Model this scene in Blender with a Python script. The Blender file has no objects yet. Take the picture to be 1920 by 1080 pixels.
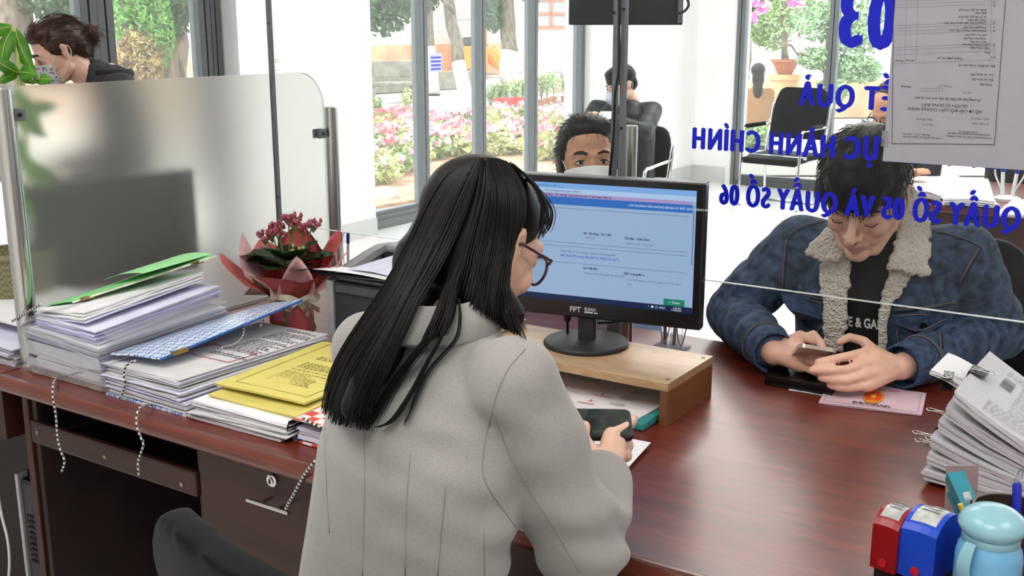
import bpy, bmesh, math, random
import numpy as np
from mathutils import Vector, Matrix, Euler, noise as mnoise
from mathutils.bvhtree import BVHTree
random.seed(7)
S = bpy.context.scene
COL = S.collection
# ------------------------------------------------------------------ camera
F = 2050.0; PITCH = math.radians(13.45); YAW = math.radians(33.2); CAM = Vector((0, 0, 1.5))
FH = Vector((-math.sin(YAW), math.cos(YAW), 0)); UPV = Vector((0, 0, 1))
FWD = FH*math.cos(PITCH) - UPV*math.sin(PITCH)
RT = Vector((math.cos(YAW), math.sin(YAW), 0)); UU = RT.cross(FWD)
cd = bpy.data.cameras.new('camera'); cam = bpy.data.objects.new('camera', cd); COL.objects.link(cam)
cd.sensor_width = 36; cd.lens = F/1920*36; cd.clip_start = .05; cd.clip_end = 300
m = Matrix((RT, UU, -FWD)).transposed().to_4x4(); m.translation = CAM
cam.matrix_world = m; S.camera = cam
# ------------------------------------------------------------------ light
wd = bpy.data.worlds.new('sky'); S.world = wd; wd.use_nodes = True
bg = wd.node_tree.nodes['Background']; bg.inputs[0].default_value = (.93, .96, 1, 1); bg.inputs[1].default_value = 2.7
S.view_settings.view_transform = 'Standard'; S.view_settings.look = 'None'
S.view_settings.gamma = 1; S.view_settings.use_curve_mapping = False
S.view_settings.exposure = 0.62
def sun(name, d, e, ang):
    l = bpy.data.lights.new(name, 'SUN'); l.energy = e; l.angle = math.radians(ang); l.color = (1, .97, .92)
    o = bpy.data.objects.new(name, l); COL.objects.link(o); o.rotation_euler = Vector(d).to_track_quat('-Z', 'Y').to_euler(); return o
sun('sun', (.28, .42, -.86), 2.4, 12)     # hazy sun, high, from beyond the garden side
try:
    S.cycles.use_denoising = True
    S.cycles.max_bounces = 8; S.cycles.transparent_max_bounces = 16; S.cycles.caustics_refractive = False; S.cycles.caustics_reflective = False
    S.cycles.sample_clamp_indirect = 6
except Exception: pass

def ray(x, y): return FWD + RT*((x-960)/F) - UU*((y-540)/F)
def PZ(x, y, z): d = ray(x, y); return CAM + d*((z-CAM.z)/d.z)
def PY(x, y, Y): d = ray(x, y); return CAM + d*(Y/d.y)
def PX(x, y, X): d = ray(x, y); return CAM + d*(X/d.x)
def PD(x, y, t): return CAM + ray(x, y)*t
# ------------------------------------------------------------------ materials
def lin(c):
    if isinstance(c, str):
        c = c.lstrip('#'); c = [int(c[i:i+2], 16)/255 for i in (0, 2, 4)]
    return tuple((v/12.92 if v <= .04045 else ((v+.055)/1.055)**2.4) for v in c[:3])
MATS = {}
def mat(name, base='#808080', rough=.5, metal=0, var=.12, scale=30, stretch=(1, 1, 1), bump=0, bscale=None, spec=.5, coat=0,
        trans=0, emit=None, estr=0, sss=0, base2=None, detail=3, kind='noise', ior=1.45, sheen=0, lo=.35, hi=.65, bdist=.002):
    if name in MATS: return MATS[name]
    m = bpy.data.materials.new(name); m.use_nodes = True; nt = m.node_tree; N = nt.nodes; L = nt.links
    b = N['Principled BSDF']; c = lin(base)
    tc = N.new('ShaderNodeTexCoord'); mp = N.new('ShaderNodeMapping'); mp.inputs['Scale'].default_value = stretch
    L.new(tc.outputs['Object'], mp.inputs[0])
    if kind == 'noise':
        tx = N.new('ShaderNodeTexNoise'); tx.inputs['Scale'].default_value = scale; tx.inputs['Detail'].default_value = detail; fo = tx.outputs[0]
    elif kind == 'voronoi':
        tx = N.new('ShaderNodeTexVoronoi'); tx.inputs['Scale'].default_value = scale; fo = tx.outputs['Distance']
    elif kind == 'wave':
        tx = N.new('ShaderNodeTexWave'); tx.inputs['Scale'].default_value = scale; tx.inputs['Distortion'].default_value = 6; tx.inputs['Detail'].default_value = detail; fo = tx.outputs['Fac']
    elif kind == 'checker':
        tx = N.new('ShaderNodeTexChecker'); tx.inputs['Scale'].default_value = scale; fo = tx.outputs['Fac']
    L.new(mp.outputs[0], tx.inputs['Vector'])
    r = N.new('ShaderNodeValToRGB'); L.new(fo, r.inputs[0])
    c2 = lin(base2) if base2 else tuple(min(1, v*(1+var)) for v in c)
    c1 = c if base2 else tuple(v*(1-var) for v in c)
    r.color_ramp.elements[0].position = lo; r.color_ramp.elements[1].position = hi
    r.color_ramp.elements[0].color = (*c1, 1); r.color_ramp.elements[1].color = (*c2, 1)
    L.new(r.outputs[0], b.inputs['Base Color'])
    b.inputs['Roughness'].default_value = rough; b.inputs['Metallic'].default_value = metal
    b.inputs['Specular IOR Level'].default_value = spec; b.inputs['IOR'].default_value = ior
    b.inputs['Coat Weight'].default_value = coat; b.inputs['Coat Roughness'].default_value = .1
    b.inputs['Transmission Weight'].default_value = trans
    if sss: b.inputs['Subsurface Weight'].default_value = sss; b.inputs['Subsurface Radius'].default_value = (.012, .005, .003); b.inputs['Subsurface Scale'].default_value = .5
    if sheen: b.inputs['Sheen Weight'].default_value = sheen; b.inputs['Sheen Roughness'].default_value = .5
    if emit: b.inputs['Emission Color'].default_value = (*lin(emit), 1); b.inputs['Emission Strength'].default_value = estr
    if bump:
        bt = N.new('ShaderNodeTexNoise') if kind != 'voronoi' else N.new('ShaderNodeTexVoronoi')
        bt.inputs['Scale'].default_value = bscale or scale; L.new(mp.outputs[0], bt.inputs['Vector'])
        bn = N.new('ShaderNodeBump'); bn.inputs['Strength'].default_value = bump; bn.inputs['Distance'].default_value = bdist
        L.new(bt.outputs[0], bn.inputs['Height']); L.new(bn.outputs[0], b.inputs['Normal'])
    MATS[name] = m; return m
def thin_mat(name, tint='#ffffff', refl=.04, rough=0.0, haze=0, hazecol='#ffffff'):
    """thin clear sheet: passes light straight, reflects by Fresnel; haze = share of diffuse / translucent scatter"""
    if name in MATS: return MATS[name]
    m = bpy.data.materials.new(name); m.use_nodes = True; nt = m.node_tree; N = nt.nodes; L = nt.links
    N.remove(N['Principled BSDF']); out = N['Material Output']
    t = N.new('ShaderNodeBsdfTransparent'); t.inputs[0].default_value = (*lin(tint), 1)
    g = N.new('ShaderNodeBsdfGlossy'); g.inputs['Roughness'].default_value = rough
    fr = N.new('ShaderNodeLayerWeight'); fr.inputs[0].default_value = refl*4
    mm = N.new('ShaderNodeMath'); mm.operation = 'MULTIPLY'; mm.inputs[1].default_value = .6; L.new(fr.outputs['Fresnel'], mm.inputs[0])
    mx = N.new('ShaderNodeMixShader'); L.new(mm.outputs[0], mx.inputs[0]); L.new(t.outputs[0], mx.inputs[1]); L.new(g.outputs[0], mx.inputs[2])
    last = mx
    if haze:
        tc = N.new('ShaderNodeTexCoord'); nz = N.new('ShaderNodeTexNoise'); nz.inputs['Scale'].default_value = 6; L.new(tc.outputs['Object'], nz.inputs[0])
        d = N.new('ShaderNodeBsdfDiffuse'); d.inputs[0].default_value = (*lin(hazecol), 1)
        tl = N.new('ShaderNodeBsdfTranslucent'); tl.inputs[0].default_value = (*lin(hazecol), 1)
        a = N.new('ShaderNodeMixShader'); a.inputs[0].default_value = .5; L.new(d.outputs[0], a.inputs[1]); L.new(tl.outputs[0], a.inputs[2])
        mp2 = N.new('ShaderNodeMapRange'); mp2.inputs[3].default_value = haze*.8; mp2.inputs[4].default_value = haze*1.2; L.new(nz.outputs[0], mp2.inputs[0])
        k = N.new('ShaderNodeMixShader'); L.new(mp2.outputs[0], k.inputs[0]); L.new(mx.outputs[0], k.inputs[1]); L.new(a.outputs[0], k.inputs[2]); last = k
    L.new(last.outputs[0], out.inputs[0]); MATS[name] = m; return m
# ------------------------------------------------------------------ objects
def tag(o, label=None, cat=None, group=None, kind=None):
    if label: o['label'] = label
    if cat: o['category'] = cat
    if group: o['group'] = group
    if kind: o['kind'] = kind
    return o
def thing(name, label, cat, loc=(0, 0, 0), rz=0, group=None, rot=None):
    o = bpy.data.objects.new(name, None); COL.objects.link(o); o.empty_display_size = .05
    o.location = loc; o.rotation_euler = rot if rot else (0, 0, rz)
    return tag(o, label, cat, group)
def mw(o):
    M = Matrix.LocRotScale(o.location, o.rotation_euler, o.scale)
    return mw(o.parent) @ M if o.parent else M
def obj(name, bm, material=None, parent=None, smooth=False, world=False, bevel=0, label=None, kind=None, auto=None):
    """bm: BMesh or Mesh -> one mesh object; world=True: coordinates are world coordinates even under a parent"""
    if isinstance(bm, bmesh.types.BMesh):
        me = bpy.data.meshes.new(name)
        if bevel: bmesh.ops.bevel(bm, geom=[e for e in bm.edges if e.calc_face_angle(0) > .6], offset=bevel, segments=2, affect='EDGES', profile=.6)
        bmesh.ops.recalc_face_normals(bm, faces=bm.faces[:])
        bm.to_mesh(me); bm.free()
    else: me = bm
    if world and parent: me.transform(mw(parent).inverted())
    if material:
        if isinstance(material, (list, tuple)):
            for q in material: me.materials.append(q)
        else: me.materials.clear(); me.materials.append(material)
    o = bpy.data.objects.new(name, me); COL.objects.link(o)
    if parent: o.parent = parent
    if smooth:
        for p in me.polygons: p.use_smooth = True
        if auto:
            me.set_sharp_from_angle(angle=math.radians(auto))
    if label: o['label'] = label
    if kind: o['kind'] = kind
    return o
def struct(name, bm, material, **k):
    o = obj(name, bm, material, **k); o['kind'] = 'structure'; return o
def BM(): return bmesh.new()
def box(bm, c, s, rz=0, M=None):
    """box by centre and full size"""
    T = Matrix.Translation(c) @ Matrix.Rotation(rz, 4, 'Z') @ Matrix.Diagonal((*s, 1))
    if M is not None: T = M @ T
    return bmesh.ops.create_cube(bm, size=1, matrix=T)['verts']
def bx(bm, x0, x1, y0, y1, z0, z1, M=None): return box(bm, ((x0+x1)/2, (y0+y1)/2, (z0+z1)/2), (abs(x1-x0), abs(y1-y0), abs(z1-z0)), 0, M)
def ring(bm, c, ax, ay, r, n, r2=None):
    r2 = r if r2 is None else r2
    return [bm.verts.new(c + ax*(math.cos(2*math.pi*i/n)*r) + ay*(math.sin(2*math.pi*i/n)*r2)) for i in range(n)]
def bridge(bm, a, b):
    n = len(a)
    for i in range(n): bm.faces.new((a[i], a[(i+1) % n], b[(i+1) % n], b[i]))
def tube(bm, pts, r, n=8, cap=True, flat=1, ref=None, closed=False):
    pts = [Vector(p) for p in pts]; rs = r if isinstance(r, (list, tuple)) else [r]*len(pts)
    prev = None; first = None; ref0 = Vector(ref) if ref else None; px = None
    for i, p in enumerate(pts):
        if closed: t = pts[(i+1) % len(pts)] - pts[i-1]
        else: t = (pts[min(i+1, len(pts)-1)] - pts[max(i-1, 0)])
        t = t.normalized() if t.length > 1e-9 else Vector((0, 0, 1))
        if ref0: x = ref0.cross(t)
        elif px is None: x = t.orthogonal()
        else: x = px - t*px.dot(t)
        if x.length < 1e-6: x = t.orthogonal()
        x.normalize(); y = t.cross(x); px = x
        rg = ring(bm, p, x, y, rs[i], n, rs[i]*flat)
        if prev: bridge(bm, prev, rg)
        else: first = rg
        prev = rg
    if closed: bridge(bm, prev, first)
    elif cap: bm.faces.new(first[::-1]); bm.faces.new(prev)
def lathe(bm, prof, n=24, c=(0, 0, 0), M=None):
    """prof: [(r,z)...] bottom to top around Z"""
    prev = None; T = (M or Matrix.Identity(4)) @ Matrix.Translation(c)
    for r, z in prof:
        rg = [bm.verts.new(T @ Vector((math.cos(2*math.pi*i/n)*max(r, 1e-5), math.sin(2*math.pi*i/n)*max(r, 1e-5), z))) for i in range(n)]
        if prev: bridge(bm, prev, rg)
        else: bm.faces.new(rg[::-1])
        prev = rg
    bm.faces.new(prev)
def prism(bm, outline, depth, M=None):
    """2D outline in local XY, extruded 0..depth along Z"""
    M = M or Matrix.Identity(4)
    a = [bm.verts.new(M @ Vector((x, y, 0))) for x, y in outline]; b = [bm.verts.new(M @ Vector((x, y, depth))) for x, y in outline]
    bridge(bm, a, b); bm.faces.new(a[::-1]); bm.faces.new(b)
_SPH = {}
def _sphere(n):
    if n not in _SPH:
        m = max(4, n//2); V = [Vector((0, 0, 1))]
        for j in range(1, m):
            for i in range(n): a, e = 2*math.pi*i/n, math.pi*j/m; V.append(Vector((math.sin(e)*math.cos(a), math.sin(e)*math.sin(a), math.cos(e))))
        V.append(Vector((0, 0, -1))); Fc = [(0, 1+i, 1+(i+1) % n) for i in range(n)]
        for j in range(m-2):
            for i in range(n): a = 1+j*n+i; c = 1+j*n+(i+1) % n; Fc.append((a, a+n, c+n, c))
        k = 1+(m-2)*n; Fc += [(k+i, len(V)-1, k+(i+1) % n) for i in range(n)]; _SPH[n] = (V, Fc)
    return _SPH[n]
def ell(bm, c, r, M=None, n=16, rot=None):
    T = Matrix.Translation(c) @ (rot.to_matrix().to_4x4() if rot else Matrix.Identity(4)) @ Matrix.Diagonal((*(r if isinstance(r, (tuple, list)) else (r, r, r)), 1))
    if M is not None: T = M @ T
    V, Fc = _sphere(n); vs = [bm.verts.new(T @ v) for v in V]
    for f in Fc: bm.faces.new([vs[i] for i in f])
def caps(bm, pts, rs, M=None, n=12, sub=2):
    """capsule chain with spheres at the joints (for remeshing)"""
    pts = [Vector(p) if M is None else M @ Vector(p) for p in pts]
    rs = rs if isinstance(rs, (list, tuple)) else [rs]*len(pts)
    for i, p in enumerate(pts): ell(bm, p, rs[i], n=n)
    for i in range(len(pts)-1): tube(bm, [pts[i], pts[i+1]], [rs[i], rs[i+1]], n=n)
def loft(bm, secs, n=24, M=None):
    """secs: (centre, ax, ay, rx, ry) -> closed loft; ax, ay unit vectors"""
    prev = None
    for c, ax, ay, rx, ry in secs:
        c = Vector(c); ax = Vector(ax); ay = Vector(ay)
        rg = []
        for i in range(n):
            a = 2*math.pi*i/n; ca, sa = math.cos(a), math.sin(a)
            e = 2/2.3
            p = c + ax*(math.copysign(abs(ca)**e, ca)*rx) + ay*(math.copysign(abs(sa)**e, sa)*ry)
            rg.append(bm.verts.new(M @ p if M else p))
        if prev: bridge(bm, prev, rg)
        else: bm.faces.new(rg[::-1])
        prev = rg
    bm.faces.new(prev)
TMP = bpy.data.scenes.new('workbench')
def evaluated_mesh(o):
    TMP.collection.objects.link(o); vl = TMP.view_layers[0]; vl.update(); dg = vl.depsgraph
    me = bpy.data.meshes.new_from_object(o.evaluated_get(dg)); bpy.data.objects.remove(o); return me
def remesh(bm, voxel, smooth=6, fac=.5):
    me = bpy.data.meshes.new('tmp'); bmesh.ops.recalc_face_normals(bm, faces=bm.faces[:]); bm.to_mesh(me); bm.free()
    o = bpy.data.objects.new('tmp', me)
    r = o.modifiers.new('r', 'REMESH'); r.mode = 'VOXEL'; r.voxel_size = voxel; r.use_smooth_shade = True
    if smooth: s = o.modifiers.new('s', 'SMOOTH'); s.factor = fac; s.iterations = smooth
    out = evaluated_mesh(o); bpy.data.meshes.remove(me); return out
def getco(me):
    a = np.empty(len(me.vertices)*3, np.float32); me.vertices.foreach_get('co', a); return a.reshape(-1, 3)
def getno(me):
    a = np.empty(len(me.vertices)*3, np.float32); me.vertex_normals.foreach_get('vector', a); return a.reshape(-1, 3)
def setco(me, a): me.vertices.foreach_set('co', a.astype(np.float32).ravel()); me.update()
def displace(me, fn):
    """fn(co, no) -> offset along the normal per vertex"""
    co = getco(me); no = getno(me); setco(me, co + no*fn(co, no)[:, None])
def vnoise(co, s, seed=0):
    """cheap smooth pseudo-noise, -1..1"""
    r = np.random.RandomState(seed); v = 0
    for k in range(6):
        d = r.normal(size=3); d /= np.linalg.norm(d); v = v + np.sin(co @ d*s*(1+.35*k) + r.uniform(0, 6.28) + 1.3*np.sin(co @ r.normal(size=3)*s*.5 + r.uniform(0, 6)))
    return v/4
def bvh_of(me):
    bm = bmesh.new(); bm.from_mesh(me); t = BVHTree.FromBMesh(bm); bm.free(); return t
def hit_px(tree, x, y):
    h = tree.ray_cast(CAM, ray(x, y).normalized()); return (h[0], h[1]) if h[0] else (None, None)
def frame_from(z, y):
    z = Vector(z).normalized(); y = Vector(y); x = y.cross(z).normalized(); y = z.cross(x); return Matrix((x, y, z)).transposed()
def mesh_from(vs, fs, name='m'):
    me = bpy.data.meshes.new(name); me.from_pydata([tuple(v) for v in vs], [], fs); me.update(); return me
def text_mesh(s, size=1, off=0, sx=1, align='LEFT', depth=0, mirror=False):
    c = bpy.data.curves.new('t', 'FONT'); c.body = s; c.size = size; c.offset = off; c.align_x = align; c.extrude = depth; c.resolution_u = 4
    o = bpy.data.objects.new('t', c); me = evaluated_mesh(o); bpy.data.curves.remove(c); me.materials.clear()
    me.transform(Matrix.Diagonal((-sx if mirror else sx, 1, 1, 1))); return me
def join_meshes(lst):
    bm = BM()
    for me, M in lst:
        if M is not None: me.transform(M)
        bm.from_mesh(me)
        bpy.data.meshes.remove(me)
    return bm
def words(bm, x0, x1, y0, y1, n, z, rnd, M=None, h=.45, gap=.006, left=True, ragged=.35):
    """rows of small dark rectangles, one per word: flat print"""
    step = (y1-y0)/n
    for i in range(n):
        y = y1 - step*(i+.5); x = x0 + rnd.random()*.01*(not left); end = x1 - (x1-x0)*ragged*rnd.random()*(rnd.random() < .5)
        while x < end:
            w = rnd.uniform(.006, .022)
            if x+w > x1: break
            vs = [bm.verts.new((M or Matrix.Identity(4)) @ Vector(p)) for p in ((x, y-step*h/2, z), (x+w, y-step*h/2, z), (x+w, y+step*h/2, z), (x, y+step*h/2, z))]
            bm.faces.new(vs); x += w+gap
def sheetgrid(bm, w, d, t, fz=None, nx=8, ny=8, M=None, c=(0, 0, 0), rz=0):
    """bent sheet / sheaf: w x d x t slab, top surface z offset by fz(u,v), u,v in 0..1"""
    T = (M or Matrix.Identity(4)) @ Matrix.Translation(c) @ Matrix.Rotation(rz, 4, 'Z')
    fz = fz or (lambda u, v: 0)
    top = [[None]*(ny+1) for _ in range(nx+1)]; bot = [[None]*(ny+1) for _ in range(nx+1)]
    for i in range(nx+1):
        for j in range(ny+1):
            u, v = i/nx, j/ny; z = fz(u, v)
            top[i][j] = bm.verts.new(T @ Vector(((u-.5)*w, (v-.5)*d, z+t))); bot[i][j] = bm.verts.new(T @ Vector(((u-.5)*w, (v-.5)*d, z)))
    for i in range(nx):
        for j in range(ny):
            bm.faces.new((top[i][j], top[i+1][j], top[i+1][j+1], top[i][j+1])); bm.faces.new((bot[i][j+1], bot[i+1][j+1], bot[i+1][j], bot[i][j]))
    for i in range(nx):
        bm.faces.new((bot[i][0], bot[i+1][0], top[i+1][0], top[i][0])); bm.faces.new((top[i][ny], top[i+1][ny], bot[i+1][ny], bot[i][ny]))
    for j in range(ny):
        bm.faces.new((top[0][j], top[0][j+1], bot[0][j+1], bot[0][j])); bm.faces.new((bot[nx][j], bot[nx][j+1], top[nx][j+1], top[nx][j]))
def spline(pts, n=8):
    """Catmull-Rom through pts"""
    P = [Vector(p) for p in pts]; P = [P[0]*2-P[1]] + P + [P[-1]*2-P[-2]]; out = []
    for i in range(1, len(P)-2):
        for k in range(n):
            t = k/n; a, b, c, d = P[i-1], P[i], P[i+1], P[i+2]
            out.append(.5*((2*b)+(c-a)*t+(2*a-5*b+4*c-d)*t*t+(3*b-a-3*c+d)*t**3))
    out.append(P[-2]); return out
def copy_tree(o, parent=None):
    c = o.copy(); COL.objects.link(c); c.parent = parent
    for ch in list(o.children): copy_tree(ch, c)
    return c

def slab(b, g, off):
    """closed solid from a grid of points g[i][j] and its copy moved by off (vector or fn(p, i, j))"""
    f = off if callable(off) else (lambda p, i, j: p+Vector(off))
    A = [[b.verts.new(p) for p in r] for r in g]; B = [[b.verts.new(f(p, i, j)) for j, p in enumerate(r)] for i, r in enumerate(g)]
    n, m = len(g)-1, len(g[0])-1
    for i in range(n):
        for j in range(m):
            b.faces.new((A[i][j], A[i+1][j], A[i+1][j+1], A[i][j+1])); b.faces.new((B[i][j+1], B[i+1][j+1], B[i+1][j], B[i][j]))
    for i in range(n):
        b.faces.new((B[i][0], B[i+1][0], A[i+1][0], A[i][0])); b.faces.new((A[i][m], A[i+1][m], B[i+1][m], B[i][m]))
    for j in range(m):
        b.faces.new((A[0][j], A[0][j+1], B[0][j+1], B[0][j])); b.faces.new((B[n][j], B[n][j+1], A[n][j+1], A[n][j]))
# ================================================================== room
M_wall = mat('white_plaster', '#f4f3f4', .8, var=.02, scale=3, bump=.05, bscale=80)
M_base = mat('grey_skirting_stone', '#c9c9ca', .45, var=.05, scale=8)
M_floor = mat('white_polished_tile', '#f1f0ee', .12, var=.02, scale=2, spec=.5)
M_alu = mat('grey_aluminium', '#6c6f74', .5, metal=.1, var=.06, scale=40)
M_aludark = mat('dark_grey_aluminium', '#525559', .5, metal=.1, var=.06, scale=40)
M_gasket = mat('black_gasket', '#1c1d20', .7, var=.1)
M_pane = thin_mat('window_glass', '#f7fbfa', .03, haze=.035)
M_steel = mat('stainless_steel', '#c3c2be', .22, metal=1, var=.08, scale=60, stretch=(1, 1, .03))
M_ceil = mat('white_ceiling', '#f2f1ee', .9, var=.02, scale=5)
XW = -5.35; YW = 10.1; ZC = 3.1
b = BM(); bx(b, XW-.2, 5, -2.2, YW+.2, -.1, 0); struct('floor', b, M_floor)
b = BM(); bx(b, XW-.2, 5, -2.2, YW+.2, ZC, ZC+.1); struct('ceiling', b, M_ceil)
b = BM(); bx(b, 4.9, 5, -2.2, YW+.2, 0, ZC); struct('wall_right', b, M_wall)
b = BM(); bx(b, XW-.2, 5, -2.2, -2.1, 0, ZC); struct('wall_rear', b, M_wall)
XP = -5.2
yp0 = 4.86; yp1 = PX(696, 100, XP).y
b = BM(); bx(b, XW-.2, XW, -2.1, 2.9, 0, ZC); bx(b, XW-.2, XW, 2.9, 9.42, 2.75, ZC)
bx(b, XW-.2, XP, yp0, yp1, 0, ZC); struct('wall_left', b, M_wall)
xpil = PY(1248, 200, 9.42).x
b = BM(); bx(b, XW-.2, xpil, 9.42, YW+.2, 0, ZC); bx(b, xpil, PY(1386, 200, YW).x, YW, YW+.2, 0, ZC)
bx(b, PY(1386, 200, YW).x, 4.9, YW, YW+.2, 2.75, ZC); bx(b, 3.9, 4.9, YW, YW+.2, 0, 2.75)
struct('wall_far', b, M_wall)
b = BM(); bx(b, xpil, PY(1358, 340, YW).x, YW-.015, YW, 0, .16); bx(b, XW, xpil+.012, 9.405, 9.42, 0, .17); bx(b, xpil, xpil+.012, 9.42, YW, 0, .165)
struct('baseboard_far', b, M_base)
b = BM(); bx(b, XP, XP+.012, yp0, yp1, 0, .13); bx(b, XW-.1, XP+.012, yp0-.012, yp0, 0, .13); struct('baseboard_left', b, M_base)
# light switch plate on the left pillar
p = PX(518, 113, XP+.003)
b = BM(); box(b, (XP+.006, p.y, p.z), (.012, .085, .12)); t = tag(obj('switch_plate', b, mat('white_plastic', '#eeeeec', .35, var=.02), bevel=.004), 'small white switch plate on the white pillar by the frosted partition', 'switch')
b = BM(); box(b, (.009, 0, 0), (.006, .03, .03)); s_ = obj('rocker', b, mat('off_white_plastic', '#dcdcda', .35, var=.02), bevel=.002); s_.data.transform(Matrix.Translation((XP+.006, p.y, p.z))); s_.parent = t

def mullion(parent, c, w, d, z0, z1, along='Y', m=M_alu):
    b = BM()
    for k in (-1, 1):
        if along == 'Y': bx(b, c[0]-d/2, c[0]+d/2, c[1]+k*w*.27-w*.22, c[1]+k*w*.27+w*.22, z0, z1)
        else: bx(b, c[0]+k*w*.27-w*.22, c[0]+k*w*.27+w*.22, c[1]-d/2, c[1]+d/2, z0, z1)
    o = obj('mullion', b, m, parent, bevel=.004)
    b = BM()
    if along == 'Y': bx(b, c[0]-d*.4, c[0]+d*.4, c[1]-w*.06, c[1]+w*.06, z0, z1)
    else: bx(b, c[0]-w*.06, c[0]+w*.06, c[1]-d*.4, c[1]+d*.4, z0, z1)
    obj('gasket', b, M_gasket, o)
def window_left(name, ys, y0, y1, rail, widths, m):
    b = BM(); bx(b, XW-.06, XW+.03, y0, y1, 0, rail*.5); bx(b, XW-.05, XW+.015, y0, y1, rail*.5, rail*.8); bx(b, XW-.06, XW+.0, y0, y1, rail*.8, rail); bx(b, XW-.06, XW+.03, y0, y1, 2.65, 2.75)
    w = struct(name, b, m)
    for y, wd_ in zip(ys, widths): mullion(w, (XW-.015, y), wd_, .09, 0, 2.7, 'Y', m)
    e = [y0] + list(ys) + [y1]
    for a, c in zip(e[:-1], e[1:]):
        b = BM(); bx(b, XW-.02, XW-.014, a, c, rail-.01, 2.66); obj('pane', b, M_pane, w)
    return w
yy = lambda x, y=100: PX(x, y, XW).y
window_left('window_1', [yy(167), yy(198), yy(383), yy(402)], 2.9, yp0, .14, [.11, .11, .1, .09], M_aludark)
window_left('window_2', [yy(790), yy(900), yy(998.5), yy(1088, 120)], yp1-.1, 9.42, .13, [.098, .095, .095, .09], M_alu)
xx = lambda x, y=10: PY(x, y, YW).x
xa = PY(1386, 200, YW).x
b = BM(); bx(b, xa, 3.9, YW-.03, YW+.06, 0, .05); bx(b, xa, 3.9, YW-.02, YW+.05, .05, .1); bx(b, xa, 3.9, YW-.03, YW+.06, 2.65, 2.75)
w3 = struct('window_3', b, M_aludark)
ms = [xx(1393), xx(1567), xx(1567)+.86, xx(1567)+1.72, xx(1567)+2.58, 1.3, 2.2, 3.1, 3.88]
for x in ms: mullion(w3, (x, YW+.02), .085, .09, 0, 2.7, 'X', M_alu)
for a, c in zip(ms[:-1], ms[1:]):
    b = BM(); bx(b, a, c, YW+.018, YW+.024, .09, 2.66); obj('pane', b, M_pane, w3)
# ceiling light panels (real lamps of the office)
M_diff = mat('lamp_diffuser', '#ffffff', .5, var=.01, emit='#fff8ee', estr=2.0)
def panel(x, y, sx, sy, e, lab):
    t = thing('ceiling_light', lab, 'ceiling light', (x, y, ZC), group='ceiling light panels')
    b = BM(); bx(b, -sx/2-.03, sx/2+.03, -sy/2-.03, sy/2+.03, -.03, 0); obj('frame', b, mat('white_metal', '#ececec', .4, var=.02), t)
    b = BM(); bx(b, -sx/2, sx/2, -sy/2, sy/2, -.034, -.03); obj('diffuser', b, M_diff, t)
    l = bpy.data.lights.new('lamp', 'AREA'); l.shape = 'RECTANGLE'; l.size = sx; l.size_y = sy; l.energy = e; l.color = (1, .985, .98)
    o = bpy.data.objects.new('lamp', l); COL.objects.link(o); o.parent = t; o.location = (0, 0, -.04)
panel(-.2, -.5, 1.2, 1.2, 16, 'square ceiling light panel over the staff side behind the grey jacket')
panel(-1.8, .5, 1.2, 1.2, 9, 'square ceiling light panel over the left end of the desk')
panel(1.4, 1.2, 1.2, 1.2, 9, 'square ceiling light panel over the right end of the counter')
panel(-1.6, 4.9, 2.4, 2.0, 21, 'square ceiling light panel over the waiting area')
panel(-2.4, 7.7, 2.4, 2.0, 25, 'square ceiling light panel near the far window')
# ================================================================== outside
ZG = -.12
rnd = random.Random(11)
M_road = mat('pale_concrete_road', '#949391', .85, var=.08, scale=4)
M_soil = mat('red_garden_soil', '#b98e74', .95, var=.3, scale=9, bump=.6, bscale=20)
M_patio = mat('tan_paving', '#b9b1a8', .9, var=.15, scale=3)
M_bark = mat('grey_brown_bark', '#6f6254', .95, var=.45, scale=14, stretch=(1, 1, .3), bump=.8, bscale=25, bdist=.02)
M_limed = mat('whitewashed_bark', '#b9b6b4', .9, var=.15, scale=14, stretch=(1, 1, .3), bump=.5, bscale=25, bdist=.02)
M_leafd = mat('dark_pine_needles', '#3f5634', .8, var=.4, scale=3)
M_leafm = mat('green_leaves', '#93ab74', .75, var=.35, scale=4)
M_leafl = mat('yellow_green_leaves', '#c9cf94', .75, var=.3, scale=4)
M_pink = mat('pink_azalea_petals', '#efb3c8', .7, var=.15, scale=6)
M_red = mat('crimson_azalea_petals', '#e694a6', .7, var=.15, scale=6)
M_terra = mat('terracotta', '#a86a50', .85, var=.15, scale=12)
M_ochre = mat('stained_ochre_wall', '#c9a384', .9, var=.25, scale=1.2, bump=.3, bscale=6)
M_cream = mat('white_painted_render', '#cdc9c4', .9, var=.05, scale=2)
M_stone = mat('grey_stone', '#8f877b', .9, var=.2, scale=7, bump=.4, bscale=20)
G = lambda x, y, z=ZG: PZ(x, y, z)
b = BM(); bx(b, -90, 60, YW+.3, 90, ZG-.3, ZG-.02); bx(b, -90, XW-.25, -40, YW+.3, ZG-.3, ZG-.02)
struct('ground', b, M_patio)
def strip(name, px, label, cat, m, h=.02):
    """ground patch through pixel corners on the garden level"""
    b = BM(); pts = [G(*p) for p in px]; lo = [b.verts.new((p.x, p.y, ZG-.02)) for p in pts]; hi = [b.verts.new((p.x, p.y, ZG+h)) for p in pts]
    bridge(b, lo, hi); b.faces.new(lo[::-1]); b.faces.new(hi); o = obj(name, b, m); return tag(o, kind='structure')
strip('road', [(560, 260), (1000, 205), (1110, 172), (1110, 168), (950, 165), (690, 200), (480, 215)], '', '', M_road, .015)
strip('flower_bed_soil', [(640, 400), (800, 372), (1110, 335), (1110, 212), (960, 228), (640, 262)], '', '', M_soil, .01)
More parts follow.
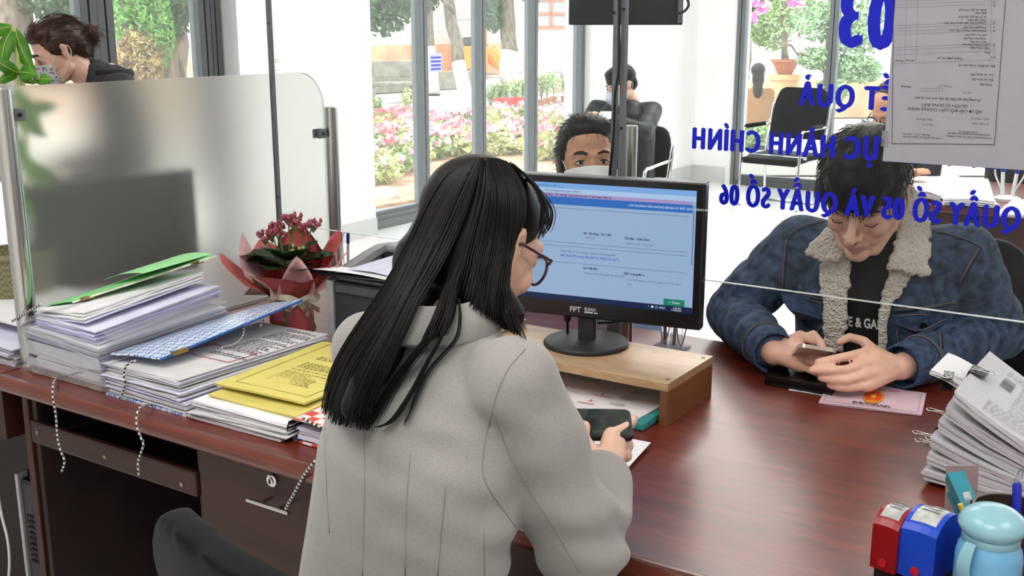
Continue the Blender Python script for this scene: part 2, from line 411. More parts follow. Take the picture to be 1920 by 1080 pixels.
def leaves(bm, c, r, n, s, rn, flat=.6, shell=0):
    c = Vector(c); r = (r, r, r) if not isinstance(r, (tuple, list)) else r
    for _ in range(n):
        d = Vector((rn.gauss(0, 1), rn.gauss(0, 1), rn.gauss(0, 1))).normalized()*(rn.uniform(shell, 1)**.4)
        p = c + Vector((d.x*r[0], d.y*r[1], d.z*r[2])); a = Vector((rn.gauss(0, 1), rn.gauss(0, 1), rn.gauss(0, 1))).normalized(); e = a.orthogonal().normalized()
        q = s*rn.uniform(.6, 1.4); f = q*flat*.5
        bm.faces.new([bm.verts.new(p + v) for v in (-a*q*.5, e*f, a*q*.5, -e*f)])
def tree(label, base, top, r0, r1, limed=0, crowns=(), branches=(), mat_l=None, nleaf=1500, ls=.12, cat='tree', bark=None):
    base = Vector(base); top = Vector(top)
    t = thing('tree', label, cat, base, group='trees in the garden')
    n = 9; pts = [base.lerp(top, i/(n-1)) + Vector((rnd.uniform(-1, 1), rnd.uniform(-1, 1), 0))*r0*.25*(0 < i < n-1) for i in range(n)]
    rs = [r0*(1.25 if i == 0 else 1)*(1-i/(n-1)) + r1*i/(n-1) for i in range(n)]
    b = BM(); tube(b, pts, rs, 12); tr = obj('trunk', b, bark or M_bark, t, True, True)
    if limed:
        k = max(2, int(n*limed)+1); b = BM(); tube(b, pts[:k], [q*1.04 for q in rs[:k]], 12); obj('painted_base', b, M_limed, t, True, True)
    for a, c, r in branches:
        a = Vector(a); c = Vector(c); mid = a.lerp(c, .5)+Vector((0, 0, .1)); b = BM(); tube(b, [a, mid, c], [r, r*.8, r*.5], 7); obj('branch', b, M_bark, t, True, True)
    for c, r in crowns:
        b = BM(); leaves(b, c, r, nleaf, ls, rnd, .45); f = obj('foliage', b, mat_l or M_leafd, t, False, True); f['kind'] = 'stuff'
    return t
def at(x, y, t): return PD(x, y, t)
# trees seen through the middle window
p = G(879, 226); tt = (p-CAM).dot(FWD)
tree('leaning grey tree trunk with whitewashed foot at the edge of the road', p, at(832, -60, tt*1.02), .13, .1, .36, [(at(740, -40, tt), (.9, .9, .45))], [(at(853, 25, tt), at(800, -10, tt), .04)], nleaf=900)
p = G(957, 152); tt = (p-CAM).dot(FWD)
tree('thick upright tree trunk with whitewashed foot behind the potted shrubs', p, at(945, -70, tt), .26, .22, .26, [(at(925, 15, tt), (.5, .5, .75)), (at(1000, -30, tt), (1.4, 1, .5))], nleaf=1200, ls=.16)
p = G(1073, 172); tt = (p-CAM).dot(FWD)
tree('slim pale tree trunk just left of the hanging black screen', p, at(1068, -60, tt), .13, .12, .2, bark=mat('pale_bark', '#98958f', .95, var=.3, scale=12, bump=.5, bscale=25, bdist=.02))
p = G(812, 178); tt = (p-CAM).dot(FWD)
tree('dark tree trunk half behind the second grey mullion', p, at(795, -60, tt), .14, .12, .34, [(at(760, -25, tt), (1.2, .8, .75)), (at(715, 5, tt), (.8, .8, .8))], nleaf=1500, ls=.16)
# trees seen through the left window
p = G(262, 250); tt = 11.0; base = Vector(at(262, 300, tt)); base.z = ZG
tree('stout trunk overgrown with green and dry ferns outside the left window', base, at(252, -60, tt), .17, .2, 0, nleaf=0)
leafy = BM(); leaves(leafy, at(262, 20, 10.9), (.3, .3, .45), 2200, .07, rnd, .35); leaves(leafy, at(285, 60, 10.9), (.2, .25, .4), 900, .06, rnd, .35)
tag(obj('fern_cluster', leafy, mat('fern_green', '#6c9a4f', .8, var=.4, scale=9)), 'green ferns clinging high on the stout trunk outside the left window', 'fern', kind='stuff')
leafy = BM(); leaves(leafy, at(262, 115, 10.85), (.21, .22, .33), 1600, .07, rnd, .3, .6)
tag(obj('dry_fern_cluster', leafy, mat('dry_fern_brown', '#a08a62', .85, var=.5, scale=9)), 'dry brown fern leaves on the lower part of the stout trunk', 'fern', kind='stuff')
base = Vector(at(330, 300, 12.5)); base.z = ZG
tree('dark trunk right of the fern-covered tree outside the left window', base, at(318, -60, 12.5), .15, .17, 0, [(at(365, -5, 13), (.55, .5, .4)), (at(310, 15, 12.2), (.28, .3, .4))], [(at(335, 45, 12.5), at(385, 52, 13), .05)], nleaf=700, ls=.1)
base = Vector(at(-5, 300, 12)); base.z = ZG
tree('grey trunk at the far left behind the house plant', base, at(25, -60, 12), .2, .24, 0, [(at(110, -5, 12), (.75, .5, .26)), (at(145, 25, 12.3), (.3, .4, .22))], [(at(20, 55, 12), at(110, 15, 12.2), .035)], nleaf=1500, ls=.08)
# retaining wall, coping, picket fence
def vwall(name, a, c, z0, z1, th, label, cat, m, kind=None, n=None):
    a = Vector(a); c = Vector(c); d = (c-a).normalized(); nn = Vector((-d.y, d.x, 0))
    b = BM(); vs = [a, c, c+nn*th, a+nn*th]; lo = [b.verts.new((v.x, v.y, z0)) for v in vs]; hi = [b.verts.new((v.x, v.y, z1)) for v in vs]
    bridge(b, lo, hi); b.faces.new(lo[::-1]); b.faces.new(hi); o = obj(name, b, m); tag(o, label, cat); return o
A = G(540, 155); B = G(945, 138); zt = (lambda q: q.z)(PD(745, 78, (PZ(745, 147, ZG)-CAM).dot(FWD)))
vwall('retaining_wall', A, B, ZG, zt-.1, .5, 'ochre stained retaining wall across the road', 'wall', M_ochre)
cp = vwall('wall_coping', A, B, zt-.1, zt+.22, .6, 'white coping on top of the ochre retaining wall', 'coping', M_cream)
A2 = Vector(at(-150, 250, 19)); A2.z = ZG; B2 = Vector(at(470, 250, 19)); B2.z = ZG
vwall('retaining_wall', A2, B2, ZG, PD(300, 100, 19).z-.12, .4, 'pale orange retaining wall behind the trees of the left window', 'wall', M_ochre)
vwall('wall_coping', A2, B2, PD(300, 100, 19).z-.12, PD(300, 93, 19).z+.05, .5, 'white coping behind the trees of the left window', 'coping', M_cream)
def fence(A, B, z0, h, n, label):
    A = Vector(A); B = Vector(B); t = thing('picket_fence', label, 'fence', (A.x, A.y, z0), group='white fences beyond the road')
    b = BM(); box(b, ((B-A)/2).to_2d().to_3d()+Vector((0, 0, h*.12)), ((B-A).length, .05, .06), math.atan2(B.y-A.y, B.x-A.x)); obj('rail', b, M_cream, t)
    b = BM(); box(b, ((B-A)/2).to_2d().to_3d()+Vector((0, 0, h*.9)), ((B-A).length, .05, .06), math.atan2(B.y-A.y, B.x-A.x)); obj('rail', b, M_cream, t)
    b = BM(); box(b, (0, 0, h/2), (.075, .05, h)); me = obj('picket', b, M_cream, t).data
    for i in range(1, n):
        q = (B-A)*(i/(n-1)); o = bpy.data.objects.new('picket', me); COL.objects.link(o); o.parent = t; o.location = (q.x, q.y, 0)
nn_ = Vector((-(B-A).y, (B-A).x, 0)).normalized()*.4
fence(A+nn_, B+nn_, zt+.2, 1.6, 90, 'white picket fence above the ochre retaining wall')
fence(A2+Vector((0, .3, 0)), B2+Vector((0, .3, 0)), PD(300, 93, 19).z+.05, 1.2, 70, 'white picket fence behind the trees of the left window')
# pale buildings beyond
d0 = 42
def facade(px0, px1, d, label, name='building', ytop=-80, m=None, depth=6):
    a = PD(px0, 100, d); c = PD(px1, 100, d); a.z = ZG; c.z = ZG; u_ = (c-a).normalized(); n_ = Vector((-u_.y, u_.x, 0))
    t = thing(name, label, 'building', a, math.atan2(u_.y, u_.x)); w = (c-a).length; h = PD(px0, ytop, d).z-ZG
    b = BM(); bx(b, 0, w, 0, depth, 0, h); obj('wall', b, m or M_cream, t); return t, w, h
t, w, h = facade(960, 1150, 40, 'white rendered building with a red-framed window beyond the trees')
M_redfr = mat('red_window_frame', '#d07a62', .7, var=.1); M_wgl = mat('grey_window_glass', '#b9bcc4', .1, var=.1, scale=2)
I = mw(t).inverted()
q0 = I @ PD(1003, 51, 40); q1 = I @ PD(1062, -25, 40)
fr = BM()
for x in np.linspace(q0.x, q1.x, 3): bx(fr, x-.05, x+.05, -.1, .02, q0.z, q1.z)
for z in np.linspace(q0.z, q1.z, 4): bx(fr, q0.x-.05, q1.x+.05, -.1, .02, z-.05, z+.05)
wo = obj('window', fr, M_redfr, t); b = BM(); bx(b, q0.x, q1.x, -.03, .01, q0.z, q1.z); obj('pane', b, M_wgl, wo)
t, w, h = facade(640, 955, 44, 'pale grey building behind the picket fence', ytop=-120, m=mat('pale_grey_render', '#b3b1b1', .9, var=.06, scale=1))
I = mw(t).inverted()
for xa_, xb_ in ((742, 768), (880, 905)):
    q0 = I @ PD(xa_, 60, 44); q1 = I @ PD(xb_, -60, 44); b = BM(); bx(b, q0.x, q1.x, -.15, .0, q0.z, q1.z); obj('pilaster', b, mat('grey_render', '#b7b5b8', .9, var=.1, scale=2), t)
t, w, h = facade(-300, 470, 30, 'white building far behind the left window trees', ytop=-120)
# orange excavator
M_org = mat('orange_machine_paint', '#f0913a', .5, var=.1, scale=3)
p = G(893, 146); tt = (p-CAM).dot(FWD)
t = thing('excavator', 'orange excavator parked behind the leaning tree', 'excavator', p, YAW)
k = tt/F
b = BM(); bx(b, -30*k, 22*k, 0, 1.6, 8*k, 58*k); obj('body', b, M_org, t, bevel=.04)
b = BM(); bx(b, -4*k, 22*k, .02, 1.4, 58*k, 62*k)
for x in (-2*k, 20*k): bx(b, x-1.6*k, x+1.6*k, .02, .1, 58*k, 100*k)
bx(b, -6*k, 24*k, 0, 1.5, 98*k, 103*k); obj('cab_frame', b, M_org, t)
b = BM(); bx(b, -26*k, -8*k, .3, .9, 56*k, 74*k); obj('seat', b, mat('dark_grey_vinyl', '#4a4b4e', .6), t, bevel=.05)
b = BM(); tube(b, [(22*k, .3, 50*k), (40*k, .3, 30*k), (52*k, .3, 18*k)], [.28, .24, .2], 8); obj('boom', b, M_org, t)
for x in (-16*k, 10*k):
    b = BM(); tube(b, [(x, -.06, 8*k), (x, .3, 8*k)], 9*k, 14); obj('wheel', b, mat('black_rubber', '#2b2b2b', .8), t, True, auto=40)
b = BM(); bx(b, -44*k, 40*k, -.1, 1.4, 104*k, 108*k); obj('canopy_roof', b, mat('grey_tarpaulin', '#9b9c9f', .8), t)
# stone bench
p = G(738, 194)
t = thing('stone_bench', 'pale stone bench standing beside the road', 'bench', p, YAW+.35)
b = BM(); bx(b, -.75, .75, -.2, .2, .38, .46); obj('seat', b, M_stone, t, bevel=.02)
b = BM(); bx(b, -.75, .75, .2, .26, .55, .9); obj('backrest', b, M_stone, t, bevel=.02)
for x in (-.5, .5):
    b = BM(); bx(b, x-.07, x+.07, -.17, .26, 0, .56); obj('support', b, M_stone, t, bevel=.02)
b = BM()
a = G(640, 175); c = G(905, 160)
vwall('kerb', G(600, 182), G(905, 163), ZG, ZG+.45, .3, 'low pale stone kerb wall behind the road', 'kerb', M_stone)
# potted shrubs
def pot_plant(px, py, wpx, hpx, label, mL=None, pot=M_terra, n=260, group='potted shrubs along the flower bed'):
    p = G(px, py); tt = (p-CAM).dot(FWD); k = tt/F; r = wpx*k/2; hp = wpx*k*.8
    t = thing('potted_shrub', label, 'potted plant', p, rnd.random()*6, group)
    b = BM(); lathe(b, [(r*.7, 0), (r*.95, hp*.85), (r*1.08, hp*.86), (r*1.08, hp), (r*.9, hp), (r*.85, hp*.9)], 14); obj('pot', b, pot, t, True, auto=30)
    b = BM(); H = hpx*k
    for i in range(5):
        a = rnd.random()*6.28; tube(b, [(0, 0, hp*.8), (math.cos(a)*r*.5, math.sin(a)*r*.5, hp+H*.5), (math.cos(a)*r*1.2, math.sin(a)*r*1.2, hp+H*.9)], .008, 4)
    obj('stems', b, M_bark, t)
    b = BM(); leaves(b, (0, 0, hp+H*.58), (r*1.5, r*1.5, H*.45), n, .07, rnd, .35); o = obj('foliage', b, mL or M_leafm, t); o['kind'] = 'stuff'
row = [(921, 216), (935, 214), (947, 212), (966, 207), (981, 204), (1015, 199), (1026, 196), (1038, 193), (1058, 192), (1071, 190)]
words_o = ['first', 'second', 'third', 'fourth', 'fifth', 'sixth', 'seventh', 'eighth', 'ninth', 'tenth']
for (x, y), o_ in zip(row, words_o): pot_plant(x, y, 15, 46, 'green shrub in a brown pot, %s from the left in the row outside' % o_, n=240)
pot_plant(765, 240, 18, 62, 'slim shrub in a tan pot by the road beside the left mullion', mL=M_leafl, n=200, pot=mat('tan_pot', '#b58a5e', .85))
pot_plant(709, 244, 14, 55, 'small loose shrub in a dark pot close to the white pillar', n=240, pot=mat('dark_pot', '#6d6a66', .85))
# azalea bushes
def bush(px, py, r, label, mp=M_pink, nf=40):
    p = G(px, py); t = thing('azalea_bush', label, 'flowering bush', p, rnd.random()*6, 'azalea bushes in the flower bed')
    b = BM(); leaves(b, (0, 0, r*.55), (r, r, r*.6), 520, .09, rnd, .5); o = obj('foliage', b, rnd.choice([M_leafm, M_leafl, M_leafl]), t); o['kind'] = 'stuff'
    b = BM()
    for _ in range(nf//2):
        a = rnd.random()*6.28; e = rnd.uniform(.1, 1.2); d = Vector((math.cos(a)*math.cos(e), math.sin(a)*math.cos(e), math.sin(e)*.65+.1))
        leaves(b, d*r*rnd.uniform(.9, 1.08)+Vector((0, 0, r*.45)), .05, 6, .075, rnd, .8)
    o = obj('blossoms', b, mp, t); o['kind'] = 'stuff'
bp = [(715, 300), (745, 285), (775, 278), (730, 262), (765, 258), (815, 262), (845, 268), (870, 258), (835, 290), (868, 292), (800, 300), (930, 258), (955, 245), (985, 250), (935, 290), (975, 285), (1022, 262), (1045, 255), (1020, 300), (1055, 290), (700, 345), (720, 330), (760, 320), (1070, 270)]
nums = ['at the white pillar foot', 'left of the second mullion', 'touching the second mullion', 'below the small loose shrub', 'below the slim potted shrub', 'right of the second mullion', 'in the middle of the second pane', 'below the leaning trunk', 'low in the second pane', 'low beside the third mullion', 'close to the dark hair', 'right of the third mullion', 'in front of the red crate', 'left of the fourth mullion', 'low right of the third mullion', 'low left of the fourth mullion', 'right of the fourth mullion', 'below the agave', 'low in the fourth pane', 'low beside the last mullion', 'nearest the window by the pillar', 'near the window left', 'near the window centre left', 'beside the last mullion']
for i, ((x, y), w_) in enumerate(zip(bp, nums)): bush(x, y, .31+.1*rnd.random(), 'pink flowering azalea bush '+w_, M_pink if i % 3 else M_red, 46 if i < 20 else 20)
p = G(966, 226); b = BM(); lathe(b, [(.2, 0), (.26, .3), (.24, .3), (.19, .05)], 4); o = obj('red_crate', b, mat('red_plastic', '#e23b3f', .5, var=.05)); o.location = p; o.rotation_euler = (0, 0, .5); o.scale = (1.5, 1.5, 1.3); tag(o, 'bright red plastic crate among the azaleas', 'crate')
p = G(1037, 238); t = thing('agave', 'grey-green spiky agave in the flower bed', 'agave', p)
for i in range(16):
    a = i*2.4; e = .3+.05*i; d = Vector((math.cos(a)*math.cos(e), math.sin(a)*math.cos(e), math.sin(e))); b = BM(); tube(b, [(0, 0, 0), d*.22, d*.42], [.03, .04, .003], 5, flat=.3); obj('leaf', b, mat('agave_green', '#8fa58a', .6, var=.1), t)
p = G(1003, 172); b = BM(); ell(b, (0, 0, 0), (.9, .8, .5)); o = obj('soil_mound', remesh(b, .08, 2), mat('orange_soil', '#c9ab92', .95, var=.3, scale=4, bump=.5, bscale=8)); o.location = p
displace(o.data, lambda c, n: .12*vnoise(c, 4, 3)); tag(o, 'mound of orange soil behind the thick tree', 'soil mound')
p = G(722, 372); b = BM(); ell(b, (0, 0, .03), (.16, .1, .09)); o = obj('white_rock', remesh(b, .02, 2), M_cream); o.location = p; tag(o, 'white rock beside the foot of the window', 'rock')
# right garden: bowl on pedestal, bonsai, woman, hedge
dR = 17.0
base = PD(1462, 300, dR); base.z = ZG
t = thing('stone_pedestal', 'weathered round stone pedestal under the terracotta bowl', 'pedestal', base)
zp = PD(1462, 138, dR).z - ZG; k = dR/F
b = BM(); lathe(b, [(27*k, 0), (27*k, zp*.9), (30*k, zp*.92), (30*k, zp)], 20); obj('column', b, mat('tan_stone', '#c9a27a', .9, var=.25, scale=5, bump=.4, bscale=12), t, True, auto=30)
t = thing('planter_bowl', 'wide terracotta bowl on the stone pedestal outside the far window', 'planter', (base.x, base.y, ZG+zp)); hb = 27*k
b = BM(); lathe(b, [(13*k, 0), (24*k, hb*.85), (27*k, hb*.86), (27*k, hb), (23*k, hb), (20*k, hb*.8)], 24); obj('bowl', b, M_terra, t, True, auto=30)
base2 = Vector((base.x, base.y, ZG+zp+hb*.8))
tree('airy tree with pink blossoms growing from the terracotta bowl', base2, PD(1470, -40, dR), .05, .03, 0, [(PD(1450, 45, dR), (.33, .4, .42)), (PD(1490, 5, dR), (.55, .5, .35)), (PD(1425, 65, dR), (.12, .2, .15))], [(PD(1466, 85, dR), PD(1500, 110, dR), .02)], M_leafm, 700, .09)
b = BM()
for x, y in ((1412, 3), (1430, 12), (1500, 10), (1485, 2), (1498, 45), (1414, 32)): leaves(b, PD(x, y, dR-.7), .09, 22, .1, rnd, .8)
tag(obj('pink_blossoms', b, mat('magenta_petals', '#f28ad8', .7, var=.1)), 'pink blossoms at the tips of the airy tree', 'blossoms', kind='stuff')
base3 = PD(1545, 320, 15.5); base3.z = ZG
tree('spreading conifer with loose grey-green pads outside the far window', base3, PD(1560, -40, 15.5), .07, .04, 0, [(PD(1540, 40, 15.5), (.5, .4, .3)), (PD(1535, 110, 15.5), (.3, .3, .16)), (PD(1600, 70, 15.5), (.4, .4, .35)), (PD(1610, 130, 15.5), (.35, .3, .2)), (PD(1560, 170, 15.5), (.22, .2, .2)), (PD(1650, 20, 15.5), (.5, .4, .4))], [(PD(1550, 140, 15.5), PD(1490, 98, 15.5), .025), (PD(1553, 140, 15.5), PD(1520, 128, 15.5), .02), (PD(1556, 100, 15.5), PD(1610, 70, 15.5), .02)], mat('grey_green_needles', '#87a078', .8, var=.35, scale=4), 620, .09)
base4 = PD(1388, 330, 24); base4.z = ZG
tree('dark hedge tree far behind the woman in the tan jacket', base4, PD(1405, -20, 24), .12, .08, 0, [(PD(1420, 15, 24), (.6, .5, .6))], (), M_leafd, 900, .15)
t, w, h = facade(1360, 2100, 34, 'pale building far behind the garden of the far window', ytop=-150)
vwall('garden_wall', PD(1380, 230, 20), PD(1900, 215, 20), ZG, PD(1600, 150, 20).z, .3, 'low orange tinted garden wall behind the conifer', 'wall', M_ochre)
a = PD(1370, 290, 12.2); c = PD(2000, 330, 12.2)
vwall('ledge', a, c, ZG, PD(1500, 288, 12.2).z, .35, 'white ledge just outside the far window', 'ledge', M_cream)
for i, (x, y) in enumerate(((1405, 255), (1425, 250))):
    b = BM(); leaves(b, PD(x, y, 12.3), (.1, .1, .13), 160, .07, rnd, .6); tag(obj('ledge_plant', b, M_leafm), ['small leafy plant on the ledge left of the black chair', 'leafy plant on the ledge touching the back of the black chair'][i], 'plant', kind='stuff')
# ================================================================== counter desk
ZD = .76; YF = 1.30; YB = 2.405
def wood(name, dark, light, rough=.28, coat=.3, sc=(1.2, 14, 14), bump=.03, fine=260):
    if name in MATS: return MATS[name]
    m = bpy.data.materials.new(name); m.use_nodes = True; nt = m.node_tree; N = nt.nodes; L = nt.links; b = N['Principled BSDF']
    tc = N.new('ShaderNodeTexCoord'); mp = N.new('ShaderNodeMapping'); mp.inputs['Scale'].default_value = sc; L.new(tc.outputs['Object'], mp.inputs[0])
    n1 = N.new('ShaderNodeTexNoise'); n1.inputs['Scale'].default_value = 2.2; n1.inputs['Detail'].default_value = 6; n1.inputs['Distortion'].default_value = .6; L.new(mp.outputs[0], n1.inputs['Vector'])
    mp2 = N.new('ShaderNodeMapping'); mp2.inputs['Scale'].default_value = (sc[0]*6, sc[1]*6, sc[2]*6); L.new(tc.outputs['Object'], mp2.inputs[0])
    n2 = N.new('ShaderNodeTexNoise'); n2.inputs['Scale'].default_value = fine/60; n2.inputs['Detail'].default_value = 4; L.new(mp2.outputs[0], n2.inputs['Vector'])
    mx = N.new('ShaderNodeMix'); mx.data_type = 'FLOAT'; mx.inputs[0].default_value = .45; L.new(n1.outputs[0], mx.inputs[2]); L.new(n2.outputs[0], mx.inputs[3])
    r = N.new('ShaderNodeValToRGB'); r.color_ramp.elements[0].position = .36; r.color_ramp.elements[1].position = .64
    r.color_ramp.elements[0].color = (*lin(dark), 1); r.color_ramp.elements[1].color = (*lin(light), 1); L.new(mx.outputs[0], r.inputs[0]); L.new(r.outputs[0], b.inputs['Base Color'])
    b.inputs['Roughness'].default_value = rough; b.inputs['Coat Weight'].default_value = coat; b.inputs['Coat Roughness'].default_value = .24
    bn = N.new('ShaderNodeBump'); bn.inputs['Strength'].default_value = bump; bn.inputs['Distance'].default_value = .002; L.new(n2.outputs[0], bn.inputs['Height']); L.new(bn.outputs[0], b.inputs['Normal'])
    MATS[name] = m; return m
M_mah = wood('red_mahogany_top', '#4c180e', '#7a2d1c', .36, .42)
M_mahv = wood('red_mahogany_panel', '#2c110b', '#401c13', .5, .0, sc=(14, 14, 1.2))
M_mahh = wood('red_mahogany_rail_shaded', '#28100a', '#3a1a11', .5, .0)  # same mahogany, darkened for the shade on fronts turned from the windows
M_edge = mat('worn_lacquer_edge', '#74382a', .25, var=.25, scale=12, stretch=(.4, 6, 6), base2='#57281d', coat=.4)
M_dark = mat('shaded_brown_laminate', '#21130f', .6, var=.2, scale=10)  # brown laminate darkened to carry the shade under the desks
M_chrome = mat('chrome', '#d6d6d6', .12, metal=1, var=.03)
M_screw = mat('zinc_screw', '#a39b86', .35, metal=.9, var=.05)
XL = -2.19
desk = thing('counter_desk', 'long reddish-brown wooden counter desk with keyboard tray and drawer', 'desk', (-.2, 1.85, 0))
b = BM(); bx(b, XL+.003, 2.2, YF, YB, ZD-.03, ZD); obj('desk_top', b, M_mah, desk, world=True, bevel=.003)
# rounded front edge
b = BM(); n = 10; prev = None
pr = [(YF+.012, ZD-.0005)] + [(YF-.004-.016*math.sin(a), ZD-.018+.018*math.cos(a)) for a in np.linspace(0, math.pi, n)] + [(YF+.012, ZD-.036)]
for x in (XL+.003, 2.2):
    rg = [b.verts.new((x, y, z)) for y, z in pr]
    if prev: bridge(b, prev, rg)
    b.faces.new(rg); prev = rg
obj('edge_moulding', b, M_edge, desk, True, True, auto=50)
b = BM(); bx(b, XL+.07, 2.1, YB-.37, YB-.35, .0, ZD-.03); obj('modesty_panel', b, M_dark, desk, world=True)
def panel_x(x, y0, y1, z0, z1, th=.02, m=None, name='side_panel'):
    b = BM(); bx(b, x-th/2, x+th/2, y0, y1, z0, z1); return obj(name, b, m or M_mahv, desk, world=True, bevel=.002)
panel_x(XL+.03, YF+.03, YB-.06, 0, ZD-.03); panel_x(XL+.056, YF+.035, YB-.1, 0, ZD-.03, .016, M_dark); panel_x(-1.605, YF+.04, YB-.1, .45, ZD-.03, .018, M_dark); panel_x(-.72, YF+.04, YB-.1, 0, ZD-.03); panel_x(.9, YF+.04, YB-.1, 0, ZD-.03)
# keyboard tray
b = BM(); bx(b, XL+.04, -1.61, YF+.03, YF+.045, .598, .652); tr = obj('keyboard_tray', b, M_mahh, desk, world=True, bevel=.006)
b = BM(); bx(b, XL+.08, -1.62, YF+.045, YF+.42, .598, .612); obj('tray_board', b, M_dark, tr, world=False).data.transform(mw(desk).inverted())
for px_, py_ in ((69, 811), (196, 857), (340, 909)):
    p = PY(px_, py_, YF+.028); b = BM(); tube(b, [(p.x, YF+.031, p.z), (p.x, YF+.0275, p.z)], [.005, .0045], 12); o = obj('screw', b, M_screw, tr, True, auto=30); o.data.transform(mw(desk).inverted())
# drawer
b = BM(); bx(b, -1.597, -.73, YF+.03, YF+.048, .455, ZD-.034); dr = obj('drawer', b, M_mahh, desk, world=True, bevel=.002)
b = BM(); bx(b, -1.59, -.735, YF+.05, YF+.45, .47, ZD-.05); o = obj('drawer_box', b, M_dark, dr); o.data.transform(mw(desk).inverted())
p = PY(512, 900, YF+.03)
b = BM(); tube(b, [(p.x, YF+.032, p.z), (p.x, YF+.025, p.z), (p.x, YF+.0235, p.z)], [.0125, .0125, .0105], 20); tube(b, [(p.x, YF+.025, p.z), (p.x, YF+.021, p.z)], [.008, .0075], 16)
o = obj('lock', b, M_chrome, dr, True, auto=30); o.data.transform(mw(desk).inverted())
b = BM(); box(b, (p.x, YF+.0205, p.z), (.0022, .002, .009)); o = obj('keyhole', b, M_gasket, dr); o.data.transform(mw(desk).inverted())
a = PY(462, 938, YF-.005); c = PY(540, 964, YF-.005)
b = BM(); tube(b, [(a.x, YF-.003, a.z), (c.x, YF-.003, a.z)], .0042, 10)
for x in (a.x+.03, c.x-.028): tube(b, [(x, YF-.003, a.z), (x, YF+.032, a.z)], .0035, 8)
o = obj('handle', b, M_chrome, dr, True, auto=40); o.data.transform(mw(desk).inverted())
# neighbouring desk at the left
d2 = thing('neighbour_desk', 'neighbouring reddish-brown desk cut off at the left edge', 'desk', (-2.9, 1.85, 0))
b = BM(); bx(b, -3.8, XL-.003, YF+.005, YB, ZD-.03, ZD); obj('desk_top', b, M_mah, d2, world=True, bevel=.003)
b = BM(); prev = None
for x in (-3.8, XL-.003):
    rg = [b.verts.new((x, y+.005, z)) for y, z in pr]
    if prev: bridge(b, prev, rg)
    b.faces.new(rg); prev = rg
obj('edge_moulding', b, M_edge, d2, True, True, auto=50)
b = BM(); bx(b, -2.9, XL-.075, YF+.03, YF+.05, .585, ZD-.034); obj('drawer', b, M_mahh, d2, world=True, bevel=.002)
b = BM(); bx(b, XL-.075, XL-.055, YF+.03, YF+.6, .585, ZD-.034); obj('drawer_side', b, M_mahv, d2, world=True)
b = BM(); bx(b, XL-.03, XL-.012, YF+.06, YB-.06, 0, ZD-.03); obj('side_panel', b, M_mahv, d2, world=True)
b = BM(); bx(b, -3.7, XL-.03, YB-.06, YB-.04, 0, ZD-.03); obj('modesty_panel', b, M_dark, d2, world=True)
b = BM(); bx(b, -2.95, XL-.24, YF+.2, YB-.1, 0, .585); obj('shade_block', b, M_dark, d2, world=True)  # dark block added to stand for the shade under this desk
b = BM(); bx(b, XL-.24, XL-.03, YB-.5, YB-.48, 0, .7); obj('shade_panel', b, M_dark, d2, world=True)  # dark sheet added behind the tower, closing the same shade
# PC tower under the neighbouring desk
t = thing('computer_tower', 'black and silver computer tower standing under the neighbouring desk', 'computer', (-2.315, 1.62, 0), 0)
M_pcb = mat('black_gloss_plastic', '#121316', .3, var=.1); M_sil = mat('silver_plastic', '#b9bbbf', .35, metal=.5, var=.05)
zt_ = .43
b = BM(); bx(b, -.085, .085, -.16, .2, 0, zt_); obj('case', b, M_pcb, t, bevel=.006)
b = BM(); bx(b, -.075, .075, -.185, -.16, .01, zt_-.01); fp = obj('front_bezel', b, M_pcb, t, bevel=.012)
for x in (-.08, .08):
    b = BM(); bx(b, x-.006, x+.006, -.19, -.16, .0, zt_); obj('silver_trim', b, M_sil, t, bevel=.003)
for i in range(9):
    b = BM(); bx(b, -.055, .03, -.1885, -.184, .2+i*.015, .207+i*.015); obj('vent_slat', b, M_gasket, fp)
b = BM(); box(b, (.03, -.187, .12), (.022, .005, .03)); obj('badge', b, M_sil, fp)
# white cable at the far left
p0 = [PY(x, y, 1.36) for x, y in ((-10, 880), (2, 960), (14, 1010), (18, 1060), (12, 1120), (5, 1200))]
b = BM(); tube(b, spline(p0, 6), .0035, 8); tag(obj('white_cable', b, mat('white_cable_sheath', '#d8d8d8', .4, var=.03), smooth=True), 'white cable hanging in front of the neighbouring desk', 'cable')
# ================================================================== frosted partition with posts
M_frost = None
def frosted():
    m = bpy.data.materials.new('frosted_glass'); m.use_nodes = True; N = m.node_tree.nodes; L = m.node_tree.links; N.remove(N['Principled BSDF'])
    tc = N.new('ShaderNodeTexCoord'); nz = N.new('ShaderNodeTexNoise'); nz.inputs['Scale'].default_value = 350; L.new(tc.outputs['Object'], nz.inputs[0])
    bn = N.new('ShaderNodeBump'); bn.inputs['Strength'].default_value = .15; bn.inputs['Distance'].default_value = .0005; L.new(nz.outputs[0], bn.inputs['Height'])
    rf = N.new('ShaderNodeBsdfRefraction'); rf.inputs['IOR'].default_value = 1.06; rf.inputs['Roughness'].default_value = .56; rf.inputs[0].default_value = (.98, .99, .98, 1); L.new(bn.outputs[0], rf.inputs['Normal'])
    df = N.new('ShaderNodeBsdfDiffuse'); df.inputs[0].default_value = (.93, .94, .93, 1)
    tl = N.new('ShaderNodeBsdfTranslucent'); tl.inputs[0].default_value = (.97, .98, .97, 1)
    a = N.new('ShaderNodeMixShader'); a.inputs[0].default_value = .55; L.new(df.outputs[0], a.inputs[1]); L.new(tl.outputs[0], a.inputs[2])
    k = N.new('ShaderNodeMixShader'); k.inputs[0].default_value = .16; L.new(rf.outputs[0], k.inputs[1]); L.new(a.outputs[0], k.inputs[2])
    L.new(k.outputs[0], N['Material Output'].inputs[0]); return m
M_frost = frosted()
M_gedge = mat('green_glass_edge', '#bfe0d6', .1, var=.05, emit=None)
XG = -2.195
y0 = PX(22, 163, XG).y; y1 = PX(608, 250, XG).y; ztop = 1.376; zb = ZD+.004
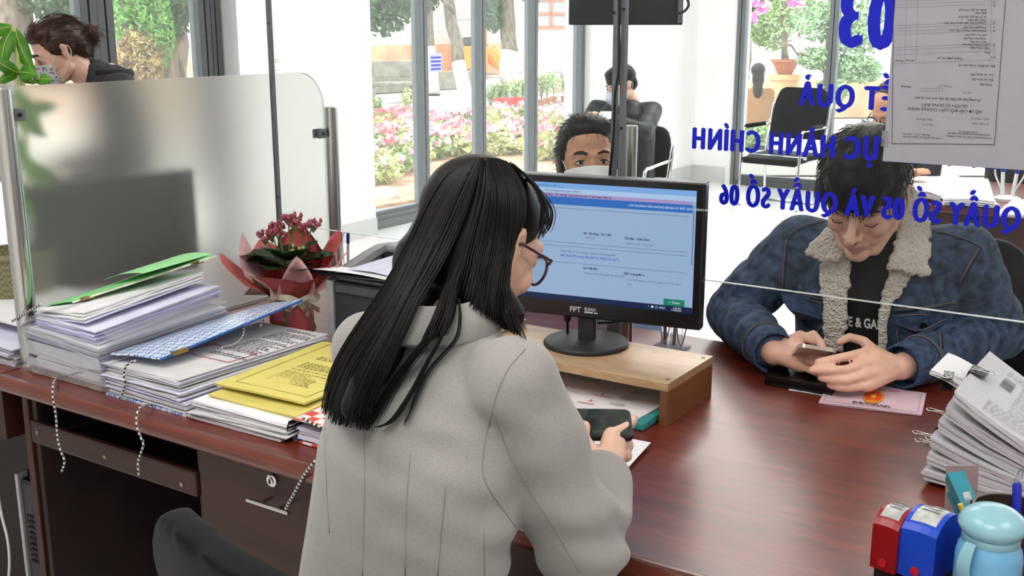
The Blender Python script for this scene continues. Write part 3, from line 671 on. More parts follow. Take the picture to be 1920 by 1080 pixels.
prt = thing('frosted_partition', 'frosted glass partition panel with one rounded top corner between the two desks', 'partition', (XG, (y0+y1)/2, ZD))
out = [(y0, zb), (y1, zb), (y1, ztop-.1)] + [(y1-.1+.1*math.cos(a), ztop-.1+.1*math.sin(a)) for a in np.linspace(0, math.pi/2, 8)][1:] + [(y0, ztop)]
Mx = Matrix(((0, 0, 1, XG-.005), (1, 0, 0, 0), (0, 1, 0, 0), (0, 0, 0, 1)))
b = BM(); prism(b, out, .01, Mx); obj('glass_sheet', b, M_frost, prt, world=True)
b = BM(); bx(b, XG-.006, XG+.006, y0-.004, y0-.0005, zb, ztop); obj('polished_edge', b, M_gedge, prt, world=True)
def clamp(y, z):
    b = BM(); bx(b, XG+.006, XG+.014, y-.016, y+.016, z-.013, z+.013); bx(b, XG-.014, XG-.006, y-.016, y+.016, z-.013, z+.013); c_ = obj('clamp', b, M_alu, prt, world=True, bevel=.002)
    b = BM(); tube(b, [(XG+.013, y, z), (XG+.0175, y, z)], .0048, 12); o = obj('screw', b, M_gasket, c_, True, auto=30); o.data.transform(mw(prt).inverted())
clamp(PX(29, 215, XG).y, PX(29, 215, XG).z); clamp(PX(601, 250, XG).y-.004, PX(601, 250, XG).z)
b = BM(); bx(b, XG-.008, XG+.008, y0, y1, ZD, ZD+.004); obj('foot_strip', b, M_steel, prt, world=True)
def post(x, y, z0, z1, r, label):
    t = thing('steel_post', label, 'post', (x, y, z0), group='steel posts of the partitions')
    b = BM(); lathe(b, [(r, 0), (r, z1-z0-.002), (r*.9, z1-z0)], 28); obj('tube', b, M_steel, t, True, auto=30)
    b = BM(); lathe(b, [(r*1.6, 0), (r*1.6, .006), (r*1.05, .012)], 28); obj('flange', b, M_steel, t, True, auto=30)
post(XG+.006, y0-.028, ZD, ztop-.003, .02, 'brushed steel post at the staff end of the frosted partition')
q = PX(617, 300, XG)
post(XG+.006, y1+.024, ZD, PX(617, 200, XG).z, .0195, 'brushed steel post at the customer end of the frosted partition')
# ================================================================== clear glass screen over the counter
YG = 2.163; ZGB = .966
M_clear = thin_mat('clear_counter_glass', '#fbfdfc', .022, haze=.010)
M_blue = mat('blue_vinyl', '#1a22c8', .35, var=.03, scale=5, spec=.3)
gs = thing('glass_screen', 'clear glass counter screen with blue vinyl lettering facing the customers', 'glass screen', (-.2, YG, ZGB))
xs_ = PY(514, 200, YG).x; xm = PY(1162, 150, YG).x
for x0_, x1_ in ((xs_, xm-.004), (xm+.004, 1.2)):
    b = BM(); bx(b, x0_, x1_, YG-.003, YG+.003, ZGB, 2.2); obj('glass_sheet', b, M_clear, gs, world=True)
    b = BM(); bx(b, x0_, x1_, YG-.0032, YG+.0032, ZGB-.0012, ZGB+.0006); obj('polished_edge', b, mat('bright_glass_edge', '#eef6f4', .15, var=.02), gs, world=True)
def strip_v(x, w, y, name='channel', m=M_alu, z0=ZD, z1=2.3, d=.012):
    b = BM(); bx(b, x-w/2, x+w/2, y-d/2, y+d/2, z0, z1); return obj(name, b, m, gs, world=True, bevel=.001)
strip_v(xs_, .011, YG-.002, z0=ZGB-.1, z1=2.3)
xk = PY(1154, 150, YG-.02).x; xr = PY(1169, 150, YG-.02).x
c1 = strip_v(xk, .011, YG-.02, z0=ZD+.01); c2_ = strip_v(xr, .0125, YG-.02, z0=ZD+.01)
for (px_, py_, par) in ((1151, 24, c1), (1170, 17, c2_), (1165, 240, c2_)):
    p = PY(px_, py_, YG-.027); b = BM(); tube(b, [(p.x, YG-.0255, p.z), (p.x, YG-.0285, p.z)], .0028, 10); o = obj('screw', b, M_gasket, par, True); o.data.transform(mw(gs).inverted())
for px_, py_ in ((503, 44), (521, 370)):
    p = PY(px_, py_, YG-.009); b = BM(); tube(b, [(p.x, YG-.007, p.z), (p.x, YG-.0105, p.z)], .0022, 10); obj('screw', b, M_gasket, gs, True, True)
post(PY(1183, 280, YG+.05).x, YG+.05, ZD, PY(1183, 235, YG+.05).z, .0145, 'brushed steel post beside the black cable behind the monitor')
# letters: each one stands mirrored as seen from the staff side
CAPH = (lambda me: (getco(me)[:, 1].max(), bpy.data.meshes.remove(me))[0])(text_mesh('H', 1))
def bold(ch, size, sx, d, depth=.0004, mirror=False):
    """heavy letter: copies shifted sideways and merged into one mesh"""
    lst = []; src = text_mesh(ch, size, 0, sx, mirror=mirror); q = 0
    for k in np.linspace(-1, 1, 5):
        for v in ((0,) if abs(k) > .1 else (-1, 0, 1)):
            q += 1; lst.append((src.copy(), Matrix.Translation((k*d, v*d*.45, q*.00006))))
    bpy.data.meshes.remove(src)
    b = join_meshes(lst); me = bpy.data.meshes.new('letter'); b.to_mesh(me); b.free(); return me
def letters(s, px_right, px_left, py_base_r, py_base_l, cap, wt, kg=.87):
    """first character starts at px_right (reads right to left from here)"""
    A = PY(px_right, py_base_r, YG-.0036); B = PY(px_left, py_base_l, YG-.0036)
    def wid_(st):
        me = text_mesh(st, 1); v = getco(me)[:, 0].max(); bpy.data.meshes.remove(me); return v
    wid = wid_(s); size = cap/CAPH; sx = (A.x-B.x)/(wid*size); dot = wid_('.')
    for i, ch in enumerate(s):
        if ch == ' ': continue
        x = wid_(s[:i]+'.')-dot if i else 0
        if A.x-x*size*sx > .3: continue
        nxt = wid_(s[:i+1]+'.')-dot; cell = (nxt-x)*size*sx
        me = bold(ch, size, sx*kg, wt, mirror=True)
        me.transform(Matrix(((1, 0, 0, 0), (0, 0, -1, 0), (0, 1, 0, 0), (0, 0, 0, 1))))
        me.transform(Matrix.Translation((A.x-x*size*sx-cell*(1-kg)/2, YG-.0036, A.z + (B.z-A.z)*(x/wid))))
        obj('letter', me, M_blue, gs, world=True)
letters('SỐ 03', 1868, 1573, 104, 82, .107, .0074, .78)
letters('TRẢ KẾT QUẢ', 1832, 1497, 218, 196, .043, .0032, .85)
letters('GIẢI QUYẾT THỦ TỤC HÀNH CHÍNH', 2120, 1298, 333, 278, .0435, .0032, .85)
letters('QUẦY SỐ 05 VÀ QUẦY SỐ 06', 1914, 1349, 432, 382, .0415, .0032, .85)
# taped form
def on_glass(px_, py_, y=YG-.0055): return PY(px_, py_, y)
a = on_glass(1655, 302); c = on_glass(1990, 312); tl_ = on_glass(1662, -120)
M_paper = mat('white_office_paper', '#efeff2', .75, var=.03, scale=14, bump=.03, bscale=30)
M_trpaper = mat('backlit_paper', '#acacb4', .8, var=.02, scale=14, trans=0)  # white sheet greyed in its colour because it hangs against the light
fm = thing('taped_form', 'printed form sheet taped upside down to the glass screen', 'paper form', ((a.x+c.x)/2, YG-.0055, a.z))
wF = c.x-a.x; hF = tl_.z-a.z
Mf = Matrix(((1, 0, 0, a.x), (0, 0, 1, YG-.0054), (0, 1, 0, a.z), (0, 0, 0, 1)))   # sheet plane: x right, y up
b = BM(); sheetgrid(b, wF, hF, .0005, lambda u, v: -.0006*math.sin(u*5)-.0004, 8, 8, Mf, (wF/2, hF/2, 0)); obj('sheet', b, M_trpaper, fm, world=True)
M_ink = mat('black_ink', '#2a2a30', .8, var=.05); M_ink2 = mat('grey_ink', '#74747c', .8, var=.05)
def G2(px_, py_): p = on_glass(px_, py_); return (p.x-a.x, p.z-a.z)
b = BM()
def ln(p, q_, w=.0008):
    p = Vector((*p, 0)); q_ = Vector((*q_, 0)); d = (q_-p).normalized(); n_ = Vector((-d.y, d.x, 0))*w/2
    b.faces.new([b.verts.new(Mf @ (v+Vector((0, 0, -.0016)))) for v in (p-n_, q_-n_, q_+n_, p+n_)])
fr_ = [G2(1673, 269), G2(1865, 271), G2(1890, -60), G2(1676, -60)]
ln(fr_[0], fr_[1], .0011); ln(fr_[1], fr_[2], .0009); ln(fr_[0], fr_[3], .0009)
obj('frame_line', b, M_ink, fm, world=True)
b = BM()
for py_ in (118, 101, 92, 87, 63, 57, 51, 46, 13, 7, 1):
    ln(G2(1677, py_+2), G2(1873-(py_*.06), py_-6), .0004)
for px_ in (1697, 1718, 1856): ln(G2(px_, 118), G2(px_+4, -20), .0004)
obj('table_rule', b, M_ink2, fm, world=True)
def ftext(s, px_, py_, size, m=M_ink, off=0, sx=1):
    """upside-down line: (px,py) is the right end of the line, reading leftwards"""
    me = text_mesh(s, size, off, sx); me.transform(Mf @ Matrix.Translation((*G2(px_, py_), -.0017)) @ Matrix.Rotation(math.pi-.006, 4, 'Z')); obj('print_line', me, m, fm, world=True)
ftext('VĂN PHÒNG ĐĂNG KÝ ĐẤT ĐAI TỈNH LÂM ĐỒNG', 1861, 258, .0042, sx=.82); ftext('CHI NHÁNH VĂN PHÒNG ĐĂNG KÝ ĐẤT ĐAI', 1857, 252, .0042, sx=.85); ftext('THÀNH PHỐ ĐÀ LẠT', 1834, 247, .0042, sx=.85)
ftext('CỘNG HÒA XÃ HỘI CHỦ NGHĨA VIỆT NAM', 1765, 258, .0042, sx=.82); ftext('Độc lập - Tự do - Hạnh phúc', 1744, 252, .0042)
ftext('Số biên nhận', 1855, 231, .0055, M_ink2); ftext('Mã GCN', 1750, 232, .0055, M_ink2); ftext('Ngày nhận HS', 1856, 222, .0055, M_ink2); ftext('Ngày đăng ký', 1750, 223, .0055, M_ink2)
ftext('HỒ SƠ CẤP ĐỔI GIẤY CHỨNG NHẬN', 1842, 207, .0072, sx=1.08); ftext('QUYỀN SỬ DỤNG ĐẤT', 1815, 197, .0072, sx=1.08)
ftext('(Trường hợp xác định lại diện tích, kích thước)', 1840, 186, .0062, sx=.97)
ftext('Mã HS', 1822, 172, .0055, M_ink2); ftext('Thửa đất', 1861, 157, .0055); ftext('Tờ bản đồ', 1786, 160, .0055, M_ink2); ftext('Phường', 1708, 161, .0055)
ftext('Địa chỉ thửa đất', 1863, 148, .0055); ftext('Chủ sử dụng đất', 1864, 139, .0055); ftext('Địa chỉ (Điện thoại) liên hệ', 1866, 122, .0055)
ftext('STT', 1868, 105, .0055); ftext('Thành phần hồ sơ', 1806, 108, .006); ftext('Bản chính', 1714, 112, .005, sx=.7); ftext('Bản photo', 1694, 113, .005, sx=.7)
rows_ = [('Đơn', 97), ('Giấy chứng nhận', 89), ('Giấy tờ pháp lý liên quan', 83), ('Hồ sơ đo đạc', 77), ('Thông báo công khai', 71), ('Kết thúc công khai', 64), ('Phiếu chuyển thông tin địa chính', 56), ('Thông báo nộp thuế', 50), ('Chứng từ thực hiện nghĩa vụ tài chính', 42), ('Phiếu thẩm định', 36), ('Sơ đồ đề nghị cấp GCN', 30), ('Biên nhận', 23), ('Phiếu bàn giao hồ sơ gốc', 17)]
for s_, py_ in rows_: ftext(s_, 1856-(py_ < 80)*6, py_, .0052, sx=.9)
for s_, py_ in (('1', 97), ('2', 89), ('3', 82), ('4', 56), ('5', 49), ('6', 42), ('7', 36), ('8', 9), ('9', 2)): ftext(s_, 1866, py_, .0052)
b = BM(); p0_ = G2(1727, 171); 
for i in range(8): ln((p0_[0]+i*.0055, p0_[1]), (p0_[0]+i*.0055, p0_[1]+.006), .0004)
ln(p0_, (p0_[0]+7*.0055, p0_[1]), .0004); ln((p0_[0], p0_[1]+.006), (p0_[0]+7*.0055, p0_[1]+.006), .0004); obj('code_boxes', b, M_ink2, fm, world=True)
b = BM(); box(b, on_glass(1659, 260, YG-.0075), (.012, .0004, .03)); obj('tape', b, thin_mat('sticky_tape', '#f4f4f0', .05, haze=.15), fm, world=True)
# hanging black screen with cable
ts = thing('hanging_screen', 'back of a black display hanging behind the glass at the top', 'display', (PD(1173, 0, 2.75).x, PD(1173, 0, 2.75).y, 2.2))
dS = 2.75; a = PD(1067, 47, dS); c = PD(1280, 47, dS)
u_ = (c-a).normalized(); u_.z = 0; u_.normalize(); nS = Vector((-u_.y, u_.x, 0))
Ms = Matrix(((u_.x, nS.x, 0, a.x), (u_.y, nS.y, 0, a.y), (0, 0, 1, a.z), (0, 0, 0, 1))); wS = (c-a).length
b = BM(); bx(b, 0, wS, 0, .035, 0, .22, Ms); obj('back_shell', b, mat('matt_black_metal', '#141517', .45, var=.1, scale=60), ts, world=True, bevel=.003)
b = BM(); bx(b, wS*.955, wS*.99, -.003, 0, .005, .12, Ms); obj('label_strip', b, mat('grey_sticker', '#77787a', .5, var=.1), ts, world=True)
b = BM(); tube(b, [Ms @ Vector((wS*.5, .02, .2)), Ms @ Vector((wS*.5, .02, .9))], .015, 12); obj('hanger', b, M_alu, ts, True, True)
cb = [PD(1262, 26, 2.72), PD(1280, 23, 2.70), PD(1291, 10, 2.70), PD(1286, -8, 2.70), PD(1270, -40, 2.70)]
b = BM(); tube(b, spline(cb, 6), .0035, 8); obj('cable', b, M_pcb, ts, True, True)
cb = [PY(x, y, YG-.035) for x, y in ((1160, -60), (1161, 60), (1160, 130), (1153, 180), (1150, 260), (1143, 330), (1140, 420), (1150, 520), (1160, 600))]
cb[-1] = PZ(1175, 612, ZD+.004)
b = BM(); tube(b, spline(cb, 6), .003, 8); tag(obj('black_cable', b, M_pcb, smooth=True), 'black cable running down beside the aluminium channels behind the monitor', 'cable')
# ================================================================== things on the desk
rn = random.Random(5)
M_pap = M_paper
M_pap2 = mat('lilac_tinted_paper', '#d9d9ee', .75, var=.05, scale=20)
M_pap3 = mat('greyish_old_paper', '#d2d1d3', .8, var=.06, scale=20)
M_plas = thin_mat('clear_plastic_pocket', '#f0f1f4', .05, .1, haze=.25, hazecol='#e4e4ea')
M_print = mat('printed_text', '#55555e', .8, var=.05)
M_cw = mat('white_cord', '#d9d9d6', .7, var=.05); M_cb = mat('black_cord', '#2b2b2d', .7, var=.05)
def sheaf(name, cs, t, n, parent, ms, jit=.003, bend=0, seed=0, nx=6, gap=.3):
    """stack of paper: cs = FL, FR, BR, BL corners of the TOP surface (world); t thick; n visible layers"""
    r = random.Random(seed*13+n); ms = ms if isinstance(ms, (list, tuple)) else [ms]
    cs = [Vector(c) for c in cs]; b = BM(); mi = []
    for k in range(n):
        z1 = -t*k/n; z0 = -t*(k+1-gap)/n; j = [Vector((r.uniform(-jit, jit), r.uniform(-jit, jit), 0)) for _ in range(4)]
        g = [[None]*(nx+1) for _ in range(2*(nx+1))]
        top = []; bot = []
        for i in range(nx+1):
            rt_ = []; rb_ = []
            for q in range(nx+1):
                u, v = i/nx, q/nx
                p = (cs[0]+j[0])*(1-u)*(1-v) + (cs[1]+j[1])*u*(1-v) + (cs[2]+j[2])*u*v + (cs[3]+j[3])*(1-u)*v
                w = bend*4*u*(1-u) + r.uniform(-1, 1)*t/n*.25
                rt_.append(b.verts.new(p+Vector((0, 0, z1+w)))); rb_.append(b.verts.new(p+Vector((0, 0, z0+w))))
            top.append(rt_); bot.append(rb_)
        m_ = r.randrange(len(ms)) if k else 0
        def F(*v): f = b.faces.new(v); f.material_index = m_
        for i in range(nx):
            for q in range(nx):
                F(top[i][q], top[i+1][q], top[i+1][q+1], top[i][q+1]); F(bot[i][q+1], bot[i+1][q+1], bot[i+1][q], bot[i][q])
            F(bot[i][0], bot[i+1][0], top[i+1][0], top[i][0]); F(top[i][nx], top[i+1][nx], bot[i+1][nx], bot[i][nx])
            F(top[0][i], top[0][i+1], bot[0][i+1], bot[0][i]); F(bot[nx][i], bot[nx][i+1], top[nx][i+1], top[nx][i])
    return obj(name, b, list(ms), parent, world=True)
def surf_frame(cs, dz=.0012):
    """unit square -> bilinear surface of the sheaf top"""
    cs = [Vector(c) for c in cs]
    def f(u, v, h=0): return cs[0]*(1-u)*(1-v)+cs[1]*u*(1-v)+cs[2]*u*v+cs[3]*(1-u)*v+Vector((0, 0, dz+h))
    return f
def print_on(cs, parent, rows, seed, m=None, u0=.1, u1=.9, v0=.08, v1=.92, swap=False, dens=.8, name='printed_lines', hh=.42):
    r = random.Random(seed); f = surf_frame(cs); b = BM()
    for i in range(rows):
        v = v0+(v1-v0)*(i+.5)/rows; dv = (v1-v0)/rows*hh/2; u = u0; e = u1-(u1-u0)*.4*r.random()*(r.random() < .4)
        if r.random() > dens: continue
        while u < e:
            w = r.uniform(.015, .06)
            q = [(u, v-dv), (u+w, v-dv), (u+w, v+dv), (u, v+dv)]
            if swap: q = [(y, x) for x, y in q]
            b.faces.new([b.verts.new(f(*p)) for p in q]); u += w+.014
    o = obj(name, b, m or M_print, parent, world=True); o['kind'] = 'stuff'; return o
def cord(pts, r=.0026, parent=None, name='cord', label=None, cat=None, n=7):
    P = spline(pts, 10); L = [0]
    b = BM()
    # resample
    out = [P[0]]; step = .0052; acc = 0
    for a_, c_ in zip(P[:-1], P[1:]):
        d = (c_-a_).length; s_ = step-acc
        while s_ <= d: out.append(a_.lerp(c_, s_/d)); s_ += step
        acc = d-(s_-step)
    tube(b, out, r, 6); b.faces.ensure_lookup_table()
    for i, f in enumerate(b.faces):
        if i < (len(out)-1)*6: f.material_index = ((i//6)+((i % 6)//3)) % 2
    o = obj(name, b, [M_cw, M_cb], parent, True, bool(parent))
    if label: tag(o, label, cat)
    return o
V3 = lambda *a: Vector(a)
# ---- green covered file -------------------------------------------------
gf = thing('document_file', 'fat document file with a green cover bulging with papers in plastic pockets', 'document file', (-2.04, 1.5, ZD), group='bulging files on the desk')
XA = -2.162
b = BM(); prism(b, [(XA, 1.343), (-1.885, 1.343), (-1.885, 1.7), (XA, 1.7)], .0035, Matrix.Translation((0, 0, ZD+.0005))); obj('base_board', b, mat('grey_board', '#c9c4ae', .8, var=.15, scale=30, kind='checker', base2='#8f8463'), gf, world=True)
def block(name, x0, x1, y0, y1, zfl, zfr, zbr, zbl, t, n, ms, par, seed, jit=.003, bend=0, gap=.3):
    return sheaf(name, [(x0, y0, zfl), (x1, y0, zfr), (x1, y1, zbr), (x0, y1, zbl)], t, n, par, ms, jit, bend, seed, gap=gap)
block('paper_sheaf', -2.13, -1.895, 1.352, 1.69, .798, .795, .792, .795, .028, 5, [M_pap, M_pap2, M_pap3], gf, 1)
block('paper_sheaf', -2.13, -1.90, 1.347, 1.69, .832, .822, .835, .84, .024, 5, [M_pap2, M_pap], gf, 2)
block('paper_sheaf', -2.145, -1.90, 1.343, 1.69, .866, .852, .87, .87, .025, 5, [M_pap, M_pap2], gf, 3)
block('paper_sheaf', -2.11, -1.915, 1.35, 1.69, .892, .886, .915, .905, .03, 9, [M_pap2, M_pap, mat('violet_paper_edge', '#b9b6e0', .75, var=.1, scale=20)], gf, 4, .006)
block('paper_sheaf', -2.12, -1.955, 1.36, 1.68, .905, .918, .948, .92, .022, 4, [M_pap, M_pap2], gf, 5, .008)
for z0_, z1_ in ((.766, .80), (.806, .838), (.84, .872)):
    b = BM(); pts = [(-2.13, z1_), (-2.148, (z0_+z1_)/2+.004), (-2.14, z0_+.002), (-2.10, z0_), (-1.892, z0_-.003), (-1.888, (z0_+z1_)/2), (-1.894, z1_-.004)]
    prev = None
    for y in (1.338, 1.5, 1.69):
        rg = [b.verts.new((x, y, z)) for x, z in pts]
        if prev:
            for i in range(len(pts)-1): b.faces.new((prev[i], prev[i+1], rg[i+1], rg[i]))
        prev = rg
    for y in (1.338,):
        vs = [b.verts.new((x, y-.001, z)) for x, z in pts]; b.faces.new(vs)
    obj('plastic_pocket', b, M_plas, gf, True, True)
b = BM(); prev = None
for y in (1.335, 1.42, 1.55, 1.69):
    rg = [b.verts.new((x, y, z)) for x, z in ((-2.11, .768), (-2.14, .775), (-2.158, .80), (-2.163, .83), (-2.158, .86), (-2.13, .885), (-2.08, .905), (-2.03, .92))]
    if prev:
        for i in range(7): b.faces.new((prev[i], prev[i+1], rg[i+1], rg[i]))
    prev = rg
obj('plastic_spine', b, M_plas, gf, True, True)
for k, (dx, dz_) in enumerate(((0, 0), (.012, -.012))):
    b = BM(); prev = None
    for y, s_ in ((1.36, 0), (1.5, .005), (1.66, .016)):
        rg = [b.verts.new((x+dx, y, z+s_+dz_)) for x, z in ((-1.915, .885), (-1.895, .878), (-1.875, .875), (-1.858, .876+.006*k))]
        if prev:
            for i in range(3): b.faces.new((prev[i], prev[i+1], rg[i+1], rg[i]))
        prev = rg
    obj('pocket_flap', b, M_plas, gf, True, True)
cg = [V3(-2.14, 1.36, .893), PY(135, 568, 1.40), PY(405, 481, 1.70), PY(190, 527, 1.71)]
cg[3] = V3(-2.14, 1.70, .925)
M_green = mat('light_green_card', '#84cf84', .55, var=.1, scale=14)
sheaf('green_cover', [c+V3(0, 0, .004) for c in cg], .003, 1, gf, M_green, 0, .004, 7, 8)
b = BM()
for c0_, c1_ in ((cg[1], cg[2]),):
    tube(b, [c0_+V3(.002, 0, .001), c1_+V3(.002, 0, .001)], .0022, 6)
obj('cover_edge', b, mat('white_board_edge', '#e2dfcd', .7, var=.2, scale=60), gf, world=True)
for u in (.1, .86):
    p = cg[1].lerp(cg[2], u); b = BM(); box(b, p+V3(.001, 0, .001), (.008, .032, .006), .05); obj('metal_corner', b, mat('brass_clip', '#a08a52', .35, metal=.8), gf, world=True)
sheaf('green_flap', [PY(195, 524, 1.50), PY(270, 512, 1.52), PY(398, 476, 1.71), PY(330, 480, 1.72)], .001, 1, gf, mat('pale_green_card', '#9adb98', .55, var=.06), 0, .006, 8, 6)
cord([PY(x, y, 1.345) for x, y in ((78, 570), (60, 580), (40, 592), (22, 603))], .0026, gf, 'tie_cord')
cord([PY(108, 708, 1.338), PY(101, 716, 1.29), PY(99, 740, 1.272), PY(105, 780, 1.272), PY(108, 820, 1.272), PY(114, 845, 1.272), PY(121, 865, 1.272), PY(115, 886, 1.272)], .0024, gf, 'tie_cord')
# ---- blue houndstooth file ---------------------------------------------
bf = thing('document_file', 'open document file with a blue and white patterned cover lifted over its papers', 'document file', (-1.8, 1.55, ZD), group='bulging files on the desk')
def blue_pattern():
    m = bpy.data.materials.new('blue_houndstooth_card'); m.use_nodes = True; N = m.node_tree.nodes; L = m.node_tree.links; b = N['Principled BSDF']
    tc = N.new('ShaderNodeTexCoord'); mp = N.new('ShaderNodeMapping'); mp.inputs['Rotation'].default_value = (0, 0, .5); L.new(tc.outputs['Object'], mp.inputs[0])
    c1 = N.new('ShaderNodeTexChecker'); c1.inputs['Scale'].default_value = 75; L.new(mp.outputs[0], c1.inputs[0])
    wv = N.new('ShaderNodeTexWave'); wv.inputs['Scale'].default_value = 55; wv.bands_direction = 'DIAGONAL'; L.new(mp.outputs[0], wv.inputs[0])
    ad = N.new('ShaderNodeMath'); ad.operation = 'ADD'; L.new(c1.outputs['Fac'], ad.inputs[0]); L.new(wv.outputs['Fac'], ad.inputs[1])
    r = N.new('ShaderNodeValToRGB'); r.color_ramp.elements[0].position = .45; r.color_ramp.elements[1].position = .8; r.color_ramp.elements[0].color = (*lin('#2f6fc0'), 1); r.color_ramp.elements[1].color = (*lin('#dbe4f2'), 1)
    L.new(ad.outputs[0], r.inputs[0]); L.new(r.outputs[0], b.inputs['Base Color']); b.inputs['Roughness'].default_value = .35; b.inputs['Coat Weight'].default_value = .3; return m
M_hound = blue_pattern()
b = BM(); prism(b, [(-1.875, 1.335), (-1.63, 1.335), (-1.63, 1.70), (-1.875, 1.70)], .004, Matrix.Translation((0, 0, ZD+.0005))); obj('base_board', b, M_hound, bf, world=True)
block('paper_sheaf', -1.872, -1.635, 1.34, 1.72, .79, .787, .782, .785, .022, 6, [M_pap2, M_pap, M_pap3], bf, 11, .005)
block('paper_sheaf', -1.876, -1.65, 1.338, 1.74, .808, .808, .80, .80, .018, 5, [M_pap3, M_pap2, M_pap], bf, 12, .008)
top2 = [(-1.885, 1.345, .826), (-1.66, 1.345, .828), (-1.67, 1.78, .815), (-1.88, 1.78, .815)]
sheaf('paper_sheaf', top2, .016, 6, bf, [M_pap3, M_pap, M_pap2], .005, 0, 13)
print_on(top2, bf, 26, 3, u0=.52, u1=.97, v0=.4, v1=.97)
b = BM(); f_ = surf_frame(top2)
rr = [(.3, .33), (.95, .33), (.95, .52), (.3, .52)]
for (u0_, v0_), (u1_, v1_) in zip(rr, rr[1:]+rr[:1]): tube(b, [f_(u0_, v0_), f_(u1_, v1_)], .0008, 4)
obj('red_frame_print', b, mat('red_print', '#a8435a', .8), bf, world=True)
b = BM(); tube(b, [(-1.64, 1.335, .826), (-1.64, 1.5, .823)], .0, 4) if False else None
b = BM(); prev = None
for y in (1.332, 1.5, 1.70):
    rg = [b.verts.new((x, y, z)) for x, z in ((-1.80, .767), (-1.86, .768), (-1.884, .78), (-1.888, .80), (-1.88, .82), (-1.86, .83))]
    if prev:
        for i in range(5): b.faces.new((prev[i], prev[i+1], rg[i+1], rg[i]))
    prev = rg
obj('plastic_spine', b, M_plas, bf, True, True)
cb_ = [PY(196, 674, 1.375), PY(300, 676, 1.38), PY(566, 565, 1.80), V3(-1.885, 1.78, .850)]
cb_[0] = V3(-1.882, 1.36, .838); 
sheaf('patterned_cover', [c+V3(0, 0, .004) for c in cb_], .004, 1, bf, M_hound, 0, .002, 14, 8)
b = BM(); tube(b, [cb_[1]+V3(.001, 0, .002), cb_[2]+V3(.001, 0, .002)], .0028, 6); obj('cover_edge', b, mat('blue_card_edge', '#2c62b4', .5, var=.3, scale=90), bf, world=True)
p = cb_[1].lerp(cb_[2], .12); b = BM(); box(b, p+V3(.001, 0, .002), (.009, .04, .008), .0); obj('metal_corner', b, MATS['brass_clip'], bf, world=True)
cord([PY(458, 612, 1.62), PY(455, 630, 1.60), PY(440, 645, 1.56), PY(415, 652, 1.5)], .0022, bf, 'tie_cord')
cord([PY(497, 597, 1.68), PY(492, 604, 1.68), PY(488, 612, 1.67)], .0022, bf, 'tie_cord')
cord([PY(255, 675, 1.345), PY(238, 684, 1.332), PY(232, 700, 1.33), PY(234, 720, 1.33), PY(228, 740, 1.33), PY(220, 750, 1.32)], .0024, bf, 'tie_cord')
cord([PY(285, 758, 1.335), PY(262, 765, 1.285), PY(256, 790, 1.27), PY(262, 815, 1.27), PY(269, 832, 1.27), PY(264, 850, 1.27), PY(259, 868, 1.27), PY(261, 894, 1.27)], .0024, bf, 'tie_cord')
# ---- yellow folder stack ------------------------------------------------
yf = thing('folder_stack', 'flat stack of papers topped with two yellow printed folders', 'paper stack', (-1.5, 1.55, ZD))
M_yel = mat('yellow_card', '#dccf72', .6, var=.05, scale=10)
def rotq(cx, cy, w, d, a): return [V3(cx+math.cos(a)*x-math.sin(a)*y, cy+math.sin(a)*x+math.cos(a)*y, 0) for x, y in ((-w/2, -d/2), (w/2, -d/2), (w/2, d/2), (-w/2, d/2))]
def zset(cs, *z): return [V3(c.x, c.y, zz) for c, zz in zip(cs, z)]
q0 = [V3(-1.618, 1.335, 0), V3(-1.375, 1.347, 0), V3(-1.39, 1.68, 0), V3(-1.62, 1.68, 0)]
sheaf('paper_sheaf', zset(q0, .782, .782, .78, .78), .0215, 9, yf, [M_pap3, M_pap, M_pap3, M_pap2], .011, 0, 21)
sheaf('paper_sheaf', zset([c+V3(-.002, .006, 0) for c in q0], .797, .79, .795, .797), .013, 5, yf, [M_pap, M_pap3, M_pap], .005, 0, 22)
q1 = [V3(-1.605, 1.37, .803), V3(-1.385, 1.385, .796), V3(-1.40, 1.72, .800), V3(-1.615, 1.72, .803)]
sheaf('yellow_folder', q1, .004, 2, yf, [M_yel, M_yel], .002, -.002, 23)
q2 = [PY(403, 714, 1.40), PY(572, 757, 1.425), V3(-1.41, 1.76, .806), V3(-1.665, 1.76, .806)]
q2[0].z = .815; q2[1].z = .808
yt = sheaf('yellow_folder', q2, .005, 2, yf, [M_yel, M_pap3], .001, .001, 24)
print_on(q2, yf, 24, 5, u0=.3, u1=.72, v0=.2, v1=.75, swap=False, m=mat('olive_print', '#8f8440', .8), hh=.4)
b = BM(); f_ = surf_frame(q2)
rr = [(.13, .08), (.92, .08), (.92, .95), (.13, .95)]
for (u0_, v0_), (u1_, v1_) in zip(rr, rr[1:]+rr[:1]): tube(b, [f_(u0_, v0_), f_(u1_, v1_)], .0005, 4)
obj('frame_print', b, MATS['olive_print'], yf, world=True)
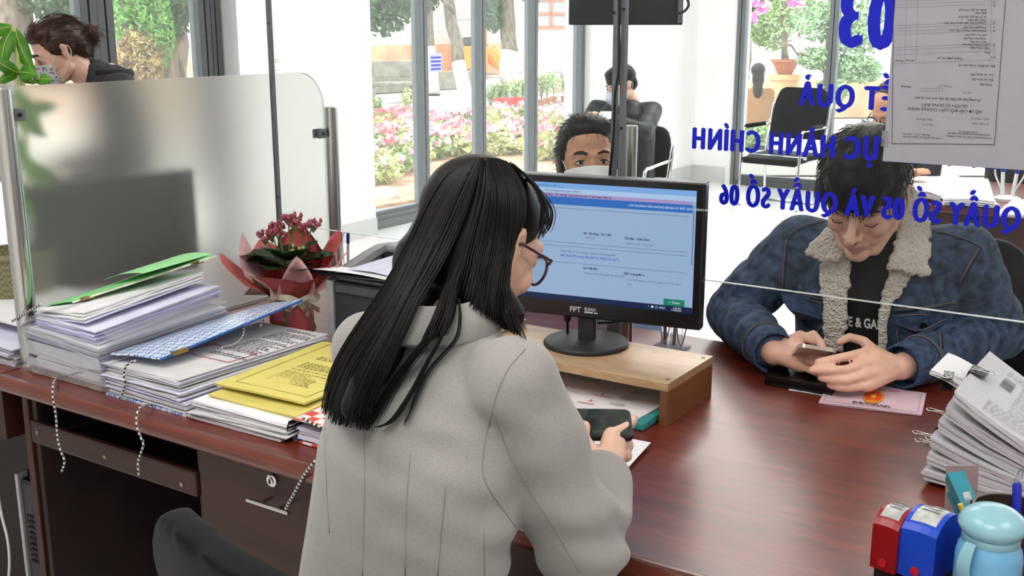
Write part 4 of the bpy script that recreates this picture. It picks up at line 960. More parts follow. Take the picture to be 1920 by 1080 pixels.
# ---- red and white file partly behind the jacket ------------------------
rf_ = thing('document_file', 'red and white patterned file half hidden by the grey jacket', 'document file', (-1.32, 1.45, ZD), group='bulging files on the desk')
M_rw = mat('red_white_pattern', '#e9e6e4', .5, kind='checker', scale=45, base2='#d8503f', lo=.6, hi=.7)
q3 = [V3(-1.365, 1.355, 0), V3(-1.14, 1.355, 0), V3(-1.14, 1.66, 0), V3(-1.37, 1.66, 0)]
sheaf('base_board', zset(q3, *(4*[.764])), .003, 1, rf_, M_rw, 0, 0, 31)
sheaf('paper_sheaf', zset([c+V3(.008, .004, 0) for c in q3], *(4*[.79])), .024, 7, rf_, [M_pap2, M_pap, M_pap3], .004, 0, 32)
sheaf('patterned_cover', zset(q3, .806, .806, .802, .802), .003, 1, rf_, M_rw, 0, 0, 33)
b = BM(); prev = None
for y in (1.352, 1.5, 1.66):
    rg = [b.verts.new((x, y, z)) for x, z in ((-1.35, .764), (-1.374, .772), (-1.378, .785), (-1.372, .8), (-1.36, .806))]
    if prev:
        for i in range(4): b.faces.new((prev[i], prev[i+1], rg[i+1], rg[i]))
    prev = rg
obj('dark_spine', b, mat('navy_board', '#26304f', .6), rf_, True, True)
cord([PY(566, 783, 1.352), PY(575, 788, 1.35), PY(588, 795, 1.35), PY(604, 802, 1.35)], .0026, rf_, 'tie_cord')
cord([PY(604, 852, 1.275), PY(588, 868, 1.27), PY(568, 895, 1.275), PY(552, 925, 1.282), PY(540, 946, 1.29), PY(535, 957, 1.296)], .003, None, 'black_white_cord', 'black and white braided cord hanging from desk edge to the drawer handle', 'cord')
# papers on the neighbouring desk
t = thing('loose_papers', 'pile of crumpled papers on the neighbouring desk beside the steel post', 'papers', (-2.3, 1.42, ZD))
sheaf('paper_sheaf', [(-2.5, 1.345, .81), (-2.215, 1.35, .80), (-2.22, 1.6, .80), (-2.5, 1.6, .81)], .045, 10, t, [M_pap2, M_pap, M_pap3], .01, 0, 41)
sheaf('top_sheet', [(-2.55, 1.4, .83), (-2.225, 1.42, .825), (-2.225, 1.68, .832), (-2.55, 1.68, .838)], .004, 2, t, [M_pap, M_pap2], .004, .004, 42)
# ---- gift-wrapped flower ------------------------------------------------
PB = V3(-1.872, 1.875, ZD)
fp_ = thing('flower_pot', 'potted flowering succulent wrapped in pink paper with a cream ribbon bow', 'potted plant', PB)
M_pink2 = mat('coral_tissue', '#d8706f', .55, var=.12, scale=25); M_pink3 = mat('pale_pink_tissue', '#f0c4c8', .6, var=.08, scale=25, trans=0); M_rose = mat('rose_wrap', '#b95760', .5, var=.18, scale=20, bump=.2, bscale=18)
b = BM(); n = 28; prev = None
for z, r in ((0, .047), (.015, .052), (.05, .054), (.08, .052), (.1, .047)):
    rg = [b.verts.new((math.cos(2*math.pi*i/n)*r*(1+.035*math.sin(i*3.1+z*40)), math.sin(2*math.pi*i/n)*r*(1+.035*math.sin(i*2.3+z*60)), z)) for i in range(n)]
    if prev: bridge(b, prev, rg)
    else: b.faces.new(rg[::-1])
    prev = rg
b.faces.new(prev); obj('wrapped_pot', b, M_rose, fp_, True)
def petal_sheet(az, spread, r0, r1, z0, z1, m, tip=.5, curl=.02, name='wrapping_sheet'):
    b = BM(); nu, nv = 10, 6; g = []
    for i in range(nu+1):
        row_ = []
        for j in range(nv+1):
            u = i/nu*2-1; v = j/nv; a = az+u*spread*(1-.15*v)
            hgt = z0+(z1-z0)*v*(1-tip*abs(u)**1.4); r = r0+(r1-r0)*v**1.2*(1-.25*tip*abs(u))
            r += curl*math.sin(u*5+az*3)*v
            row_.append(b.verts.new((math.cos(a)*r, math.sin(a)*r, hgt)))
        g.append(row_)
    for i in range(nu):
        for j in range(nv): b.faces.new((g[i][j], g[i+1][j], g[i+1][j+1], g[i][j+1]))
    bmesh.ops.solidify(b, geom=b.faces[:], thickness=.0008); return obj(name, b, m, fp_, True)
ca = math.atan2(-PB.y, -PB.x)       # azimuth towards the camera
for az, sp, r1, z1, m, tp in ((ca-.5, 1.1, .1, .168, M_pink2, .25), (ca-1.5, .85, .165, .215, M_pink2, .5), (ca-1.9, .7, .12, .255, M_pink3, .6), (ca+.2, .75, .088, .215, M_pink3, .75), (ca+.95, 1.0, .098, .16, M_pink2, .2), (ca+1.75, .9, .125, .255, M_pink2, .5), (ca+1.4, .6, .14, .215, M_pink3, .6), (ca+2.8, 1.1, .09, .265, M_pink2, .5), (ca+3.9, 1.0, .1, .23, M_pink2, .4)):
    petal_sheet(az, sp, .046, r1, .092, z1, m, tp, .005)
petal_sheet(ca-.95, .5, .048, .115, .105, .185, mat('cream_tissue', '#eee2d2', .6, var=.06, scale=25), .9)
M_leaf = mat('dark_succulent_leaf', '#2f4a2a', .35, var=.3, scale=18, spec=.6)
def leaf(az, el, L, W, z0, r0, m=M_leaf):
    b = BM(); nu, nv = 8, 5; g = []
    for i in range(nu+1):
        u = i/nu; w = W*math.sin(math.pi*min(1, u*.93+.05))**.7; row_ = []
        for j in range(nv+1):
            v = j/nv*2-1; rr_ = r0+L*u*math.cos(el); zz = z0+L*u*math.sin(el)-.04*L/.1*u*u*.3+abs(v)*w*.25
            row_.append(b.verts.new((math.cos(az)*rr_-math.sin(az)*v*w, math.sin(az)*rr_+math.cos(az)*v*w, zz)))
        g.append(row_)
    for i in range(nu):
        for j in range(nv): b.faces.new((g[i][j], g[i+1][j], g[i+1][j+1], g[i][j+1]))
    bmesh.ops.solidify(b, geom=b.faces[:], thickness=.0015); obj('leaf', b, m, fp_, True)
for k, (da, el, L, W) in enumerate(((-1.3, .25, .09, .032), (-.5, .15, .085, .034), (.3, .1, .075, .03), (1.3, .3, .1, .034), (2.0, .3, .09, .03), (-2.1, .4, .09, .03), (2.9, .5, .08, .03), (.9, .12, .07, .026), (-1.0, .55, .07, .026), (1.7, .6, .07, .025), (-.2, .45, .07, .026), (.6, .5, .075, .026), (-1.6, .15, .1, .03))):
    leaf(ca+da, el+.1, L*1.1, W*1.35, .172 if k < 7 else .19, .012)
M_flr = mat('magenta_petals_small', '#9a4a58', .6, var=.35, scale=80); M_flp = mat('pink_star_petals', '#e7a2b8', .6, var=.1, scale=80); M_stem = mat('flower_stem', '#6b7a48', .6, var=.2, scale=40)
r_ = random.Random(3)
for (da, rad, h, nfl) in ((-1.5, .055, .25, 12), (-.9, .03, .265, 10), (.2, .012, .295, 18), (1.2, .04, .27, 16), (1.5, .06, .275, 16), (2.6, .03, .285, 14), (-1.2, .04, .255, 14), (-2.2, .03, .27, 12), (.9, .025, .28, 12), (.9, .03, .215, 8)):
    top = V3(math.cos(ca+da)*rad, math.sin(ca+da)*rad, h)
    b = BM(); tube(b, [(0, 0, .12), (top.x*.6, top.y*.6, .12+(h-.12)*.6), top], .0018, 5)
    tips = []
    for i in range(nfl):
        a_ = r_.random()*6.28; q_ = top+V3(math.cos(a_)*r_.uniform(.004, .022), math.sin(a_)*r_.uniform(.004, .022), r_.uniform(-.008, .012)); tips.append(q_); tube(b, [top-V3(0, 0, .02), q_], .0009, 4)
    st_ = obj('flower_stem', b, M_stem, fp_)
    b = BM()
    for q_ in tips: ell(b, q_, (.0045, .0045, .006), n=8)
    o = obj('buds', b, M_flr if h > .23 else mat('green_buds', '#b7b48a', .6), st_, True)
    b = BM()
    for q_ in tips[:3]:
        for k in range(5):
            a_ = k*1.256; b.faces.new([b.verts.new(q_+V3(0, 0, .006)+v) for v in (V3(0, 0, 0), V3(math.cos(a_-.4)*.005, math.sin(a_-.4)*.005, .001), V3(math.cos(a_)*.009, math.sin(a_)*.009, .002), V3(math.cos(a_+.4)*.005, math.sin(a_+.4)*.005, .001))])
    obj('open_petals', b, M_flp if h > .28 or da == 1.5 else M_flr, st_)
M_rib = mat('cream_satin_ribbon', '#fbf7e2', .4, var=.04, scale=60, spec=.6)
def ribbon(pts, w, nrm, name='ribbon'):
    P = spline(pts, 6); b = BM(); prev = None
    for i, p in enumerate(P):
        t_ = (P[min(i+1, len(P)-1)]-P[max(i-1, 0)]).normalized(); s_ = t_.cross(Vector(nrm(p))).normalized()*w/2
        rg = [b.verts.new(p-s_), b.verts.new(p+s_)]
        if prev: b.faces.new((prev[0], prev[1], rg[1], rg[0]))
        prev = rg
    bmesh.ops.solidify(b, geom=b.faces[:], thickness=.0007); return obj(name, b, M_rib, fp_, True)
radial = lambda p: V3(p.x, p.y, .0001)
def cyl(da, r, z): return V3(math.cos(ca+da)*r, math.sin(ca+da)*r, z)
ribbon([cyl(a_, .051, .1) for a_ in np.linspace(0, 6.28, 25)], .01, radial, 'ribbon_band')
kn = cyl(.28, .058, .098); b = BM(); ell(b, kn, (.008, .008, .008)); obj('ribbon_knot', b, M_rib, fp_, True)
tow = V3(math.cos(ca), math.sin(ca), 0)
ribbon([kn, cyl(-.1, .068, .112), cyl(-.75, .066, .108), cyl(-.8, .064, .095), cyl(-.1, .064, .092), kn], .014, lambda p: tow, 'ribbon_loop')
ribbon([kn, cyl(.6, .068, .108), cyl(1.1, .07, .106), cyl(1.0, .066, .092), kn], .012, lambda p: tow, 'ribbon_loop')
ribbon([kn, cyl(-.1, .066, .085), cyl(-.3, .062, .05), cyl(-.28, .062, .012)], .015, radial, 'ribbon_tail')
ribbon([kn, cyl(.5, .066, .08), cyl(.75, .066, .05), cyl(.9, .068, .02)], .015, radial, 'ribbon_tail')
ribbon([kn, cyl(.6, .068, .09), cyl(.95, .072, .075), cyl(1.25, .07, .066)], .012, radial, 'ribbon_tail')
# ---- printer -----------------------------------------------------------
pt = thing('laser_printer', 'dark grey desktop laser printer with curved hood and papers on top', 'printer', (-1.57, 2.0, ZD))
M_pg = mat('mid_grey_plastic', '#8d8e90', .4, var=.04, scale=60); M_pd = mat('charcoal_plastic', '#3c3d42', .45, var=.06, scale=60); M_pl = mat('light_grey_plastic', '#a9abae', .4, var=.04, scale=60)
x0_, x1_, y0_, y1_ = -1.755, -1.40, 1.875, 2.13
b = BM(); bx(b, x0_+.018, x1_-.018, y0_+.004, y1_, ZD+.004, ZD+.155); obj('body', b, M_pd, pt, world=True, bevel=.008)
for xa_ in (x0_, x1_-.02):
    out = [(y0_, .002), (y1_, .002), (y1_, .17), (y1_-.03, .196), (y1_-.075, .203), (y0_+.11, .183), (y0_+.045, .165), (y0_, .155)]
    b = BM(); prism(b, out, .02, Matrix(((0, 0, 1, xa_), (1, 0, 0, 0), (0, 1, 0, ZD), (0, 0, 0, 1)))); obj('side_wall', b, M_pl, pt, world=True, bevel=.006)
# hood arch
b = BM(); prev = None
for y, z in ((y0_+.03, .168), (y0_+.08, .184), (y0_+.14, .2), (y0_+.19, .21), (y1_-.02, .208), (y1_+.0, .19)):
    rg = [b.verts.new(v) for v in ((x0_-.002, y, ZD+z), (x0_+.034, y, ZD+z+.004), (x0_+.036, y, ZD+z-.012), (x0_-.002, y, ZD+z-.02))]
    if prev: bridge(b, prev, rg)
    else: b.faces.new(rg[::-1])
    prev = rg
b.faces.new(prev); obj('hood_rail', b, M_pg, pt, True, True, bevel=.003, auto=40)
b = BM(); bx(b, x0_+.02, x1_-.02, y1_-.075, y1_, ZD+.195, ZD+.213); obj('hood', b, M_pg, pt, world=True, bevel=.008)
b = BM(); bx(b, x0_+.03, x1_-.03, y1_-.08, y1_-.005, ZD+.155, ZD+.196); obj('output_slot', b, M_gasket, pt, world=True)
b = BM(); bx(b, x0_+.02, x1_-.02, y0_+.02, y1_-.08, ZD+.15, ZD+.162); obj('output_tray', b, M_pg, pt, world=True, bevel=.003)
q4 = [PY(554, 507, 1.862), PY(740, 528, 1.862), V3(-1.50, 1.93, .935), V3(-1.80, 1.93, .929)]
sheaf('tray_plate', q4, .003, 1, pt, thin_mat('smoked_plastic', '#5b5d63', .06, .1, haze=.25, hazecol='#4a4c52'), 0, 0, 51)
b = BM(); tube(b, [q4[0]-V3(0, .001, .002), q4[1]-V3(0, .001, .002)], .0025, 6); obj('plate_rim', b, M_pcb, pt, True, True)
b = BM(); bx(b, x0_+.03, x1_-.03, y0_-.002, y0_+.004, ZD+.13, ZD+.15); obj('front_ledge', b, mat('dark_slate_plastic', '#55575d', .35), pt, world=True, bevel=.002)
pp_ = thing('printed_sheets', 'loose white sheets lying in the top tray of the printer', 'papers', (-1.6, 1.98, ZD+.165))
sheaf('sheet', [(-1.80, 1.875, .936), (-1.56, 1.875, .938), (-1.55, 2.03, .934), (-1.72, 2.04, .934)], .0012, 1, pp_, M_pap, 0, .004, 52)
sheaf('sheet', [(-1.73, 1.88, .936), (-1.50, 1.88, .934), (-1.47, 2.06, .938), (-1.68, 2.05, .938)], .0012, 1, pp_, M_pap, 0, .006, 53)
sheaf('sheet', [(-1.72, 1.90, .938), (-1.52, 1.885, .936), (-1.48, 2.05, .955), (-1.68, 2.05, .955)], .0012, 1, pp_, M_pap2, 0, .01, 54)
# ---- pens in a holder behind the printer --------------------------------
ph = thing('pen_stand', 'desk pen stand with two white curly cords behind the wrapped flower', 'pen stand', PZ(648, 545, ZD))
def pen(parent, base, tip, cap='#1e2a7a', body='#c9c9cc', r=.0042, name='pen', world=True):
    base = Vector(base); tip = Vector(tip); b = BM(); tube(b, [base, base.lerp(tip, .82)], r, 10); o = obj(name, b, mat('pen_body_'+body[1:], body, .3, var=.03), parent, True, world, auto=40)
    b = BM(); tube(b, [base.lerp(tip, .78), tip.lerp(base, .02), tip], [r*1.15, r*1.15, r*.8], 10); c = obj('pen_cap', b, mat('pen_cap_'+cap[1:], cap, .3, var=.03), o, True, False, auto=40)
    if parent and world: c.data.transform(mw(parent).inverted())
    return o
base_ = PZ(648, 545, ZD); YP = base_.y
b = BM(); box(b, base_+V3(0, 0, .008), (.075, .05, .016)); obj('stand_base', b, mat('white_acrylic', '#e6e6ea', .2, var=.02), ph, world=True, bevel=.003)
pen(ph, PY(640, 520, YP), PY(638.5, 434, YP)); pen(ph, PY(653, 530, YP), PY(652.5, 435, YP))
for dx in (0, 14):
    b = BM(); tube(b, spline([PY(640+dx, 437, YP), PY(632+dx, 436, YP), PY(628+dx, 448, YP), PY(630+dx, 480, YP), PY(634+dx, 520, YP)], 6), .0018, 6); obj('cord', b, M_cw, ph, True, True)
# ---- monitor shelf ------------------------------------------------------
M_wal = wood('light_walnut_glare', '#a37f5c', '#cfae88', .35, .2, sc=(1.5, 10, 10)); M_walv = wood('walnut_side', '#6b4426', '#8a5a34', .4, .15, sc=(6, 2.5, 9))  # top board walnut lightened to hold the window glare
sh = thing('monitor_shelf', 'low open wooden shelf carrying the monitor', 'shelf', (-1.14, 1.91, ZD))
zs = .846; xs0, xs1, ys0, ys1 = -1.46, -.827, 1.80, 2.014
b = BM(); bx(b, xs0, xs1, ys0, ys1, zs-.017, zs); obj('top_board', b, M_wal, sh, world=True, bevel=.0012)
for xa_ in (xs0, xs1-.017):
    b = BM(); bx(b, xa_, xa_+.017, ys0+.001, ys1-.001, ZD, zs-.0175); obj('side_board', b, M_walv, sh, world=True, bevel=.001)
b = BM(); bx(b, xs0+.017, xs1-.017, ys1-.012, ys1-.002, ZD, zs-.0175); obj('back_board', b, M_walv, sh, world=True)
for y in (ys0+.025, ys1-.022):
    b = BM(); lathe(b, [(.004, 0), (.004, .0012), (.0025, .002)], 12, (xs1-.012, y, zs)); obj('screw', b, M_screw, sh, True, True, auto=30)
# under the shelf
t = thing('teal_folder', 'teal plastic document box lying under the monitor shelf', 'folder', (-1.0, 1.85, ZD))
b = BM(); bx(b, -1.2, -.852, 1.752, 1.99, ZD+.0005, ZD+.016); obj('shell', b, mat('teal_plastic', '#3d9a98', .35, var=.06), t, world=True, bevel=.004)
t = thing('calendar_sheet', 'desk calendar sheets with red and black numbers under the monitor shelf', 'calendar', (-1.0, 1.85, ZD+.02))
qc = [V3(-1.2, 1.70, .782), V3(-.873, 1.745, .779), V3(-.856, 1.985, .7795), V3(-1.2, 1.985, .782)]
sheaf('sheets', qc, .004, 3, t, [mat('calendar_paper', '#e8e6ea', .7, var=.04, scale=9), M_pap3, M_pap], .001, 0, 61)
f_ = surf_frame(qc)
def ontext(s, f, u, v, size, m, par, rot=0, off=0, h=.0003):
    o_ = f(u, v, h); e = (f(u+.01, v)-f(u, v)).normalized(); e2 = (f(u, v+.01)-f(u, v)).normalized(); n_ = e.cross(e2).normalized(); e2 = n_.cross(e)
    Mt = Matrix((e, e2, n_)).transposed().to_4x4(); Mt.translation = o_
    me = text_mesh(s, size, off); me.transform(Mt @ Matrix.Rotation(rot, 4, 'Z')); return obj('print', me, m, par, world=True)
M_redink = mat('red_ink', '#a82430', .8, var=.05)
ontext('49', f_, .33, .8, .022, M_redink, t, -.0, .0006); ontext('DECEMBER', f_, .44, .83, .011, MATS['grey_ink'], t)
for s_, v_, m_ in (('1', .62, M_ink), ('2', .44, M_redink), ('3', .26, M_redink)):
    ontext(s_, f_, .62+.0*v_, v_, .013, m_, t, 0, .0004)
    print_on([f_(.58, v_-.07), f_(.72, v_-.07), f_(.72, v_-.02), f_(.58, v_-.02)], t, 2, int(v_*100), m_, 0, 1, 0, 1, hh=.6)
    print_on([f_(.75, v_-.03), f_(.84, v_-.03), f_(.84, v_+.05), f_(.75, v_+.05)], t, 3, int(v_*90), MATS['grey_ink'], 0, 1, 0, 1, hh=.4)
print_on(qc, t, 5, 8, MATS['grey_ink'], .3, .5, .25, .75, hh=.05)
t = thing('folded_note', 'folded white printed paper on the desk beside her hand', 'paper', (-.85, 1.6, ZD))
qn = [V3(-.93, 1.50, .768), V3(-.787, 1.532, .766), V3(-.806, 1.684, .771), V3(-.93, 1.675, .772)]
sheaf('sheets', qn, .005, 4, t, [M_pap, M_pap2], .002, 0, 62)
b = BM(); f_ = surf_frame(qn)
for a_, c_ in (((.3, .8), (.85, .8)), ((.85, .8), (.82, .1)), ((.3, .8), (.3, .1))): tube(b, [f_(*a_), f_(*c_)], .0005, 4)
obj('frame_print', b, M_print, t, world=True); print_on(qn, t, 8, 3, M_print, .38, .78, .2, .7)
# ---- monitor ------------------------------------------------------------
mo = thing('monitor', 'black desktop monitor showing a light blue web form', 'monitor', (-1.085, 1.944, zs), math.radians(9.6))
M_mb = mat('glossy_black_bezel', '#0d0e10', .22, var=.05); M_mm = mat('matt_black_plastic', '#232427', .5, var=.08, scale=200)
W, Hm = .49, .297; zb_ = .906-zs
Rm = Matrix.Translation((-.0, 0, 0))
b = BM(); bx(b, -W/2, W/2, -.012, .02, zb_, zb_+Hm); obj('bezel', b, M_mb, mo, bevel=.004)
b = BM(); bx(b, -W/2+.02, W/2-.02, .02, .045, zb_+.02, zb_+Hm-.03); obj('back_shell', b, M_mm, mo, bevel=.01)
b = BM(); bx(b, -W/2, W/2, -.013, .021, zb_+Hm-.002, zb_+Hm+.001); obj('top_trim', b, mat('grey_trim', '#6f7074', .35, metal=.5), mo)
b = BM(); lathe(b, [(.088, 0), (.09, .003), (.09, .007), (.087, .010), (.0, .012)], 48); obj('base', b, M_mm, mo, True, auto=30)
b = BM(); bx(b, -.018, .018, -.004, .014, .008, zb_+.02); obj('neck', b, M_mm, mo, bevel=.003)
sx0, sx1, sz0, sz1 = -W/2+.016, W/2-.017, zb_+.034, zb_+Hm-.015
def emat(name, c, e=.62):
    return mat(name, '#06070a', .3, var=.0, scale=3, emit=c, estr=e, spec=.3)
def sq(name, u0, u1, v0, v1, m, par, d=.0004):
    """rectangle on the screen in screen fractions"""
    b = BM(); X = lambda u: sx0+(sx1-sx0)*u; Z_ = lambda v: sz0+(sz1-sz0)*v
    b.faces.new([b.verts.new(v) for v in ((X(u0), -.0122-d, Z_(v0)), (X(u1), -.0122-d, Z_(v0)), (X(u1), -.0122-d, Z_(v1)), (X(u0), -.0122-d, Z_(v1)))]); return obj(name, b, m, par)
scr = sq('screen', 0, 1, 0, 1, emat('screen_pale_blue', '#9db9dc', .55), mo, 0)
sq('title_bar', 0, 1, .955, 1, emat('screen_tab_blue', '#79a8e0'), scr); sq('address_bar', 0, 1, .915, .955, emat('screen_bar_blue', '#a8c4e6'), scr)
sq('notice_bar', 0, .985, .885, .913, emat('screen_mauve', '#a592c4'), scr); sq('header_bar', 0, .985, .82, .885, emat('screen_blue', '#2f6fc4', .55), scr)
sq('taskbar', 0, 1, 0, .05, emat('screen_navy', '#14284f', .5), scr); sq('scroll_bar', .988, .994, .4, .88, emat('screen_grey_blue', '#7f9cc4', .4), scr)
sq('green_button', .87, .965, .05, .105, emat('screen_green', '#1c8a6a', .5), scr)
def st(s, u, v, h, m, off=0):
    me = text_mesh(s, h, off); me.transform(Matrix.Translation((sx0+(sx1-sx0)*u, -.0129, sz0+(sz1-sz0)*v)) @ Matrix.Rotation(math.pi/2, 4, 'X')); return obj('screen_text', me, m, scr)
E_dk = emat('screen_dark_text', '#2a3a5e', .2); E_gr = emat('screen_grey_text', '#6f86aa', .3); E_bl = emat('screen_link_blue', '#1f3fd0', .4); E_wh = emat('screen_white_text', '#dfeaf8', .6)
st('Tỉnh Lâm Đồng - Hệ thống một cửa  x   +', .18, .967, .0055, E_dk); st('dichvucong.lamdong.gov.vn/kntc/', .3, .928, .006, E_dk)
st('Tỉnh Lâm Đồng - Hệ thống xuất biên lai phí, lệ phí theo NQ 21', .25, .892, .0065, E_dk, .0001); st('CHI NHÁNH VĂN PHÒNG ĐĂNG KÝ ĐẤT ĐAI THÀNH PHỐ ĐÀ LẠT', .70, .843, .0062, E_wh)
st('Xã - Phường - Thị Trấn', .49, .585, .0062, E_dk, .0002); st('Phường 2', .50, .552, .0055, E_gr); st('Số Nhà - Thôn Xóm', .685, .57, .0062, E_dk, .0002); st('Nhập số Nhà - Thôn Xóm', .69, .53, .0055, E_gr)
st('Cấp Giấy Chứng Nhận Quyền Sử Dụng Đất', .38, .42, .0065, E_gr); st('hạn thực hiện cung cấp dịch vụ công trực tuyến', .38, .385, .0065, E_bl, .0001)
st('Chi Tiết Phí', .49, .29, .0062, E_dk, .0002); st('Đăng ký biến động đất đai (bằng 50%)', .50, .25, .0055, E_gr); st('Đối Tượng Miễn', .685, .275, .0062, E_dk, .0002); st('Giảm 50% người có công, hộ nghèo và hộ cận nghèo', .70, .228, .0052, E_gr); st('Khác', .70, .19, .0052, E_gr)
st('+ Thêm', .892, .068, .0075, E_wh); st('2:40 PM', .915, .028, .0048, E_wh); st('11/28/2022', .905, .01, .0048, E_wh); st('^  ■  □  ENG', .80, .018, .006, E_wh)
for v_ in (.79, .47, .33, .5): sq('form_rule', .02, .97, v_, v_+.003, E_gr, scr, .0005)
me = text_mesh('FPT', .016, .0003); me.transform(Matrix.Translation((-.033, -.0131, zb_+.0125)) @ Matrix.Rotation(math.pi/2, 4, 'X') @ Matrix.Shear('XY', 4, (.15, 0))); obj('brand_print', me, mat('silver_print', '#c7c8cc', .4, var=.02), mo)
me = text_mesh('ELEAD', .0085, .0002); me.transform(Matrix.Translation((.0, -.0131, zb_+.018)) @ Matrix.Rotation(math.pi/2, 4, 'X')); obj('brand_print', me, MATS['silver_print'], mo)
b = BM(); bx(b, .0, .018, -.0132, -.0121, zb_+.0125, zb_+.0155)
for k in range(3): bx(b, .0205+k*.003, .0225+k*.003, -.0132, -.0121, zb_+.0125, zb_+.0155)
obj('brand_bars', b, MATS['silver_print'], mo)
I = mw(mo).inverted()
def lz(x, y, Yd): return I @ PY(x, y, Yd)
b = BM(); a_ = V3(-.054, .03, zb_+.0); tube(b, [a_+V3(0, 0, .03), a_, a_-V3(0, 0, .018), a_-V3(0, 0, .026), V3(-.054, .034, .005)], [.009, .009, .008, .003, .003], 10); obj('plug', b, M_mm, mo, True)
b = BM(); tube(b, spline([V3(.018, .02, zb_-.016), V3(.06, .04, zb_-.012), V3(.10, .06, zb_+.005)], 6), .003, 8); obj('cable', b, M_mm, mo, True)
# ---- calculator ---------------------------------------------------------
ccen = PZ(985, 612, zs+.012)
ct = thing('calculator', 'silver-grey calculator on the shelf beside the monitor', 'calculator', (-1.335, 1.93, zs), math.radians(-8))
b = BM(); bx(b, -.055, .055, -.08, .08, .001, .016); obj('case', b, M_sil, ct, bevel=.004)
b = BM(); box(b, (0, .055, .019), (.1, .045, .012)); obj('display_hood', b, M_pl, ct, bevel=.003)
b = BM(); box(b, (0, .057, .0256), (.085, .02, .001)); obj('display', b, mat('lcd_green_grey', '#8d9483', .3), ct)
for i in range(4):
    for j in range(5):
        b = BM(); box(b, (-.036+i*.024, -.066+j*.0195, .0175), (.018, .013, .004)); obj('key', b, mat('grey_keys', '#b9bcc2', .4), ct, bevel=.0015)
# ---- acrylic pen stands behind the monitor -------------------------------
M_acr = thin_mat('clear_acrylic', '#eef1f5', .08, .02, haze=.08, hazecol='#dfe3ea')
pq = V3(-1.045, 2.285, ZD)
t = thing('pen_stand', 'clear pen stand with blue pens at the right behind the monitor', 'pen stand', pq)
b = BM(); box(b, (0, 0, .003), (.075, .06, .006)); obj('stand_base', b, M_acr, t)
for i, dx in enumerate((-.02, .004, .02)):
    b = BM(); tube(b, [(dx, 0, .006), (dx, .002, .05)], .007, 10, cap=False); obj('holder_tube', b, M_acr, t, True)
pen(t, (-.016, 0, .008), (-.024, .004, .13), '#26309a', '#8b86c9', .004, world=False); pen(t, (.006, 0, .008), (.01, .004, .13), '#26309a', '#cfd0d8', .004, world=False)
for dx in (-.03, .012):
    b = BM(); tube(b, spline([(dx, -.005, .09), (dx+.006, -.008, .04), (dx+.016, -.006, .012), (dx+.024, 0, .05), (dx+.03, .004, .09)], 6), .002, 6); obj('cord', b, M_cw, t, True)
t = thing('pen_cup', 'clear square pen cup behind the neck of the monitor', 'pen cup', V3(-1.222, 2.33, ZD))
b = BM(); bx(b, -.032, .032, -.03, -.028, 0, .075); bx(b, -.032, .032, .028, .03, 0, .075); bx(b, -.032, -.03, -.03, .03, 0, .075); bx(b, .03, .032, -.03, .03, 0, .075); bx(b, -.032, .032, -.03, .03, 0, .003); obj('cup', b, M_acr, t)
b = BM(); tube(b, spline([(-.02, 0, .08), (.01, -.01, .085), (.03, -.03, .07), (.034, -.034, .02)], 6), .002, 6); obj('cord', b, M_cw, t, True)
pen(t, (.0, .0, .005), (.006, .01, .085), '#8a3a34', '#b5b6ba', .004, world=False)
# neighbour's monitor behind the frosted partition and a house plant
t = thing('monitor', 'dark monitor seen blurred through the frosted partition', 'monitor', (-2.50, 1.86, ZD), math.radians(78))
b = BM(); bx(b, -.23, .23, -.012, .02, .06, .35); obj('bezel', b, M_mb, t, bevel=.004)
b = BM(); lathe(b, [(.09, 0), (.09, .01), (0, .012)], 32); obj('base', b, M_mm, t, True, auto=30)
b = BM(); bx(b, -.02, .02, .0, .02, .01, .1); obj('neck', b, M_mm, t)
# ================================================================== people
M_skin = mat('warm_skin', '#efc0a9', .5, var=.06, scale=30, sss=.12, bump=.03, bscale=300)
M_skin2 = mat('tan_skin', '#cd987a', .5, var=.07, scale=30, sss=.1)
M_skin3 = mat('pale_skin', '#e3b9a2', .5, var=.05, scale=30, sss=.1)
M_lip = mat('lip_skin', '#d9a093', .4, var=.06, scale=60, sss=.1)
M_hair = mat('black_hair', '#131110', .46, var=.3, scale=60, stretch=(1, 1, .2), spec=.28)
M_hairb = mat('dark_brown_hair', '#3a2218', .4, var=.35, scale=60, stretch=(1, 1, .2), spec=.45)
M_eye = mat('eye_white', '#e4ddd6', .2, var=.02); M_iris = mat('dark_iris', '#20140f', .1, var=.1)
M_brow = mat('dark_brow', '#2c211d', .8, var=.2, scale=200)
def head_frame(c, fwd, up=(0, 0, 1), s=1.0, roll=0):
    """local +Y = face direction, +Z up"""
    f = Vector(fwd).normalized(); x = f.cross(Vector(up)).normalized(); u = x.cross(f)
    M = Matrix((x, f, u)).transposed().to_4x4(); M.translation = c
    return M @ Matrix.Rotation(roll, 4, 'Y') @ Matrix.Scale(s, 4)
